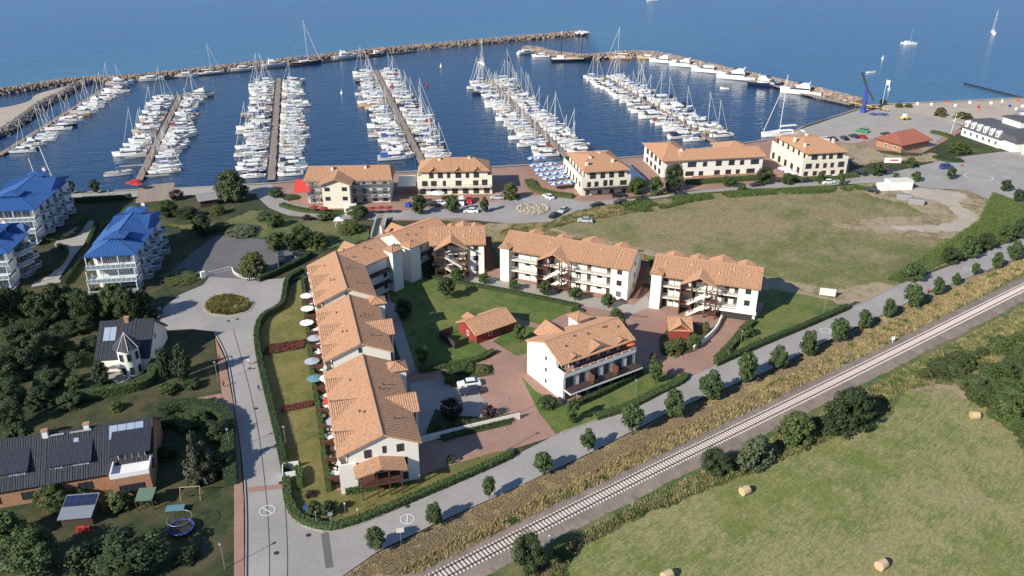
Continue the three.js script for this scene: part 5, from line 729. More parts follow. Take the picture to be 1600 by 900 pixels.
const shrubs = [
  // x, y, top, width, crown, bare, name, category, label
  [827, 898, 834, 56, 'dark', 0.03, 'bush', 'bush', 'round dark bush beside the railway at the picture edge'], [1118, 746, 700, 48, 'dark', 0.03, 'bush', 'bush', 'upright dark bush at the hay field edge beside the reeds'],
  [1181, 731, 679, 78, 'grey', 0, 'willow_scrub', 'shrub', 'grey-green willow scrub between two dark bushes by the railway'], [1245, 697, 639, 66, 'middome', 0, 'bush', 'bush', 'rounded green bush next to the largest dark thicket'], [1330, 674, 602, 118, 'darkdome', 0, 'thicket', 'thicket', 'largest dark thicket at the corner of the hay field'],
  [360, 313, 264, 58, 'willow', 0.06, 'willow_tree', 'tree', 'big rounded willow beside the harbour promenade'], [395, 433, 391, 52, 'olive', 0.05, 'garden_tree', 'tree', 'olive tree in the fenced corner bed at the parking entrance'], [316, 368, 335, 34, 'dark', 0.06, 'garden_tree', 'tree', 'dark tree at the edge of the shadowed parking'],
  [112, 303, 282, 15, 'mid', 0.15, 'promenade_tree', 'tree', 'small promenade tree next to the blue-roofed villa'], [150, 302, 281, 16, 'dark', 0.15, 'promenade_tree', 'tree', 'small promenade tree below the red parasols'], [275, 313, 296, 22, 'purple', 0.05, 'copper_beech', 'tree', 'dark purple tree on the promenade beside the wooden deck'],
  [308, 752, 668, 62, 'greycone', 0.02, 'conifer', 'tree', 'large grey-green conifer beside the brick row house'], [283, 596, 540, 30, 'cone', 0.03, 'conifer', 'tree', 'pale slim conifer, taller of the pair by the turret house'], [256, 592, 543, 22, 'cone', 0.03, 'conifer', 'tree', 'dark slim conifer, shorter of the pair by the turret house'], [157, 602, 563, 26, 'cone', 0.02, 'conifer', 'tree', 'dark conifer in front of the turret house terrace'], [15, 672, 626, 44, 'dark', 0.03, 'garden_tree', 'tree', 'dark tree behind the brick row house at the edge'],
  [45, 905, 822, 95, 'mid', 0.03, 'garden_tree', 'tree', 'broad green tree in the bottom corner garden'], [200, 905, 824, 120, 'dark', 0.02, 'garden_tree', 'tree', 'wide dark tree in front of the green roofed shelter'], [80, 800, 754, 55, 'mid', 0.02, 'garden_bush', 'bush', 'garden bush by the brick row house wall'], [185, 800, 764, 42, 'olive', 0, 'garden_bush', 'bush', 'garden bush between the solar garden house and the shelter'], [262, 618, 596, 34, 'mid', 0, 'garden_bush', 'bush', 'bush on the lawn below the slim conifers'], [300, 610, 590, 30, 'dark', 0, 'garden_bush', 'bush', 'darker bush beside the brick path entrance'], [180, 644, 625, 26, 'olive', 0, 'garden_bush', 'bush', 'small bush behind the solar panels of the row house'], [118, 610, 585, 28, 'mid', 0, 'garden_bush', 'bush', 'pale bush in the dark garden beside the turret house'],
  [655, 318, 305, 24, 'mid', 0.1, 'plaza_tree', 'tree', 'bushy plaza tree beside the blue bins'], [655, 335, 306, 24, 'dark', 0.12, 'plaza_tree', 'tree', 'dark plaza tree left of the white van'], [708, 333, 305, 25, 'street', 0.12, 'plaza_tree', 'tree', 'dark plaza tree by the cream house front'], [757, 332, 308, 15, 'street2', 0.12, 'plaza_tree', 'tree', 'slim plaza tree by the silver car'], [798, 312, 284, 30, 'olive', 0.04, 'plaza_tree', 'tree', 'yellow-green tree left of the blue parasol terrace'],
  [996, 305, 276, 32, 'mid', 0.03, 'harbour_tree', 'tree', 'broad green tree at the corner of the parasol house'], [1024, 305, 277, 22, 'mid', 0.03, 'harbour_tree', 'tree', 'green tree between the parasol house and ivy wall'], [1052, 298, 255, 34, 'dark', 0.03, 'ivy_bush', 'bush', 'ivy mass climbing the white hall wall'], [1138, 292, 275, 26, 'mid', 0, 'harbour_bush', 'bush', 'round bush under the white hall windows'], [1160, 300, 286, 14, 'street', 0.05, 'harbour_bush', 'bush', 'small round tree at the harbour road kerb'], [1196, 288, 262, 30, 'dark', 0.04, 'harbour_tree', 'tree', 'dark tree between the white hall and the hotel'], [1232, 289, 270, 26, 'mid', 0, 'harbour_bush', 'bush', 'bush at the corner of the hotel terrace'], [1282, 287, 268, 12, 'street', 0.05, 'harbour_bush', 'bush', 'small bush beside the white parked cars'], [1315, 289, 272, 11, 'mid', 0.05, 'harbour_bush', 'bush', 'small bush right of the white parked cars'], [1371, 275, 255, 20, 'dark', 0.03, 'harbour_tree', 'tree', 'dark tree near the sign board by the pavilion'], [1423, 263, 246, 16, 'mid', 0.06, 'harbour_tree', 'tree', 'green tree on the forecourt below the brick pavilion'], [1432, 284, 268, 16, 'mid', 0.02, 'harbour_bush', 'bush', 'bush beside the white storage hut'], [1400, 281, 270, 11, 'mid', 0.02, 'harbour_bush', 'bush', 'little bush behind the white storage hut'], [1487, 280, 262, 14, 'dark', 0.05, 'circle_tree', 'tree', 'tree beside the painted ring junction'], [1573, 299, 281, 18, 'dark', 0.05, 'circle_tree', 'tree', 'tree on the kerb past the painted ring'], [1593, 316, 296, 18, 'dark', 0.05, 'circle_tree', 'tree', 'tree at the bend below the painted ring'],
  [1500, 240, 219, 34, 'middome', 0, 'hotel_bush', 'bush', 'green thicket below the beach hotel lawn'], [1470, 182, 167, 20, 'bright', 0, 'dune_bush', 'bush', 'pale green dune bush nearer the harbour crane'], [1505, 186, 174, 30, 'bright', 0, 'dune_bush', 'bush', 'wide pale dune bush behind the beach hotel'], [1380, 163, 155, 14, 'olive', 0, 'dune_bush', 'bush', 'low dune bush beside the flag on the quay'], [1405, 168, 160, 12, 'olive', 0, 'dune_bush', 'bush', 'low dune bush at the start of the beach'], [1420, 168, 161, 13, 'olive', 0, 'dune_bush', 'bush', 'low dune bush between the yard and the beach'],
  [616, 446, 430, 24, 'dark', 0.05, 'courtyard_tree', 'tree', 'dark tree in the shaded corner under the angled wing'], [644, 436, 421, 22, 'mid', 0.05, 'courtyard_tree', 'tree', 'green tree in the courtyard corner beside the tower'], [670, 428, 406, 26, 'ball', 0.05, 'courtyard_tree', 'tree', 'green tree before the bent block galleries'], [698, 468, 435, 30, 'dark', 0.3, 'courtyard_tree', 'tree', 'spreading tree with bare trunk on the courtyard lawn'], [632, 498, 468, 28, 'dark', 0.1, 'courtyard_tree', 'tree', 'dark tree beside the shadowed path'], [660, 570, 542, 26, 'mid', 0.25, 'courtyard_tree', 'tree', 'small tree at the hedge corner of the lawn'], [812, 536, 507, 24, 'mid', 0.3, 'courtyard_tree', 'tree', 'small leafy tree between red shed and white gable'],
  [715, 441, 418, 22, 'ball', 0.22, 'ball_tree', 'tree', 'clipped ball tree, first along the gallery walk from the corner'], [757, 444, 427, 20, 'ball', 0.22, 'ball_tree', 'tree', 'clipped ball tree, second along the gallery walk from the corner'], [804, 454, 437, 19, 'ball', 0.2, 'ball_tree', 'tree', 'clipped ball tree, third along the gallery walk from the corner'], [850, 462, 440, 24, 'ball', 0.2, 'ball_tree', 'tree', 'clipped ball tree, fourth along the gallery walk from the corner'], [899, 470, 449, 24, 'ball', 0.2, 'ball_tree', 'tree', 'clipped ball tree, fifth along the gallery walk from the corner'], [950, 482, 459, 24, 'ball', 0.2, 'ball_tree', 'tree', 'clipped ball tree, last along the gallery walk'],
  [705, 658, 620, 36, 'purple', 0.05, 'copper_shrub', 'shrub', 'dark purple shrub at the shaded car bays'], [763, 655, 632, 24, 'purple', 0.05, 'copper_shrub', 'shrub', 'dark purple shrub beside the courtyard lamp'], [856, 640, 616, 30, 'dark', 0, 'lawn_bush', 'bush', 'dark bush below the blank white gable'], [894, 662, 625, 22, 'mid', 0.15, 'lawn_tree', 'tree', 'tree at the front corner of the balcony block'], [1023, 600, 565, 24, 'mid', 0.25, 'lawn_tree', 'tree', 'tree on the lawn corner opposite the hut'], [1020, 570, 551, 15, 'bright', 0.3, 'lawn_tree', 'tree', 'small pale tree near the courtyard drive'], [1062, 545, 525, 14, 'bright', 0.2, 'hut_tree', 'tree', 'small pale tree in the bed before the red hut'], [1102, 522, 502, 13, 'bright', 0.3, 'hut_tree', 'tree', 'small yellow tree beside the garage ramp wall'], [902, 490, 480, 22, 'dark', 0, 'lawn_bush', 'bush', 'low dark bush behind the balcony block tower'],
  [965, 548, 520, 26, 'middome', 0, 'bed_shrub', 'shrub', 'shrub bank at the hut bed, drive end'], [1050, 556, 530, 40, 'olive', 0, 'bed_shrub', 'shrub', 'shrub bank in front of the red hut'], [1085, 545, 520, 26, 'middome', 0, 'bed_shrub', 'shrub', 'shrub bank along the garage ramp'], [972, 520, 496, 20, 'middome', 0, 'bed_shrub', 'shrub', 'shrub beside the bicycle stands'], [963, 502, 480, 26, 'middome', 0, 'bed_shrub', 'shrub', 'leafy shrub between bicycle stands and tower'], [722, 582, 568, 40, 'mid', 0, 'bed_shrub', 'shrub', 'shrub in the bed above the white car'], [754, 583, 568, 30, 'olive', 0, 'bed_shrub', 'shrub', 'shrub at the tip of the bed above the white car'], [700, 600, 575, 24, 'mid', 0, 'bed_shrub', 'shrub', 'shrub at the shaded end of the car bays'], [1135, 560, 540, 28, 'middome', 0, 'bed_shrub', 'shrub', 'lower shrub on the bank beside the garage drive'], [1165, 530, 508, 26, 'mid', 0, 'bed_shrub', 'shrub', 'upper shrub on the bank beside the garage drive'],
  [692, 680, 658, 30, 'dark', 0, 'bed_shrub', 'shrub', 'dark shrub in the bed by the end of the white ramp wall'], [722, 674, 655, 28, 'mid', 0, 'bed_shrub', 'shrub', 'leafy shrub between the two purple shrubs'], [745, 668, 654, 24, 'dark', 0, 'bed_shrub', 'shrub', 'dark shrub just left of the courtyard lamp'],
  [705, 725, 711, 16, 'mid', 0, 'bed_shrub', 'shrub', 'shrub beside the gable terrace on the ramp edge'], [800, 708, 700, 18, 'grey', 0, 'bed_shrub', 'shrub', 'grey shrub at the foot of the brick ramp'], [490, 808, 783, 26, 'mid', 0, 'corner_shrub', 'shrub', 'shrub behind the hedge at the street corner signs'], [513, 808, 782, 24, 'dark', 0, 'corner_shrub', 'shrub', 'darker shrub behind the hedge at the street corner'], [485, 778, 766, 20, 'purple', 0, 'corner_shrub', 'shrub', 'reddish shrub in the stone bed on the terrace lawn'],
  [470, 388, 350, 36, 'mid', 0.03, 'park_tree', 'tree', 'park tree nearest the angled wing hedge'], [495, 388, 360, 40, 'olive', 0, 'park_tree', 'tree', 'broad green park tree above the angled wing'], [432, 392, 362, 34, 'mid', 0, 'park_tree', 'tree', 'park tree at the parking bay with the dark cars'], [455, 392, 365, 26, 'dark', 0, 'park_tree', 'tree', 'dark park tree between parking bays'], [558, 342, 320, 38, 'mid', 0, 'park_tree', 'tree', 'dense round tree below the scaffolded house'], [548, 366, 343, 46, 'olive', 0, 'park_bush', 'bush', 'wide bush beside the footbridge'], [510, 345, 330, 30, 'mid', 0, 'park_bush', 'bush', 'bush between the white gazebo and the curved path'], [412, 345, 328, 30, 'grey', 0, 'park_bush', 'bush', 'grey willow bush in the park meadow'], [430, 356, 334, 28, 'mid', 0, 'park_bush', 'bush', 'round bush beside the curved path'], [480, 345, 335, 18, 'purple', 0, 'park_bush', 'bush', 'reddish bush on the park lawn'], [260, 340, 312, 34, 'mid', 0, 'park_bush', 'bush', 'bush behind the blue villa near the pavilion'], [290, 342, 322, 34, 'dark', 0, 'park_bush', 'bush', 'dark bush below the grey pavilion'], [340, 335, 318, 26, 'olive', 0, 'park_bush', 'bush', 'pale bush right of the grey pavilion'], [380, 368, 350, 60, 'grey', 0, 'reed_bed', 'reeds', 'reed bed above the parking apron, nearer the park trees'], [345, 362, 345, 40, 'middome', 0, 'reed_bed', 'reeds', 'reed bed above the parking apron, nearer the villa'], [430, 310, 295, 24, 'mid', 0, 'park_bush', 'bush', 'bush beside the red tarpaulin'], [455, 312, 303, 30, 'olive', 0, 'park_bush', 'bush', 'low planting along the scaffolded house terrace'], [280, 437, 427, 70, 'olive', 0, 'park_bush', 'bush', 'long low bush beside the entrance gate'],
];
for (const [x, y, t, w, kind, bare, name, cat, label] of shrubs) tree(name, label, cat, kind, x, y, t, w, bare, undefined, name === 'thicket' || name === 'willow_scrub' ? 0.62 : 1);
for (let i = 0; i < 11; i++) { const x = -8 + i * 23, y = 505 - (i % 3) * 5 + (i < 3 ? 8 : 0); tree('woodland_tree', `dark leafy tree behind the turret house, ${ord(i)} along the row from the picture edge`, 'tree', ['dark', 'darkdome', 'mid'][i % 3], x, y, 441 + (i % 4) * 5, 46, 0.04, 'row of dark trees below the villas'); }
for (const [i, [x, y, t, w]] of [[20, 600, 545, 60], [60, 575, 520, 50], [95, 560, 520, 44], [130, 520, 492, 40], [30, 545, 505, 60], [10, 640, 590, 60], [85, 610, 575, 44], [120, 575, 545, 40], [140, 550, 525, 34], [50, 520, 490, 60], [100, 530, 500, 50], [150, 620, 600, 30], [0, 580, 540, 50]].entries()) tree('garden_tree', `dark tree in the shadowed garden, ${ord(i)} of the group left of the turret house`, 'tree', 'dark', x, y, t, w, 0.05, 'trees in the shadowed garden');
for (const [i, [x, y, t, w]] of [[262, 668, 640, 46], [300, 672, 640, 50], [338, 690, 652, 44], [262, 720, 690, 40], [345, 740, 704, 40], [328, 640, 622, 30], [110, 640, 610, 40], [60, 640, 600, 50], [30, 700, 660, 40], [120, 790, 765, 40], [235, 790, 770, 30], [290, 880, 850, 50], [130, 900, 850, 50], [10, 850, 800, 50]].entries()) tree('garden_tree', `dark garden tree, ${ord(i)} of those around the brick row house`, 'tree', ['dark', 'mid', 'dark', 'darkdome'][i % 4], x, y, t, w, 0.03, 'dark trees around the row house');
// hedges: a core with leafy faces all over it
function hedge(label, px, w, h, tone, closed) {
  const P = px.length > 2 ? curve(px, 50, 0) : line(px).flatMap((p, i, a) => i ? [p] : Array.from({ length: 20 }, (_, k) => p.clone().lerp(a[1], k / 20))), pos = [], col = [];
  for (let i = 1; i < P.length; i++) {
    const a = P[i - 1], b = P[i], l = a.distanceTo(b), d = b.clone().sub(a).normalize(), n = V(-d.z, 0, d.x), cnt = Math.ceil(l * (w + 2 * h) * 26);
    for (let k = 0; k < cnt; k++) { const q = rnd(w + 2 * h), t = rnd(), f = q < w ? [q - w / 2, h, V(0, 1, 0)] : q < w + h ? [-w / 2, q - w, n.clone().negate()] : [w / 2, q - w - h, n]; const p = a.clone().lerp(b, t).addScaledVector(n, f[0] + rnd(-0.07, 0.07)); p.y = f[1] + rnd(-0.08, 0.08); const kk = rnd(0.65, 1.4); leaf(pos, col, p, f[2].clone().add(V(rnd(-0.6, 0.6), rnd(-0.6, 0.6), rnd(-0.6, 0.6))).normalize(), 0.26, tone.map((v) => v * kk)); }
  }
  const o = thing('hedge', label, 'hedge'); part(o, 'hedge_core', ribbon(P, w - 0.12, -0.1, h - 0.08), plain(tone[0], tone[1], tone[2], 0.95)); part(o, 'foliage', tris(pos, null, col), leafMat); return o;
}
hedge('long clipped hedge curving along the street beside the terrace lawn', [[474, 427], [452, 440], [446, 462], [440, 482], [412, 500], [403, 520], [404, 550], [424, 640], [440, 705], [446, 740]], 1.1, 1.5, DK);
hedge('clipped hedge rounding the street corner below the porch gable', [[448, 752], [452, 788], [466, 812], [492, 824], [520, 828], [560, 817], [650, 780], [775, 726], [800, 714]], 1.2, 1.2, MID);
hedge('straight hedge between the terrace patios and the lawn', [[473, 437], [482, 520], [490, 595], [500, 655], [507, 715], [515, 770]], 0.8, 1.3, MID);
hedge('low hedge round the porch terrace', [[540, 772], [590, 763], [632, 748]], 1.2, 1.3, MID);
hedge('long dark hedge between the courtyard lawn and the gallery walk', [[664, 433], [730, 446], [800, 459], [905, 481]], 0.9, 1.0, DK);
hedge('hedge along the lower edge of the courtyard lawn', [[655, 582], [700, 574], [745, 565], [772, 552]], 1.3, 1.0, MID);
hedge('hedge in front of the balcony block patio', [[890, 640], [940, 618], [1003, 586]], 1.0, 1.3, DK);
hedge('flowering hedge along the road below the balcony block', [[930, 655], [975, 641], [1030, 614], [1066, 596], [1070, 588]], 1.6, 1.0, MID);
hedge('dark straight hedge along the road beside the east lawn', [[1118, 572], [1200, 536], [1260, 511], [1325, 483]], 1.2, 1.2, DK);
hedge('hedge along the garage drive', [[1120, 566], [1145, 540], [1168, 512], [1176, 506]], 1.6, 1.2, MID);
hedge('shrub border between car bays and brick ramp', [[690, 688], [740, 670], [800, 656]], 1.6, 0.9, MID);
hedge('tall clipped garden hedge below the turret house', [[110, 628], [160, 620], [230, 604], [240, 590], [242, 572]], 1.6, 1.9, MID);
hedge('dark hedge between the parking and the angled wing', [[404, 441], [440, 425], [478, 406], [484, 400]], 1.2, 1.4, DK);
hedge('dark hedge behind the villa lawns along the promenade', [[110, 317], [150, 315], [205, 311]], 1.4, 1.5, DK);
hedge('low hedge along the white path beside the nearest villa', [[100, 446], [128, 405], [152, 352]], 1.0, 1.2, DK);
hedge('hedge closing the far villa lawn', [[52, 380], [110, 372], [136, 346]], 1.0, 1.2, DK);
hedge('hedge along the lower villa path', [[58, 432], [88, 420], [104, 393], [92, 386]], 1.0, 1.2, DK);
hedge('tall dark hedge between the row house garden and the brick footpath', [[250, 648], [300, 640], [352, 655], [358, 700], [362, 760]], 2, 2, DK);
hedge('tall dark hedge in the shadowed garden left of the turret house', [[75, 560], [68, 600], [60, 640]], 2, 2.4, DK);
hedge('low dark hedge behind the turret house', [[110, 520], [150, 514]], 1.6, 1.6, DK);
hedge('shrub border below the windows of the white harbour hall', [[1072, 288], [1130, 284], [1192, 280]], 2.6, 1.3, MID);
hedge('shrub border in front of the cream harbour hotel', [[1240, 284], [1290, 281], [1338, 276]], 2.2, 1.2, OL);
hedge('planted bank between blue parasols and the turning circle', [[826, 284], [838, 298], [862, 305], [895, 309]], 3, 1.1, OL);
hedge('shrub row in front of the scaffolded house', [[440, 322], [470, 330], [520, 334], [575, 334]], 2, 1, MID);
hedge('hedge on the beach hotel lawn edge', [[1455, 208], [1480, 214], [1520, 236], [1548, 238]], 2, 1.2, MID);
hedge('clipped bed beside the brick pavilion drive', [[1462, 246], [1480, 252], [1502, 252]], 3.5, 0.9, DK);
hedge('small hedge round the bin store', [[470, 765], [468, 745], [462, 738]], 1.0, 1.4, MID);
// red flower beds on the terrace lawn
for (const [pts, l] of [[[[414, 549], [478, 538]], 'wide band of red flowers across the terrace lawn'], [[[442, 641], [490, 632]], 'narrow band of red flowers lower down the terrace lawn']]) {
  const P = line(pts), pos = [], col = [], w = pts[0][1] < 600 ? 4.4 : 2; for (let i = 0; i < 1500; i++) { const p = P[0].clone().lerp(P[1], rnd()); p.z += rnd(-w / 2, w / 2); p.y = rnd(0.15, 0.45); const k = rnd(); leaf(pos, col, p, V(rnd(-0.6, 0.6), 1, rnd(-0.6, 0.6)).normalize(), 0.36, k < 0.6 ? [rnd(0.10, 0.2), 0.018, 0.018] : [0.045, 0.05, 0.02]); }
  const o = part(scene, 'flower_bed', tris(pos, null, col), leafMat); o.userData = { label: l, category: 'flower bed' };
}
// grasses: countless tufts
function tufts(name, label, poly, n, h, colours, spread = 0.35, patchy = 0) {
  const pos = [], col = []; for (let i = 0; i < 9; i++) { const t = rnd(6.3), r = rnd(spread), x = Math.sin(t) * r, z = Math.cos(t) * r, a = rnd(6.3), w = 0.075, lx = rnd(-0.25, 0.25), lz = rnd(-0.25, 0.25), hh = rnd(0.6, 1); pos.push(x - Math.cos(a) * w, 0, z - Math.sin(a) * w, x + Math.cos(a) * w, 0, z + Math.sin(a) * w, x + lx, hh, z + lz); }
  const im = new THREE.InstancedMesh(tris(pos), std({ roughness: 0.9 }), n), P = line(poly), m = new THREE.Matrix4(), q = new THREE.Quaternion(); let i = 0;
  const xs = P.map((p) => p.x), zs = P.map((p) => p.z), x0 = Math.min(...xs), x1 = Math.max(...xs), z0 = Math.min(...zs), z1 = Math.max(...zs), inside = (x, z) => { let c = false; for (let a = 0, b = P.length - 1; a < P.length; b = a++) if ((P[a].z > z) !== (P[b].z > z) && x < (P[b].x - P[a].x) * (z - P[a].z) / (P[b].z - P[a].z) + P[a].x) c = !c; return c; };
  for (let guard = 0; i < n && guard < n * 60; guard++) {
    const x = rnd(x0, x1), z = rnd(z0, z1); if (!inside(x, z) || fbm(x / 40 + 3, z / 40 + 3, 6, 3) < patchy) continue;
    const f = fbm(x / 64 + 9, z / 64 + 9, 32, 3), c = colours[Math.max(0, Math.min(colours.length - 1, Math.floor((f - 0.25) * 2 * colours.length + rnd(-0.3, 0.3))))], s = rnd(0.6, 1.3), k = rnd(0.85, 1.15);
    q.setFromAxisAngle(V(0, 1, 0), rnd(6.3)); im.setMatrixAt(i, m.compose(V(x, 0.02, z), q, V(s * 1.3, s * h, s * 1.3))); im.setColorAt(i, rgb(c[0] * k, c[1] * k, c[2] * k)); i++;
  }
  im.count = i; im.name = numbered(name); im.userData = { kind: 'stuff', label }; im.castShadow = im.receiveShadow = true; scene.add(im);
}
const STRAW = [0.36, 0.29, 0.135], TAN_ = [0.28, 0.22, 0.115], GRN = [0.11, 0.15, 0.04], BRN = [0.25, 0.185, 0.115], DG = [0.075, 0.12, 0.034];
tufts('dry_grass', 'brownish dry grass on the upper half of the railway verge', [[592, 866], [762, 785], [921, 712], [1042, 650], [1162, 598], [1300, 533], [1450, 460], [1450, 474], [1300, 556], [1100, 655], [940, 735], [780, 812], [620, 895], [540, 905]], 9000, 0.2, [BRN, TAN_, BRN, STRAW]);
tufts('tall_grass', 'straw coloured tall grass band along the railway verge', [[620, 895], [780, 812], [940, 732], [1100, 652], [1300, 554], [1450, 472], [1600, 405], [1610, 420], [1440, 512], [1114, 672], [950, 752], [800, 822], [660, 900]], 15000, 0.6, [TAN_, STRAW, STRAW, TAN_, GRN]);
tufts('field_edge_grass', 'rough grass between railway and hay field', [[860, 868], [1000, 786], [1150, 716], [1280, 652], [1450, 560], [1600, 480], [1600, 600], [1540, 610], [1480, 596], [1400, 612], [1390, 645], [1180, 736], [1000, 804], [900, 860], [870, 905], [820, 905]], 14000, 0.5, [GRN, STRAW, GRN, TAN_, DG]);
tufts('reeds', 'tall green reeds along the harbour road side of the meadow', [[965, 322], [1000, 315], [1100, 305], [1180, 299], [1280, 295], [1380, 291], [1370, 295], [1270, 302], [1200, 304], [1110, 311], [1080, 315], [1020, 330], [980, 331]], 9000, 1.05, [DG, GRN, DG, GRN], 0.6, 0.46);
tufts('meadow_fringe', 'dry fringe grass between the turning circle and the meadow', [[780, 366], [800, 352], [860, 350], [900, 332], [950, 322], [1000, 330], [960, 338], [900, 346], [850, 360], [1000, 398], [1190, 442], [1180, 452], [1000, 412], [800, 372]], 7000, 0.7, [STRAW, TAN_, GRN]);
tufts('bank_grass', 'tall green grass on the bank beside the upper road', [[1552, 302], [1620, 325], [1600, 362], [1480, 408], [1405, 442], [1385, 436], [1470, 385], [1530, 345]], 9000, 0.6, [GRN, DG, GRN]);
tufts('island_grass', 'yellow grasses planted on the roundabout island', [[322, 480], [332, 467], [357, 462], [382, 467], [392, 477], [383, 488], [357, 493], [331, 490]], 1500, 0.9, [[0.2, 0.17, 0.05], OL, STRAW]);
{ // wild thicket beside the hay field, right edge: reads as one mass
  const im = new THREE.InstancedMesh(CR.middome, leafMat, 170), m = new THREE.Matrix4(), q = new THREE.Quaternion(); let i = 0;
  for (let g = 0; i < 170 && g < 4000; g++) { const x = rnd(1390, 1720), y = rnd(495, 720); if (y < 590 - (x - 1400) * 0.36 + 8 || y > 592 + Math.max(0, x - 1500) * 1.05 || (x < 1440 && y > 588)) continue; const p = G(x, y), s = rnd(1, 2.3); q.setFromAxisAngle(V(0, 1, 0), rnd(6.3)); im.setMatrixAt(i, m.compose(p, q, V(s * 1.3, s * rnd(0.5, 0.9), s * 1.3))); const k = rnd(0.7, 1.25); im.setColorAt(i, rgb(k, k * rnd(0.9, 1.1), k)); i++; }
  im.count = i; im.name = 'wild_undergrowth'; im.userData = { kind: 'stuff', label: 'dense wild green undergrowth beside the hay field' }; im.castShadow = im.receiveShadow = true; scene.add(im);
}
for (const [x, y, l, r] of [[1163, 772, 'round hay bale by the hedge bushes along the railway', 0.5], [1376, 888, 'round hay bale lying in the open hay field', 0.6], [1522, 654, 'round hay bale near the undergrowth at the field corner', 0], [1042, 905, 'round hay bale cut by the bottom picture edge', 0.6]]) { const o = thing('hay_bale', l, 'hay bale', G(x, y), r, 'round bales on the hay field'); part(o, 'bale', metric(new THREE.CylinderGeometry(0.72, 0.72, 1.35, 24).rotateZ(Math.PI / 2).translate(0, 0.7, 0)), M.hayroll); for (const s of [-0.68, 0.68]) part(o, 'wound_end', cyl(0.7, 0.66, 0.03).rotateZ(Math.PI / 2).translate(s + 0.015, 0.7, 0), M.tan); }
// ---------------------------------------------------------------- piers and boats
// hull along x, bow at +x, 1 m long and 1 m wide; scaled per boat
function hullGeo(full, sheer, transom) {
  const N = 10, st = []; for (let i = 0; i <= N; i++) { const t = i / N, w = 0.5 * Math.pow(Math.max(0, 1 - Math.pow(t, full)), 0.75) * (t < 0.25 ? transom + (1 - transom) * t / 0.25 : 1), top = 0.78 + sheer * t * t; st.push([[-0.5 + t * (1 + 0.0), 0], [[w * 0.35, -0.35], [w * 0.82, 0.12], [w, top]]]); }
  const pos = [], q = (a, b, c, d) => pos.push(...a, ...b, ...c, ...a, ...c, ...d), P = (i, k, s) => [st[i][0][0] + (k === 2 ? 0.02 * i / N : 0), st[i][1][k][1], st[i][1][k][0] * s];
  for (let i = 0; i < N; i++) for (const s of [-1, 1]) for (let k = 0; k < 2; k++) q(P(i, k, s), P(i + 1, k, s), P(i + 1, k + 1, s), P(i, k + 1, s));
  for (let k = 0; k < 2; k++) q(P(0, k, -1), P(0, k + 1, -1), P(0, k + 1, 1), P(0, k, 1));
  const deck = []; for (let i = 0; i < N; i++) { const a = P(i, 2, -1), b = P(i + 1, 2, -1), c = P(i + 1, 2, 1), d = P(i, 2, 1); for (const p of [a, b, c, d]) p[1] -= 0.1; deck.push(...a, ...b, ...c, ...a, ...c, ...d); }
  return [tris(pos), tris(deck)];
}
const HULL = { motor: hullGeo(2.6, 0.45, 0.88), sail: hullGeo(2.2, 0.3, 0.6) };
const taper = (l, h, w, x, y, fx = 0.7, fz = 0.8, back = 0) => { const g = new THREE.BoxGeometry(l, h, w), p = g.attributes.position; for (let i = 0; i < p.count; i++) if (p.getY(i) > 0) p.setXYZ(i, p.getX(i) > 0 ? p.getX(i) - l * (1 - fx) : p.getX(i) + back, p.getY(i), p.getZ(i) * fz); g.computeVertexNormals(); return metric(g.translate(x, y + h / 2, 0)); };
M.metal_pale = plain(0.6, 0.61, 0.62, 0.4);
const deckMat = std({ color: rgb(0.68, 0.67, 0.64), roughness: 0.6 }), teak = plain(0.40, 0.31, 0.22), wake = plain(0.6, 0.62, 0.64);
function motorboat(L, { hull = M.gel, fly = false, open = false, canvas = null }) {
  const o = new THREE.Group(), W = L * 0.34, H = 0.75 + L * 0.055;
  const h = part(o, 'hull', HULL.motor[0], hull), d = part(o, 'deck', HULL.motor[1], open ? teak : deckMat); for (const m of [h, d]) { m.scale.set(L, H, W); m.position.y = SEA + 0.05; }
  const y = SEA + 0.05 + H * 0.7; part(o, 'cockpit_sole', slabBox(-L * 0.46, -L * 0.12, y + 0.02, y + 0.06, -W * 0.36, W * 0.36), teak);
  if (!open) {
    const c = part(o, 'cabin', taper(L * 0.5, 0.85 + L * 0.03, W * 0.72, L * 0.04, y, 0.55, 0.78), M.gel); part(c, 'cabin_window', taper(L * 0.47, 0.42, W * 0.735, L * 0.035, y + 0.42, 0.72, 0.86), M.glass); part(c, 'cabin_roof', taper(L * 0.36, 0.12, W * 0.66, -L * 0.03, y + 0.86 + L * 0.03, 0.85, 0.9), M.white);
    if (fly) { const f = part(o, 'flybridge', taper(L * 0.26, 0.7, W * 0.56, -L * 0.06, y + 1 + L * 0.03, 0.75, 0.9), M.gel); part(f, 'flybridge_window', taper(L * 0.1, 0.35, W * 0.5, L * 0.05, y + 1.65 + L * 0.03, 0.6, 0.9), M.glass); part(f, 'radar_arch', merge([bar(V(-L * 0.16, y + 1, -W * 0.26), V(-L * 0.2, y + 2.6, -W * 0.22), 0.06), bar(V(-L * 0.16, y + 1, W * 0.26), V(-L * 0.2, y + 2.6, W * 0.22), 0.06), bar(V(-L * 0.2, y + 2.6, -W * 0.22), V(-L * 0.2, y + 2.6, W * 0.22), 0.08)]), M.white); }
  } else part(o, 'windscreen', taper(L * 0.12, 0.5, W * 0.62, L * 0.08, y, 0.4, 0.8), M.glass_pale);
  if (canvas) part(o, 'canvas_cover', taper(L * 0.3, 0.75, W * 0.76, -L * 0.28, y + 0.25, 0.9, 0.75, 0.2), canvas);
  part(o, 'bow_rail', merge([bar(V(L * 0.1, y + 0.75, W * 0.36), V(L * 0.44, y + 0.85, W * 0.06), 0.03, 3), bar(V(L * 0.1, y + 0.75, -W * 0.36), V(L * 0.44, y + 0.85, -W * 0.06), 0.03, 3)]), M.metal);
  return o;
}
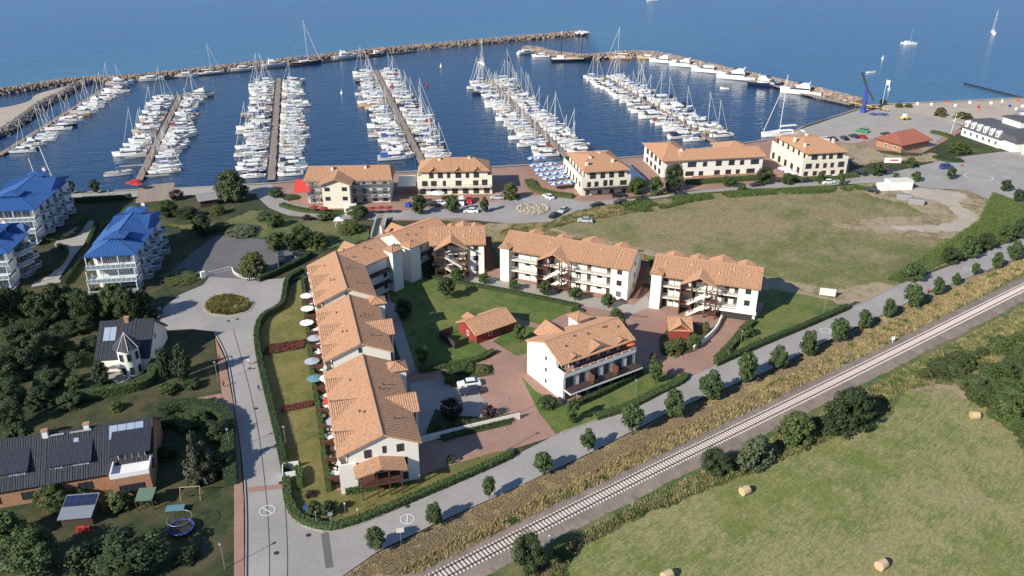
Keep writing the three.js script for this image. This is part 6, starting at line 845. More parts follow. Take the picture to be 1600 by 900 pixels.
function sailboat(L, { hull = M.gel, cover = M.blue, mastH = 1.28 }) {
  const o = new THREE.Group(), W = L * 0.30, H = 0.8 + L * 0.03;
  const h = part(o, 'hull', HULL.sail[0], hull), d = part(o, 'deck', HULL.sail[1], rnd() < 0.3 ? teak : deckMat); for (const m of [h, d]) { m.scale.set(L, H, W); m.position.y = SEA + 0.05; }
  const y = SEA + 0.05 + H * 0.7, top = y + L * mastH, mx = L * 0.08;
  const c = part(o, 'coachroof', taper(L * 0.46, 0.55, W * 0.55, L * 0.02, y, 0.6, 0.75), M.gel); part(c, 'cabin_window', taper(L * 0.3, 0.16, W * 0.57, -L * 0.02, y + 0.22, 0.9, 0.9), M.glass);
  part(o, 'cockpit', slabBox(-L * 0.42, -L * 0.2, y + 0.03, y + 0.1, -W * 0.28, W * 0.28), teak);
  const m = part(o, 'mast', bar(V(mx, y, 0), V(mx - 0.15, top, 0), 0.095, 6), M.metal_pale); part(m, 'boom', bar(V(mx, y + 1.3, 0), V(-L * 0.34, y + 1.35, 0), 0.08), M.white); part(m, 'spreader', bar(V(mx - 0.08, y + L * 0.7, -W * 0.32), V(mx - 0.08, y + L * 0.7, W * 0.32), 0.04, 4), M.white);
  part(o, 'sail_cover', metric(new THREE.CapsuleGeometry(0.2, L * 0.34, 2, 7).rotateZ(Math.PI / 2).translate(-L * 0.12, y + 1.52, 0)), cover);
  part(o, 'furled_jib', bar(V(L * 0.47, y + 0.3, 0), V(mx, top - L * 0.1, 0), 0.07, 5), cover === M.blue ? M.white : M.offwhite); part(o, 'backstay', bar(V(-L * 0.48, y + 0.2, 0), V(mx - 0.15, top, 0), 0.025, 3), M.metal);
  return o;
}
const proto = [
  ...[[M.gel, false, null], [M.gel, true, null], [M.gel, false, M.blue], [M.navy, true, null], [M.gel, false, M.offwhite], [M.gel, false, M.navy], [M.gel, true, M.offwhite], [M.tan, false, null], [M.gel, false, M.teal], [M.grey, true, null], [M.gel, false, M.redwood]].map(([hull, fly, canvas]) => [(L) => motorboat(L, { hull, fly, canvas }), 'motor_cruiser', `${hull === M.navy ? 'dark-hulled' : hull === M.tan ? 'wooden' : hull === M.grey ? 'grey' : 'white'} motor cruiser${fly ? ' with flybridge' : canvas === M.teal ? ' with teal cover' : canvas === M.redwood ? ' with red cover' : canvas === M.blue ? ' with blue cover' : canvas === M.navy ? ' with navy cover' : canvas ? ' with pale cover' : ''}`]),
  [(L) => motorboat(L * 0.75, { open: true }), 'open_motorboat', 'small open motorboat'],
  ...[[M.gel, M.blue, 1.3], [M.gel, M.white, 1.22], [M.gel, M.offwhite, 1.38], [M.navy, M.blue, 1.3], [M.gel, M.navy, 1.18], [M.gel, M.redwood, 1.25], [M.tan, M.offwhite, 1.2], [M.gel, M.teal, 1.34]].map(([hull, cover, mh]) => [(L) => sailboat(L, { hull, cover, mastH: mh }), 'sailing_yacht', `${hull === M.navy ? 'dark-hulled' : hull === M.tan ? 'wooden' : 'white'} sailing yacht with ${cover === M.blue ? 'blue' : cover === M.redwood ? 'red' : cover === M.teal ? 'teal' : cover === M.navy ? 'navy' : cover === M.white ? 'white' : 'pale'} sail cover`]),
];
const made = proto.map(([f]) => [f(9), f(11)]), used = new Set();
function boat(kind, L, pos, turn, label, group) {
  const [, name, text] = proto[kind], src = made[kind][L > 10 ? 1 : 0], o = src.clone(), s = L / (L > 10 ? 11 : 9);
  o.name = numbered(name); o.position.set(pos.x, SEA - SEA * s, pos.z); o.scale.setScalar(s); o.rotation.y = turn; o.userData = { label: label(text), category: name === 'sailing_yacht' ? 'sailboat' : 'motorboat', group }; scene.add(o); return o;
}
const PIERS = [
  ['first', [0, 241], [165, 137], 2.2, 'P', 0.5, 4.8], ['second', [217, 281], [282, 148], 2.4, 'LR', 0.34, 4.7], ['third', [424, 280], [436, 122], 2.6, 'LR', 0.5, 4.6],
  ['fourth', [660, 254], [586, 109], 2.6, 'LR', 0.56, 4.5], ['fifth', [885, 244], [763, 123], 2.4, 'LR', 0.58, 4.6], ['sixth', [1118, 222], [938, 117], 2.4, 'LR', 0.56, 4.6],
];
for (const [nth, a, b, w, sides, sailShare, gap] of PIERS) {
  const A = G(...a, -0.3), B = G(...b, -0.3), d = B.clone().sub(A), Lp = d.length(); d.normalize(); const n = V(-d.z, 0, d.x);   // n points to the right of someone walking out
  const p = thing('floating_pier', `${nth} long boat pier counted from the picture's left side`, 'pier', null, 0, 'wooden piers in the harbour');
  part(p, 'deck', ribbon([A, B], w, SEA + 0.35, SEA + 0.75), M.plank);
  for (let s = 6; s < Lp; s += 14) for (const e of [-1, 1]) { const q = A.clone().addScaledVector(d, s).addScaledVector(n, e * (w / 2 + 0.2)); part(p, 'pile', cached('pp', () => cyl(0.16, 0.16, 3.6, 0, -1.4, 0, 6)), M.darkwood).position.set(q.x, 0, q.z); }
  for (const e of sides === 'LR' ? [-1, 1] : [1]) {
    let s = 4 + rnd(2), i = 0; const side = e < 0 ? 'left' : 'right';
    while (s < Lp - 2) {
      if (rnd() > 0.07 && !(nth === 'second' && e < 0 && s < 26 && rnd() < 0.7)) {
        const L = rnd() < 0.12 ? rnd(11.5, 14) : rnd(8, 11.4), kind = rnd() < sailShare ? pick([12, 12, 13, 13, 13, 14, 14, 14, 15, 16, 16, 17, 12, 13, 19, rnd() < 0.4 ? 18 : 14]) : pick([0, 0, 0, 0, 1, 1, 1, 2, 4, 4, 5, 5, 6, 6, rnd() < 0.3 ? 7 : 0, 8, 9, 10, 11, 3]);
        const c = A.clone().addScaledVector(d, s).addScaledVector(n, e * (w / 2 + 0.7 + L / 2)), out = rnd() < 0.6 ? 1 : -1, t = Math.atan2(-n.z * e * out, n.x * e * out) + rnd(-0.04, 0.04), idx = i++;
        boat(kind, L, c, t, (x) => `${x}, ${ord(idx)} from shore, ${side} side of ${nth} pier`, 'boats moored along the piers'); s += L * 0.13;
      } else if (rnd() < 0.5) { const q = A.clone().addScaledVector(d, s).addScaledVector(n, e * w / 2); part(p, 'finger_pontoon', ribbon([q, q.clone().addScaledVector(n, e * 8)], 0.7, SEA + 0.3, SEA + 0.6), M.concrete); }
      s += gap * rnd(0.7, 0.95);
    }
  }
}
// boats lying along the breakwaters and in open water
{
  const P = line([[205, 128], [260, 123], [400, 110], [520, 96], [650, 81]], SEA), t = thing('breakwater_pontoon', 'low dark mooring pontoon under the north breakwater', 'pontoon'); part(t, 'deck', ribbon(P, 1.6, SEA + 0.2, SEA + 0.55), M.darkwood);
  const at = (k, L, x, y, ang, lab) => boat(k, L, G(x, y, SEA), ang, () => lab, 'boats lying along the breakwaters');
  at(1, 14, 188, 132, 0.3, 'large white cruiser at the outer end of the first pier'); at(4, 13, 237, 126, 0.35, 'white cruiser alone below the north breakwater'); at(0, 12, 292, 120, 0.35, 'white motor yacht at the head of the second pier'); at(13, 13, 328, 116, 0.4, 'white ketch on the pontoon under the boulder wall'); at(0, 13, 380, 110, 0.4, 'sleek white motor yacht on the breakwater pontoon'); at(1, 14, 428, 103, 0.45, 'big white motor yacht with dark windows near the third pier'); at(15, 18, 478, 100, 0.4, 'tall masted dark sailing yacht on the breakwater pontoon'); at(1, 15, 540, 90, 0.45, 'white motor yacht at the breakwater near the fourth pier'); at(3, 11, 590, 86, 0.45, 'blue-hulled cabin boat near the pontoon end');
  at(14, 10, 752, 100, -1.2, 'lone sailing yacht under way in the harbour entrance'); at(18, 15, 968, 92, 3.0, 'wooden classic yacht with one tall mast at the east breakwater'); at(7, 12, 1010, 92, 2.8, 'brown wooden boat at the bend of the east breakwater');
  for (const [i, [x, y]] of [[1035, 98], [1068, 104], [1105, 113], [1150, 124], [1196, 134], [1251, 147]].entries()) at([1, 1, 0, 1, 3, 1][i], [16, 17, 18, 21, 18, 20][i], x, y, [2.75, 2.72, 2.7, 2.72, -0.55, 2.7][i], `large motor yacht, ${ord(i)} along the east breakwater from the bend`);
  at(4, 12, 822, 84, 0.5, 'white boat at the very head of the east breakwater'); at(0, 11, 845, 89, 3.1, 'white boat moored just inside the east breakwater head');
  at(13, 19, 1222, 212, -2.9, 'large white twin hulled yacht moored behind the hotel roof'); at(11, 6, 1132, 139, 2.9, 'small white motorboat running across the harbour'); at(13, 13, 1551, 52, 1.2, 'far sailing boat alone on the open sea'); at(13, 12, 1020, 2, 0.2, 'farthest boat at the upper edge of the sea'); at(11, 7, 1361, 114, 0.1, 'tiny white boat off the crane on the open sea');
  { const c = thing('catamaran', 'white catamaran anchored on the open sea', 'catamaran', G(1420, 69, SEA), 0.1); c.scale.setScalar(0.72); for (const z of [-2.6, 2.6]) { const h = part(c, 'hull', HULL.sail[0], M.gel); h.scale.set(13, 1.6, 2.2); h.position.set(0, 0.05, z); } part(c, 'bridge_deck', slabBox(-5.5, 3.5, 1, 1.5, -3, 3), M.gel); const k = part(c, 'saloon', taper(5.5, 1.1, 4.6, -1, 1.5, 0.8, 0.85), M.gel); part(k, 'saloon_window', taper(5.3, 0.4, 4.7, -1, 1.9, 0.88, 0.92), M.glass); part(c, 'mast', bar(V(1, 1.5, 0), V(1, 13, 0), 0.06), M.metal_pale); part(c, 'boom', bar(V(1, 3, 0), V(-5, 3, 0), 0.1), M.white); }
  { const c = thing('cargo_schooner', 'black-hulled two-masted traditional ship at the east breakwater', 'ship', G(893, 95, SEA), 0.12); for (const [m, g] of [['hull', 0], ['deck', 1]]) { const h = part(c, m, HULL.motor[g], g ? teak : M.dark); h.scale.set(25, 2, 5.5); } part(c, 'rubbing_strake', slabBox(-12, 7, 1.5, 1.7, -2.9, 2.9), M.white); for (const x of [-6.5, 6]) { const m = part(c, 'mast', bar(V(x, 1.4, 0), V(x, 15.5, 0), 0.24), M.dark); part(m, 'mast_top', bar(V(x, 15.5, 0), V(x, 17.5, 0), 0.3), M.white); part(m, 'boom', bar(V(x, 3.2, 0), V(x - 7, 3.6, 0), 0.16), teak); } part(c, 'deckhouse', taper(4, 2, 3, -7, 1.5, 0.95, 0.9), M.offwhite); part(c, 'hatch', slabBox(-3, 4, 1.5, 2.2, -1.5, 1.5), M.tan); part(c, 'bowsprit', bar(V(11, 2.4, 0), V(16, 3.6, 0), 0.16), M.dark); }
  for (const [x, y, m, l] of [[534, 146, M.white, 'white mooring buoy between third and fourth pier'], [667, 135, M.red, 'red channel buoy between fourth and fifth pier'], [689, 104, M.white, 'pale channel marker inside the breakwater'], [794, 93, M.dark, 'dark marker buoy at the fifth pier head'], [1379, 92, M.white, 'small white buoy far off the beach'], [1389, 140, M.white, 'white swimming buoy off the beach']]) { const b = part(scene, 'buoy', merge([cyl(0.7, 0.5, 0.7), cyl(0.3, 0.1, 1.4, 0, 0.7, 0)]), m); b.position.copy(G(x, y, SEA)); b.userData = { label: l, category: 'buoy' }; }
}
// boat-lift crane, flag, quay fittings
{
  const a = G(1348, 176), c = thing('boat_crane', 'blue articulated boat crane standing on the quay corner', 'crane', V(a.x, 0, a.z), -0.5);
  const CB = plain(0.03, 0.055, 0.3, 0.5); part(c, 'pedestal', merge([cyl(1.4, 1.1, 1.6), cyl(0.9, 0.9, 2, 0, 1.6, 0)]), CB); part(c, 'column', beam(V(0, 3.4, 0), V(-0.6, 12, 0), 1.1, 1.1), CB); part(c, 'jib', beam(V(-0.6, 12, 0), V(-3.4, 17.5, 0), 0.8, 0.9), M.dark); part(c, 'fly_arm', beam(V(-0.4, 11.5, 0.6), V(3.6, 6, 0.6), 0.6, 0.6), M.dark); part(c, 'ram', bar(V(0.9, 4.4, 0.2), V(0, 10, 0.2), 0.3), CB);
  const y0 = line([[1328, 163], [1388, 175]]), r = thing('yellow_barrier', 'yellow railing along the landing stage by the crane', 'railing'); part(r, 'rail', ribbon(y0, 0.25, 0.9, 1.2), plain(0.6, 0.4, 0.04)); for (let i = 0; i <= 12; i++) { const p = y0[0].clone().lerp(y0[1], i / 12); part(r, 'post', cached('yb', () => slabBox(-0.08, 0.08, 0, 1, -0.08, 0.08)), M.redwood).position.copy(p); }
  const s = thing('landing_stage', 'dark piled landing stage inside the east breakwater', 'jetty'), q = line([[1200, 133], [1260, 150], [1330, 166]], SEA); part(s, 'deck', ribbon(q, 3, -0.3, 0.05), M.plank); for (let i = 0; i < 30; i++) { const p = q[0].clone().lerp(q[2], i / 29); part(s, 'pile', cached('lp', () => cyl(0.2, 0.2, 3.6, 0, -3.8, 0, 6)), M.darkwood).position.set(p.x, 0, p.z + 1.4); }
  const f = thing('flag_pole', 'tall flag pole with a pale flag on the quay by the beach', 'flag pole', G(1378, 165)); part(f, 'pole', bar(V(0, 0, 0), V(0, 12, 0), 0.1), M.white); part(f, 'flag', plate([V(0.1, 9.5, 0), V(1.6, 9.2, 0.2), V(1.7, 11.6, 0.2), V(0.1, 11.9, 0)], 0.03), M.offwhite);
  const f2 = thing('flag_mast', 'white yard mast on the lawn of the beach hotel', 'flag pole', G(1484, 214)); part(f2, 'pole', bar(V(0, 0, 0), V(0.6, 9.5, 0), 0.1), M.white); part(f2, 'yard', bar(V(-1.5, 6, 0), V(3.4, 8.4, 0), 0.07), M.white);
  const tr = thing('boat_trailer', 'blue steel boat cradle lying on the yard by the crane', 'trailer', G(1373, 180), -0.1); part(tr, 'frame', merge([slabBox(-4, 4, 0.4, 0.65, -1.4, -1.15), slabBox(-4, 4, 0.4, 0.65, 1.15, 1.4), ...[-3.5, 0, 3.5].map((x) => slabBox(x - 0.12, x + 0.12, 0.38, 0.62, -1.15, 1.15))]), M.blue); for (const x of [-2, 2]) for (const z of [-1.6, 1.6]) part(tr, 'wheel', metric(new THREE.CylinderGeometry(0.4, 0.4, 0.3, 12).rotateX(Math.PI / 2).translate(x, 0.4, z)), M.dark);
  const lk = thing('yard_loader', 'small yellow and white loader parked on the boatyard', 'vehicle', G(1414, 187), 0.3); part(lk, 'chassis', slabBox(-2, 2, 0.5, 1.3, -0.9, 0.9), plain(0.62, 0.45, 0.06)); part(lk, 'cab', taper(1.5, 1.3, 1.6, -0.4, 1.3, 0.85, 0.9), M.white); part(lk, 'lift_arm', beam(V(0.6, 1.4, 0), V(3, 0.7, 0), 0.3, 0.25), M.white); for (const x of [-1.3, 1.2]) for (const z of [-1, 1]) part(lk, 'wheel', metric(new THREE.CylinderGeometry(0.5, 0.5, 0.4, 12).rotateX(Math.PI / 2).translate(x, 0.5, z)), M.dark);
  const dk = thing('wooden_deck', 'grey timber deck where the second pier meets the promenade', 'deck'); part(dk, 'planks', ribbon(line([[241, 315], [246, 288]]), 11, 0.02, 0.14), M.plank);
}
// ---------------------------------------------------------------- cars
const tyre = metric(new THREE.CylinderGeometry(0.33, 0.33, 0.22, 14).rotateX(Math.PI / 2)), rim = metric(new THREE.CylinderGeometry(0.2, 0.2, 0.235, 10).rotateX(Math.PI / 2));
function carGeo(van) {
  const s = new THREE.Shape(); (van ? [[-2.3, 0.35], [2.3, 0.35], [2.35, 0.9], [2.0, 1.1], [1.45, 1.25], [-2.25, 1.25]] : [[-2.2, 0.32], [2.15, 0.32], [2.22, 0.62], [2.05, 0.82], [1.0, 0.95], [-2.0, 1.0], [-2.22, 0.8]]).forEach(([x, y], i) => (i ? s.lineTo(x, y) : s.moveTo(x, y)));
  const body = metric(new THREE.ExtrudeGeometry(s, { depth: 1.56, bevelEnabled: true, bevelSize: 0.08, bevelThickness: 0.1, bevelSegments: 2 }).translate(0, 0, -0.78));
  return van ? [body, taper(3.5, 0.75, 1.66, -0.5, 1.22, 0.86, 0.88, 0.08), taper(3.3, 0.12, 1.46, -0.55, 1.95, 0.9, 0.92, 0.05)] : [body, taper(2.7, 0.52, 1.56, -0.35, 0.95, 0.76, 0.8, 0.4), taper(1.75, 0.07, 1.26, -0.3, 1.45, 0.94, 0.95, 0.04)];
}
const CAR = carGeo(false), VAN = carGeo(true), paint = (r, g, b) => new THREE.MeshPhysicalMaterial({ color: rgb(r, g, b), roughness: 0.4, clearcoat: 0.8, clearcoatRoughness: 0.1, side: THREE.DoubleSide });
const PAINT = { white: paint(0.78, 0.78, 0.77), black: paint(0.012, 0.012, 0.014), silver: paint(0.42, 0.43, 0.44), blue: paint(0.02, 0.05, 0.22), red: paint(0.45, 0.02, 0.02), green: paint(0.02, 0.22, 0.07), dark: paint(0.02, 0.025, 0.045) };
const lampW = plain(0.7, 0.7, 0.68, 0.2), lampR = plain(0.35, 0.01, 0.01, 0.3);
function car(colour, x, y, to, label, van = false) {
  const p = G(x, y), q = G(...to), o = thing(van ? 'parked_van' : 'parked_car', label, van ? 'van' : 'car', p, yaw(p, q), 'vehicles parked around the harbour'), g = van ? VAN : CAR;
  part(o, 'body', g[0], PAINT[colour]); part(o, 'windows', g[1], M.glass); part(o, 'roof', g[2], PAINT[colour]);
  for (const wx of [-1.35, 1.38]) for (const z of [-0.82, 0.82]) { const w = part(o, 'wheel', tyre, M.dark); w.position.set(wx, 0.35, z); part(w, 'rim', rim, M.metal); }
  for (const z of [-0.6, 0.6]) { part(o, 'headlight', cached('hl' + van, () => box(0.12, 0.16, 0.36, van ? 2.37 : 2.2, 0.68, 0)), lampW).position.z = z; part(o, 'tail_light', cached('tl' + van, () => box(0.1, 0.2, 0.3, van ? -2.34 : -2.24, 0.75, 0)), lampR).position.z = z; }
}
for (const c of [
  ['white', 733, 603, [700, 607], 'white estate car parked in the courtyard bay'], ['dark', 736, 615, [700, 620], 'dark blue car beside the white car in the courtyard'], ['silver', 914, 347, [880, 345], 'silver car parked on the meadow edge'], ['black', 867, 339, [880, 332], 'black car at the turning circle exit'], ['silver', 880, 331, [870, 338], 'silver car ahead of the black one at the turning circle'], ['white', 857, 310, [845, 304], 'white car parked above the stone ring island'],
  ['white', 736, 332, [700, 331], 'white car on the harbour road below the cream house'], ['silver', 777, 311, [740, 310], 'silver car parked at the end of the brick plaza'], ['white', 721, 319, [721, 330], 'white van facing out on the brick plaza', true], ['red', 733, 316, [733, 328], 'red van beside the white van on the plaza', true], ['black', 677, 322, [690, 322], 'black car next to the white trailer on the plaza'], ['white', 688, 320, [700, 320], 'small white car parked beside the black plaza car'],
  ['black', 933, 323, [900, 328], 'black car on the bend of the harbour road'], ['black', 967, 308, [940, 310], 'black car under the canopy of the parasol house'], ['black', 970, 318, [940, 321], 'black car at the reed edge of the harbour road'], ['black', 1004, 315, [975, 317], 'black car behind the reeds opposite the green tree'], ['black', 1050, 300, [1020, 303], 'black van parked at the ivy wall', true], ['dark', 1063, 306, [1030, 309], 'dark car driving beside the ivy wall'], ['black', 1182, 291, [1150, 294], 'black car in front of the white hall end'], ['black', 1257, 285, [1220, 288], 'black car below the harbour hotel'], ['white', 1302, 280, [1270, 283], 'white car parked nearest the hotel front'], ['white', 1293, 287, [1260, 290], 'white car parked on the reed side before the hotel'], ['black', 1345, 273, [1330, 268], 'black car at the corner of the hotel drive'], ['dark', 1383, 270, [1360, 264], 'dark car on the brick forecourt'], ['black', 1362, 300, [1340, 295], 'black car standing on the meadow by the white hut'], ['blue', 1478, 264, [1500, 262], 'blue van at the junction with the painted ring', true], ['green', 1347, 207, [1320, 203], 'bright green van on the boatyard', true], ['black', 1301, 219, [1292, 214], 'black car, second in the boatyard row from the hotel'], ['white', 1288, 219, [1278, 215], 'white car, first in the boatyard row from the hotel'], ['black', 1319, 218, [1310, 213], 'black car, third in the boatyard row from the hotel'], ['dark', 1334, 215, [1322, 211], 'dark car beside the red one in the boatyard'], ['red', 1346, 216, [1334, 212], 'red car at the end of the boatyard row'], ['dark', 1384, 212, [1370, 208], 'dark car behind the brick pavilion'],
  ['black', 470, 400, [440, 402], 'black car parked under the trees by the angled wing'], ['dark', 440, 409, [441, 420], 'dark blue van in the parking near the corner bed', true], ['dark', 249, 493, [255, 502], 'dark car in the shade above the turret house'],
]) car(...c);
// ---------------------------------------------------------------- parasols, lamps, signs, people, small things
function parasol(label, x, y, h, r, mat, group, name = 'parasol') { const o = thing(name, label, 'parasol', G(x, y, 0), rnd(1), group); const k = G(x, y, h); o.position.set(k.x, 0, k.z); part(o, 'pole', bar(V(0, 0, 0), V(0, h + 0.3, 0), 0.035), M.metal); part(o, 'canopy', cyl(r, 0.06, 0.55, 0, h - 0.3, 0, 8), mat); return o; }
[[479, 460, 'white'], [480, 480, 'white'], [479, 502, 'white'], [491, 526, 'grey'], [487, 562, 'grey'], [491, 589, 'teal'], [512, 588, 'white'], [518, 623, 'red'], [523, 655, 'grey']].forEach(([x, y, c], i) => parasol(`${c} parasol, ${ord(i)} down the terrace gardens from the roundabout`, x, y, i > 5 ? 6.9 : 2.4, 1.55, { white: M.white, grey: plain(0.32, 0.34, 0.42), teal: M.teal, red: M.red }[c], 'parasols on the terrace patios'));
parasol('orange parasol on the top balcony of the freestanding block', 981, 533, 7.4, 1.5, M.orange);
{ let i = 0; const blue = plain(0.045, 0.12, 0.36), pale = plain(0.6, 0.66, 0.74); for (const [x0, y0, n] of [[832, 246, 2], [836, 257, 3], [842, 264, 4], [846, 271, 4], [855, 277, 3], [866, 285, 3]]) for (let k = 0; k < n; k++) { const o = parasol(`blue and white parasol, ${ord(i)} on the harbour terrace counted from the quay`, x0 + k * 12.5, y0 - k * 1.5, 2.6, 2.1, blue, 'blue parasols on the harbour terrace'); i++; const c = o.children[1]; const g = []; for (let q = 0; q < 4; q++) g.push(plate([V(Math.sin(q * 1.571) * 2.12, 2.34, Math.cos(q * 1.571) * 2.12), V(Math.sin(q * 1.571 + 0.785) * 2.12, 2.34, Math.cos(q * 1.571 + 0.785) * 2.12), V(0, 2.9, 0)], 0.02)); part(c, 'white_panel', merge(g), pale); } }
for (const [i, [x, y]] of [[204, 284], [211, 281], [214, 286]].entries()) parasol(`red parasol, ${ord(i)} at the landing of the second pier`, x, y, 2.4, 1.8, M.red, 'red parasols by the second pier');
for (const [i, [x, y]] of [[1226, 262], [1236, 268], [683, 300]].entries()) parasol(['white parasol tent on the hotel side terrace', 'pale blue parasol below the hotel side terrace', 'white parasol at the cream house entrance'][i], x, y, 3, 2.4, M.white);
for (const [i, [x, y]] of [[566, 324], [580, 324], [594, 323], [606, 323], [490, 322], [505, 324]].entries()) parasol(`dark red cafe parasol, ${ord(i)} before the scaffolded house`, x, y, 2.4, 1.5, M.redwood, 'cafe parasols by the scaffolded house');
{ const a = G(622, 304), o = thing('cafe_canopy', 'pale cafe canopy between the scaffolded house and the cream house', 'canopy', V(a.x, 0, a.z), 0.1); part(o, 'canvas', plate([V(0, 2.7, 0), V(6, 2.7, 0), V(5.6, 3.5, -9), V(0.2, 3.5, -9)], 0.08), M.cream_cloth); for (const [x, z, h] of [[0.1, -0.1, 2.7], [5.9, -0.1, 2.7], [0.3, -8.8, 3.4], [5.5, -8.8, 3.4]]) part(o, 'post', bar(V(x, 0, z), V(x, h, z), 0.06), M.metal); }
function lamp(label, x, y, h = 4.4) { const o = thing('street_lamp', label, 'street lamp', G(x, y), 0, 'street lamps'); part(o, 'post', cyl(0.07, 0.05, h), M.metal); part(o, 'lantern', merge([cyl(0.1, 0.2, 0.3, 0, h, 0, 8), cyl(0.26, 0.08, 0.12, 0, h + 0.3, 0, 8)]), M.grey); }
for (const a of [['street lamp on the balcony block lawn', 992, 627], ['street lamp on the brick footpath by the conifer', 361, 706], ['street lamp behind the bin store', 448, 702], ['street lamp at the brick ramp foot', 790, 705], ['street lamp beside the purple courtyard shrub', 793, 656], ['street lamp on the east lawn', 1286, 493], ['street lamp behind the parking hedge', 437, 426], ['street lamp on the garage drive bank', 1156, 548], ['street lamp at the far street corner below the brick footpath', 352, 890], ['street lamp on the turret house verge', 341, 598]]) lamp(...a);
for (const [x, y, l, h] of [[208, 299, 'tall mast standing behind the blue villa roofs, shorter one', 9], [0, 0, '', 0]].slice(0, 1)) { const o = thing('yacht_mast', l, 'mast', G(60, 288, 0)); part(o, 'mast_pole', bar(V(0, 0, 0), V(-1, h, 0), 0.14), M.white); }
{ const o = thing('yacht_mast', 'tall mast standing behind the blue villa roofs, taller one', 'mast', G(86, 288, 0)); part(o, 'mast_pole', bar(V(0, 0, 0), V(-2, 13, 0), 0.16), M.white); }
function sign(label, x, y, h, mat, w, hh, shape) { const o = thing('road_sign', label, 'sign', G(x, y), 0.2, 'road signs'); part(o, 'post', cyl(0.05, 0.05, h), M.metal); part(o, 'plate', shape ? metric(new THREE.CylinderGeometry(w / 2, w / 2, 0.05, 16).rotateX(Math.PI / 2).translate(0, h, 0.08)) : box(w, hh, 0.05, 0, h, 0.08), mat); }
sign('blue parking sign behind the corner hedge', 480, 810, 2.2, M.blue, 0.8, 0.8); sign('round sign on a post at the street corner', 519, 829, 3.2, M.metal, 0.8, 0, true); sign('back of a square sign on the railway verge', 627, 853, 3, M.offwhite, 1.1, 0.8); sign('slim white post before the corner hedge', 541, 812, 3.2, M.white, 0.2, 0.3); sign('short white post before the corner hedge', 560, 815, 2.4, M.white, 0.2, 0.3); sign('slim post at the hedge bend by the street corner', 496, 826, 3.3, M.metal, 0.2, 0.3);
{ const o = thing('sign_board', 'white sign board with a red stripe below the brick pavilion', 'sign', G(1394, 256), -0.05); part(o, 'board', box(6, 1.9, 0.2, 0, 1.3, 0), M.white); part(o, 'red_stripe', box(3, 0.5, 0.03, 0.4, 1.4, 0.13), M.red); }
for (const [i, [x, y]] of [[717, 0]].entries()) { const o = thing('bicycle_stand', 'long row of bicycle stands on the paved strip beside the tower', 'bicycle stand', G(983, 494), -0.25); for (let k = 0; k < 9; k++) part(o, 'hoop', metric(new THREE.TorusGeometry(0.42, 0.05, 5, 12, Math.PI).rotateY(0.9).translate(-3.4 + k * 0.9, 0.1, 0)), M.dark); part(o, 'base', slabBox(-4.2, 5, 0, 0.1, -0.8, 0.8), M.concrete); }
for (const [x, y, m, l] of [[637, 324, M.blue, 'blue waste bin nearer the plaza tree'], [642, 323, M.blue, 'blue waste bin beside the first blue bin']]) { const b = part(scene, 'waste_bin', merge([taper(1.3, 1.3, 1.2, 0, 0, 1, 0.95), box(1.35, 0.1, 1.25, 0, 1.36, 0)]), m); b.position.copy(G(x, y)); b.userData = { label: l, category: 'waste bin' }; }
for (const [i, [x, y]] of [[1403, 165], [1433, 164], [1455, 165], [1478, 161], [1493, 167], [1515, 162], [1528, 170], [1548, 163], [1566, 160], [1577, 168], [1588, 172], [1597, 168], [1590, 160]].entries()) { const o = thing('beach_chair', `${i % 3 ? 'white' : 'coloured'} beach shelter, ${ord(i)} along the sand from the crane`, 'beach chair', G(x, y), rnd(-0.6, 0.6), 'beach shelters on the sand'); part(o, 'hood', taper(1.1, 1.1, 0.9, 0, 0.2, 0.8, 0.9), i % 3 ? M.white : pick([M.blue, M.red, M.orange])); part(o, 'seat_base', slabBox(-0.7, 0.9, 0, 0.25, -0.5, 0.5), M.tan); }
for (const [x, y, mat, l] of [[505, 655, M.white, 'white garden table on the lower terrace patio'], [515, 725, M.white, 'round white table at the porch end patio'], [500, 545, M.offwhite, 'pale garden table on the middle terrace patio'], [498, 500, M.darkwood, 'dark garden table on the upper terrace patio'], [700, 0, M.white, '']].slice(0, 4)) { const o = thing('garden_table', l, 'table', G(x, y)); part(o, 'top', cyl(0.6, 0.6, 0.05, 0, 0.72, 0, 14), mat); part(o, 'leg', cyl(0.05, 0.05, 0.72), M.metal); }
{ // patio furniture down the terrace gardens: each table with its chairs stands on its own patio
  const A = G(487, 455), B = G(528, 755); let n = 0;
  for (let i = 0; i < 22; i++) { const p = A.clone().lerp(B, (i + 0.5) / 22), o = thing('patio_set', `${['white', 'dark', 'pale'][i % 3]} table and chairs, ${ord(i)} patio down the terrace row from the roundabout`, 'patio set', V(p.x + rnd(-0.6, 0.8), 0.05, p.z), rnd(3), 'patio sets on the terrace'); const m = [M.white, M.darkwood, M.offwhite][i % 3];
    part(o, 'table_top', box(1.5, 0.06, 0.9, 0, 0.74, 0), m); part(o, 'table_leg', slabBox(-0.1, 0.1, 0, 0.7, -0.1, 0.1), m); for (const [x, z, t] of [[-0.4, 0.8, 0], [0.4, 0.8, 0], [-0.4, -0.8, Math.PI], [0.4, -0.8, Math.PI]]) { const c = part(o, 'chair', cached('pch', () => merge([box(0.5, 0.06, 0.5, 0, 0.45, 0), box(0.5, 0.5, 0.06, 0, 0.72, 0.24)])), m); c.position.set(x, 0, z); c.rotation.y = t; } }
}
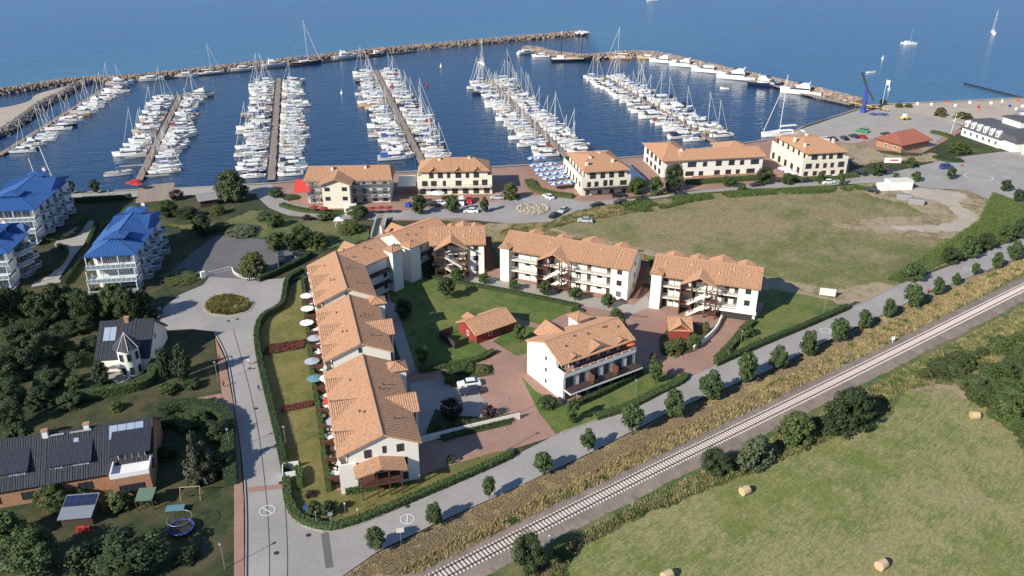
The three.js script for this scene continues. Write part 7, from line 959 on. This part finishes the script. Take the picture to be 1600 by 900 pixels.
// people: one continuous figure from smoothly joined limbs, meshed on a grid
{
  const { MarchingCubes } = await import('three/addons/objects/MarchingCubes.js');
  const R = 56, bones = [[0, 0.95, 0, 0, 1.42, 0, 0.14, 0.17], [-0.09, 0.92, 0, -0.1, 0.48, 0.06, 0.085, 0.06], [-0.1, 0.48, 0.06, -0.1, 0.06, -0.06, 0.06, 0.04], [0.09, 0.92, 0, 0.1, 0.48, -0.1, 0.085, 0.06], [0.1, 0.48, -0.1, 0.1, 0.06, 0.04, 0.06, 0.04], [-0.1, 0.05, -0.06, -0.1, 0.04, 0.12, 0.045, 0.04], [0.1, 0.05, 0.04, 0.1, 0.04, 0.2, 0.045, 0.04], [-0.2, 1.4, 0, -0.27, 1.12, -0.06, 0.055, 0.045], [-0.27, 1.12, -0.06, -0.26, 0.84, 0.06, 0.045, 0.035], [0.2, 1.4, 0, 0.27, 1.12, 0.06, 0.055, 0.045], [0.27, 1.12, 0.06, 0.26, 0.86, 0.16, 0.045, 0.035], [0, 1.42, 0, 0, 1.55, 0, 0.06, 0.055], [0, 1.64, 0.01, 0, 1.68, 0, 0.1, 0.105], [-0.16, 1.42, 0, 0.16, 1.42, 0, 0.07, 0.07]];
  const mc = new MarchingCubes(R, leafMat, false, false, 60000); mc.isolation = 0; const h = 1.9 / R * 1.04;
  for (let k = 0; k < R; k++) for (let j = 0; j < R; j++) for (let i = 0; i < R; i++) { const x = (i - R / 2) * h, y = (j - R / 2) * h + 0.92, z = (k - R / 2) * h; let d = 9; for (const [ax, ay, az, bx, by, bz, ra, rb] of bones) { const ux = bx - ax, uy = by - ay, uz = bz - az, t = Math.max(0, Math.min(1, ((x - ax) * ux + (y - ay) * uy + (z - az) * uz) / (ux * ux + uy * uy + uz * uz))), q = Math.hypot(x - ax - ux * t, y - ay - uy * t, z - az - uz * t) - ra - (rb - ra) * t, m = Math.max(0, 0.05 - Math.abs(d - q)) / 0.05; d = Math.min(d, q) - m * m * 0.0125; } mc.field[i + j * R + k * R * R] = -d; }
  mc.update(); const n = mc.count, src = mc.positionArray.slice(0, n * 3), figure = (shirt, legs) => { const pos = [], col = []; for (let i = 0; i < n; i++) { const x = src[i * 3] * R / 2 * h, y = src[i * 3 + 1] * R / 2 * h + 0.92, z = src[i * 3 + 2] * R / 2 * h; pos.push(x, y, z); col.push(...(y > 1.69 ? [0.05, 0.03, 0.02] : y > 1.5 ? [0.45, 0.28, 0.2] : y > 0.95 ? (Math.abs(x) > 0.235 && y < 1.12 ? [0.45, 0.28, 0.2] : shirt) : y > 0.5 ? legs : y > 0.1 ? [0.42, 0.26, 0.19] : [0.1, 0.1, 0.1])); } return tris(pos, null, col); };
  const figs = [figure([0.4, 0.05, 0.04], [0.05, 0.06, 0.1]), figure([0.65, 0.65, 0.62], [0.3, 0.25, 0.18]), figure([0.05, 0.1, 0.3], [0.03, 0.03, 0.035]), figure([0.5, 0.45, 0.4], [0.12, 0.12, 0.13])];
  for (const [x, y, f, t, l] of [[343, 564, 0, 2, 'person in a red top walking on the brick footpath'], [364, 567, 1, -1, 'person in white standing on the street edge'], [390, 571, 1, 0, 'person in white on the street near the hedge'], [350, 606, 0, 1, 'person in red shirt farther down the brick footpath'], [405, 612, 2, 3, 'person in dark clothes beside the long hedge'], [130, 305, 2, 1, 'person in blue on the promenade by the villa'], [170, 304, 3, 2, 'person in grey shirt on the promenade near the red parasols'], [587, 340, 2, 0, 'person in dark clothes at the top of the footbridge'], [1529, 168, 2, 1, 'person in dark swimwear on the beach sand'], [1565, 165, 3, 2, 'person in pale top at the waterline'], [1501, 261, 0, 2, 'person in red crossing near the blue van'], [1449, 459, 0, 0, 'person in red on the road by the street trees'], [1438, 462, 2, 0.4, 'person in blue on the road beside the one in red']])
    { const o = part(scene, 'person', figs[f], leafMat); o.position.copy(G(x, y)); o.rotation.y = t; o.userData = { label: l, category: 'person' }; }
}
renderer.render(scene, camera);
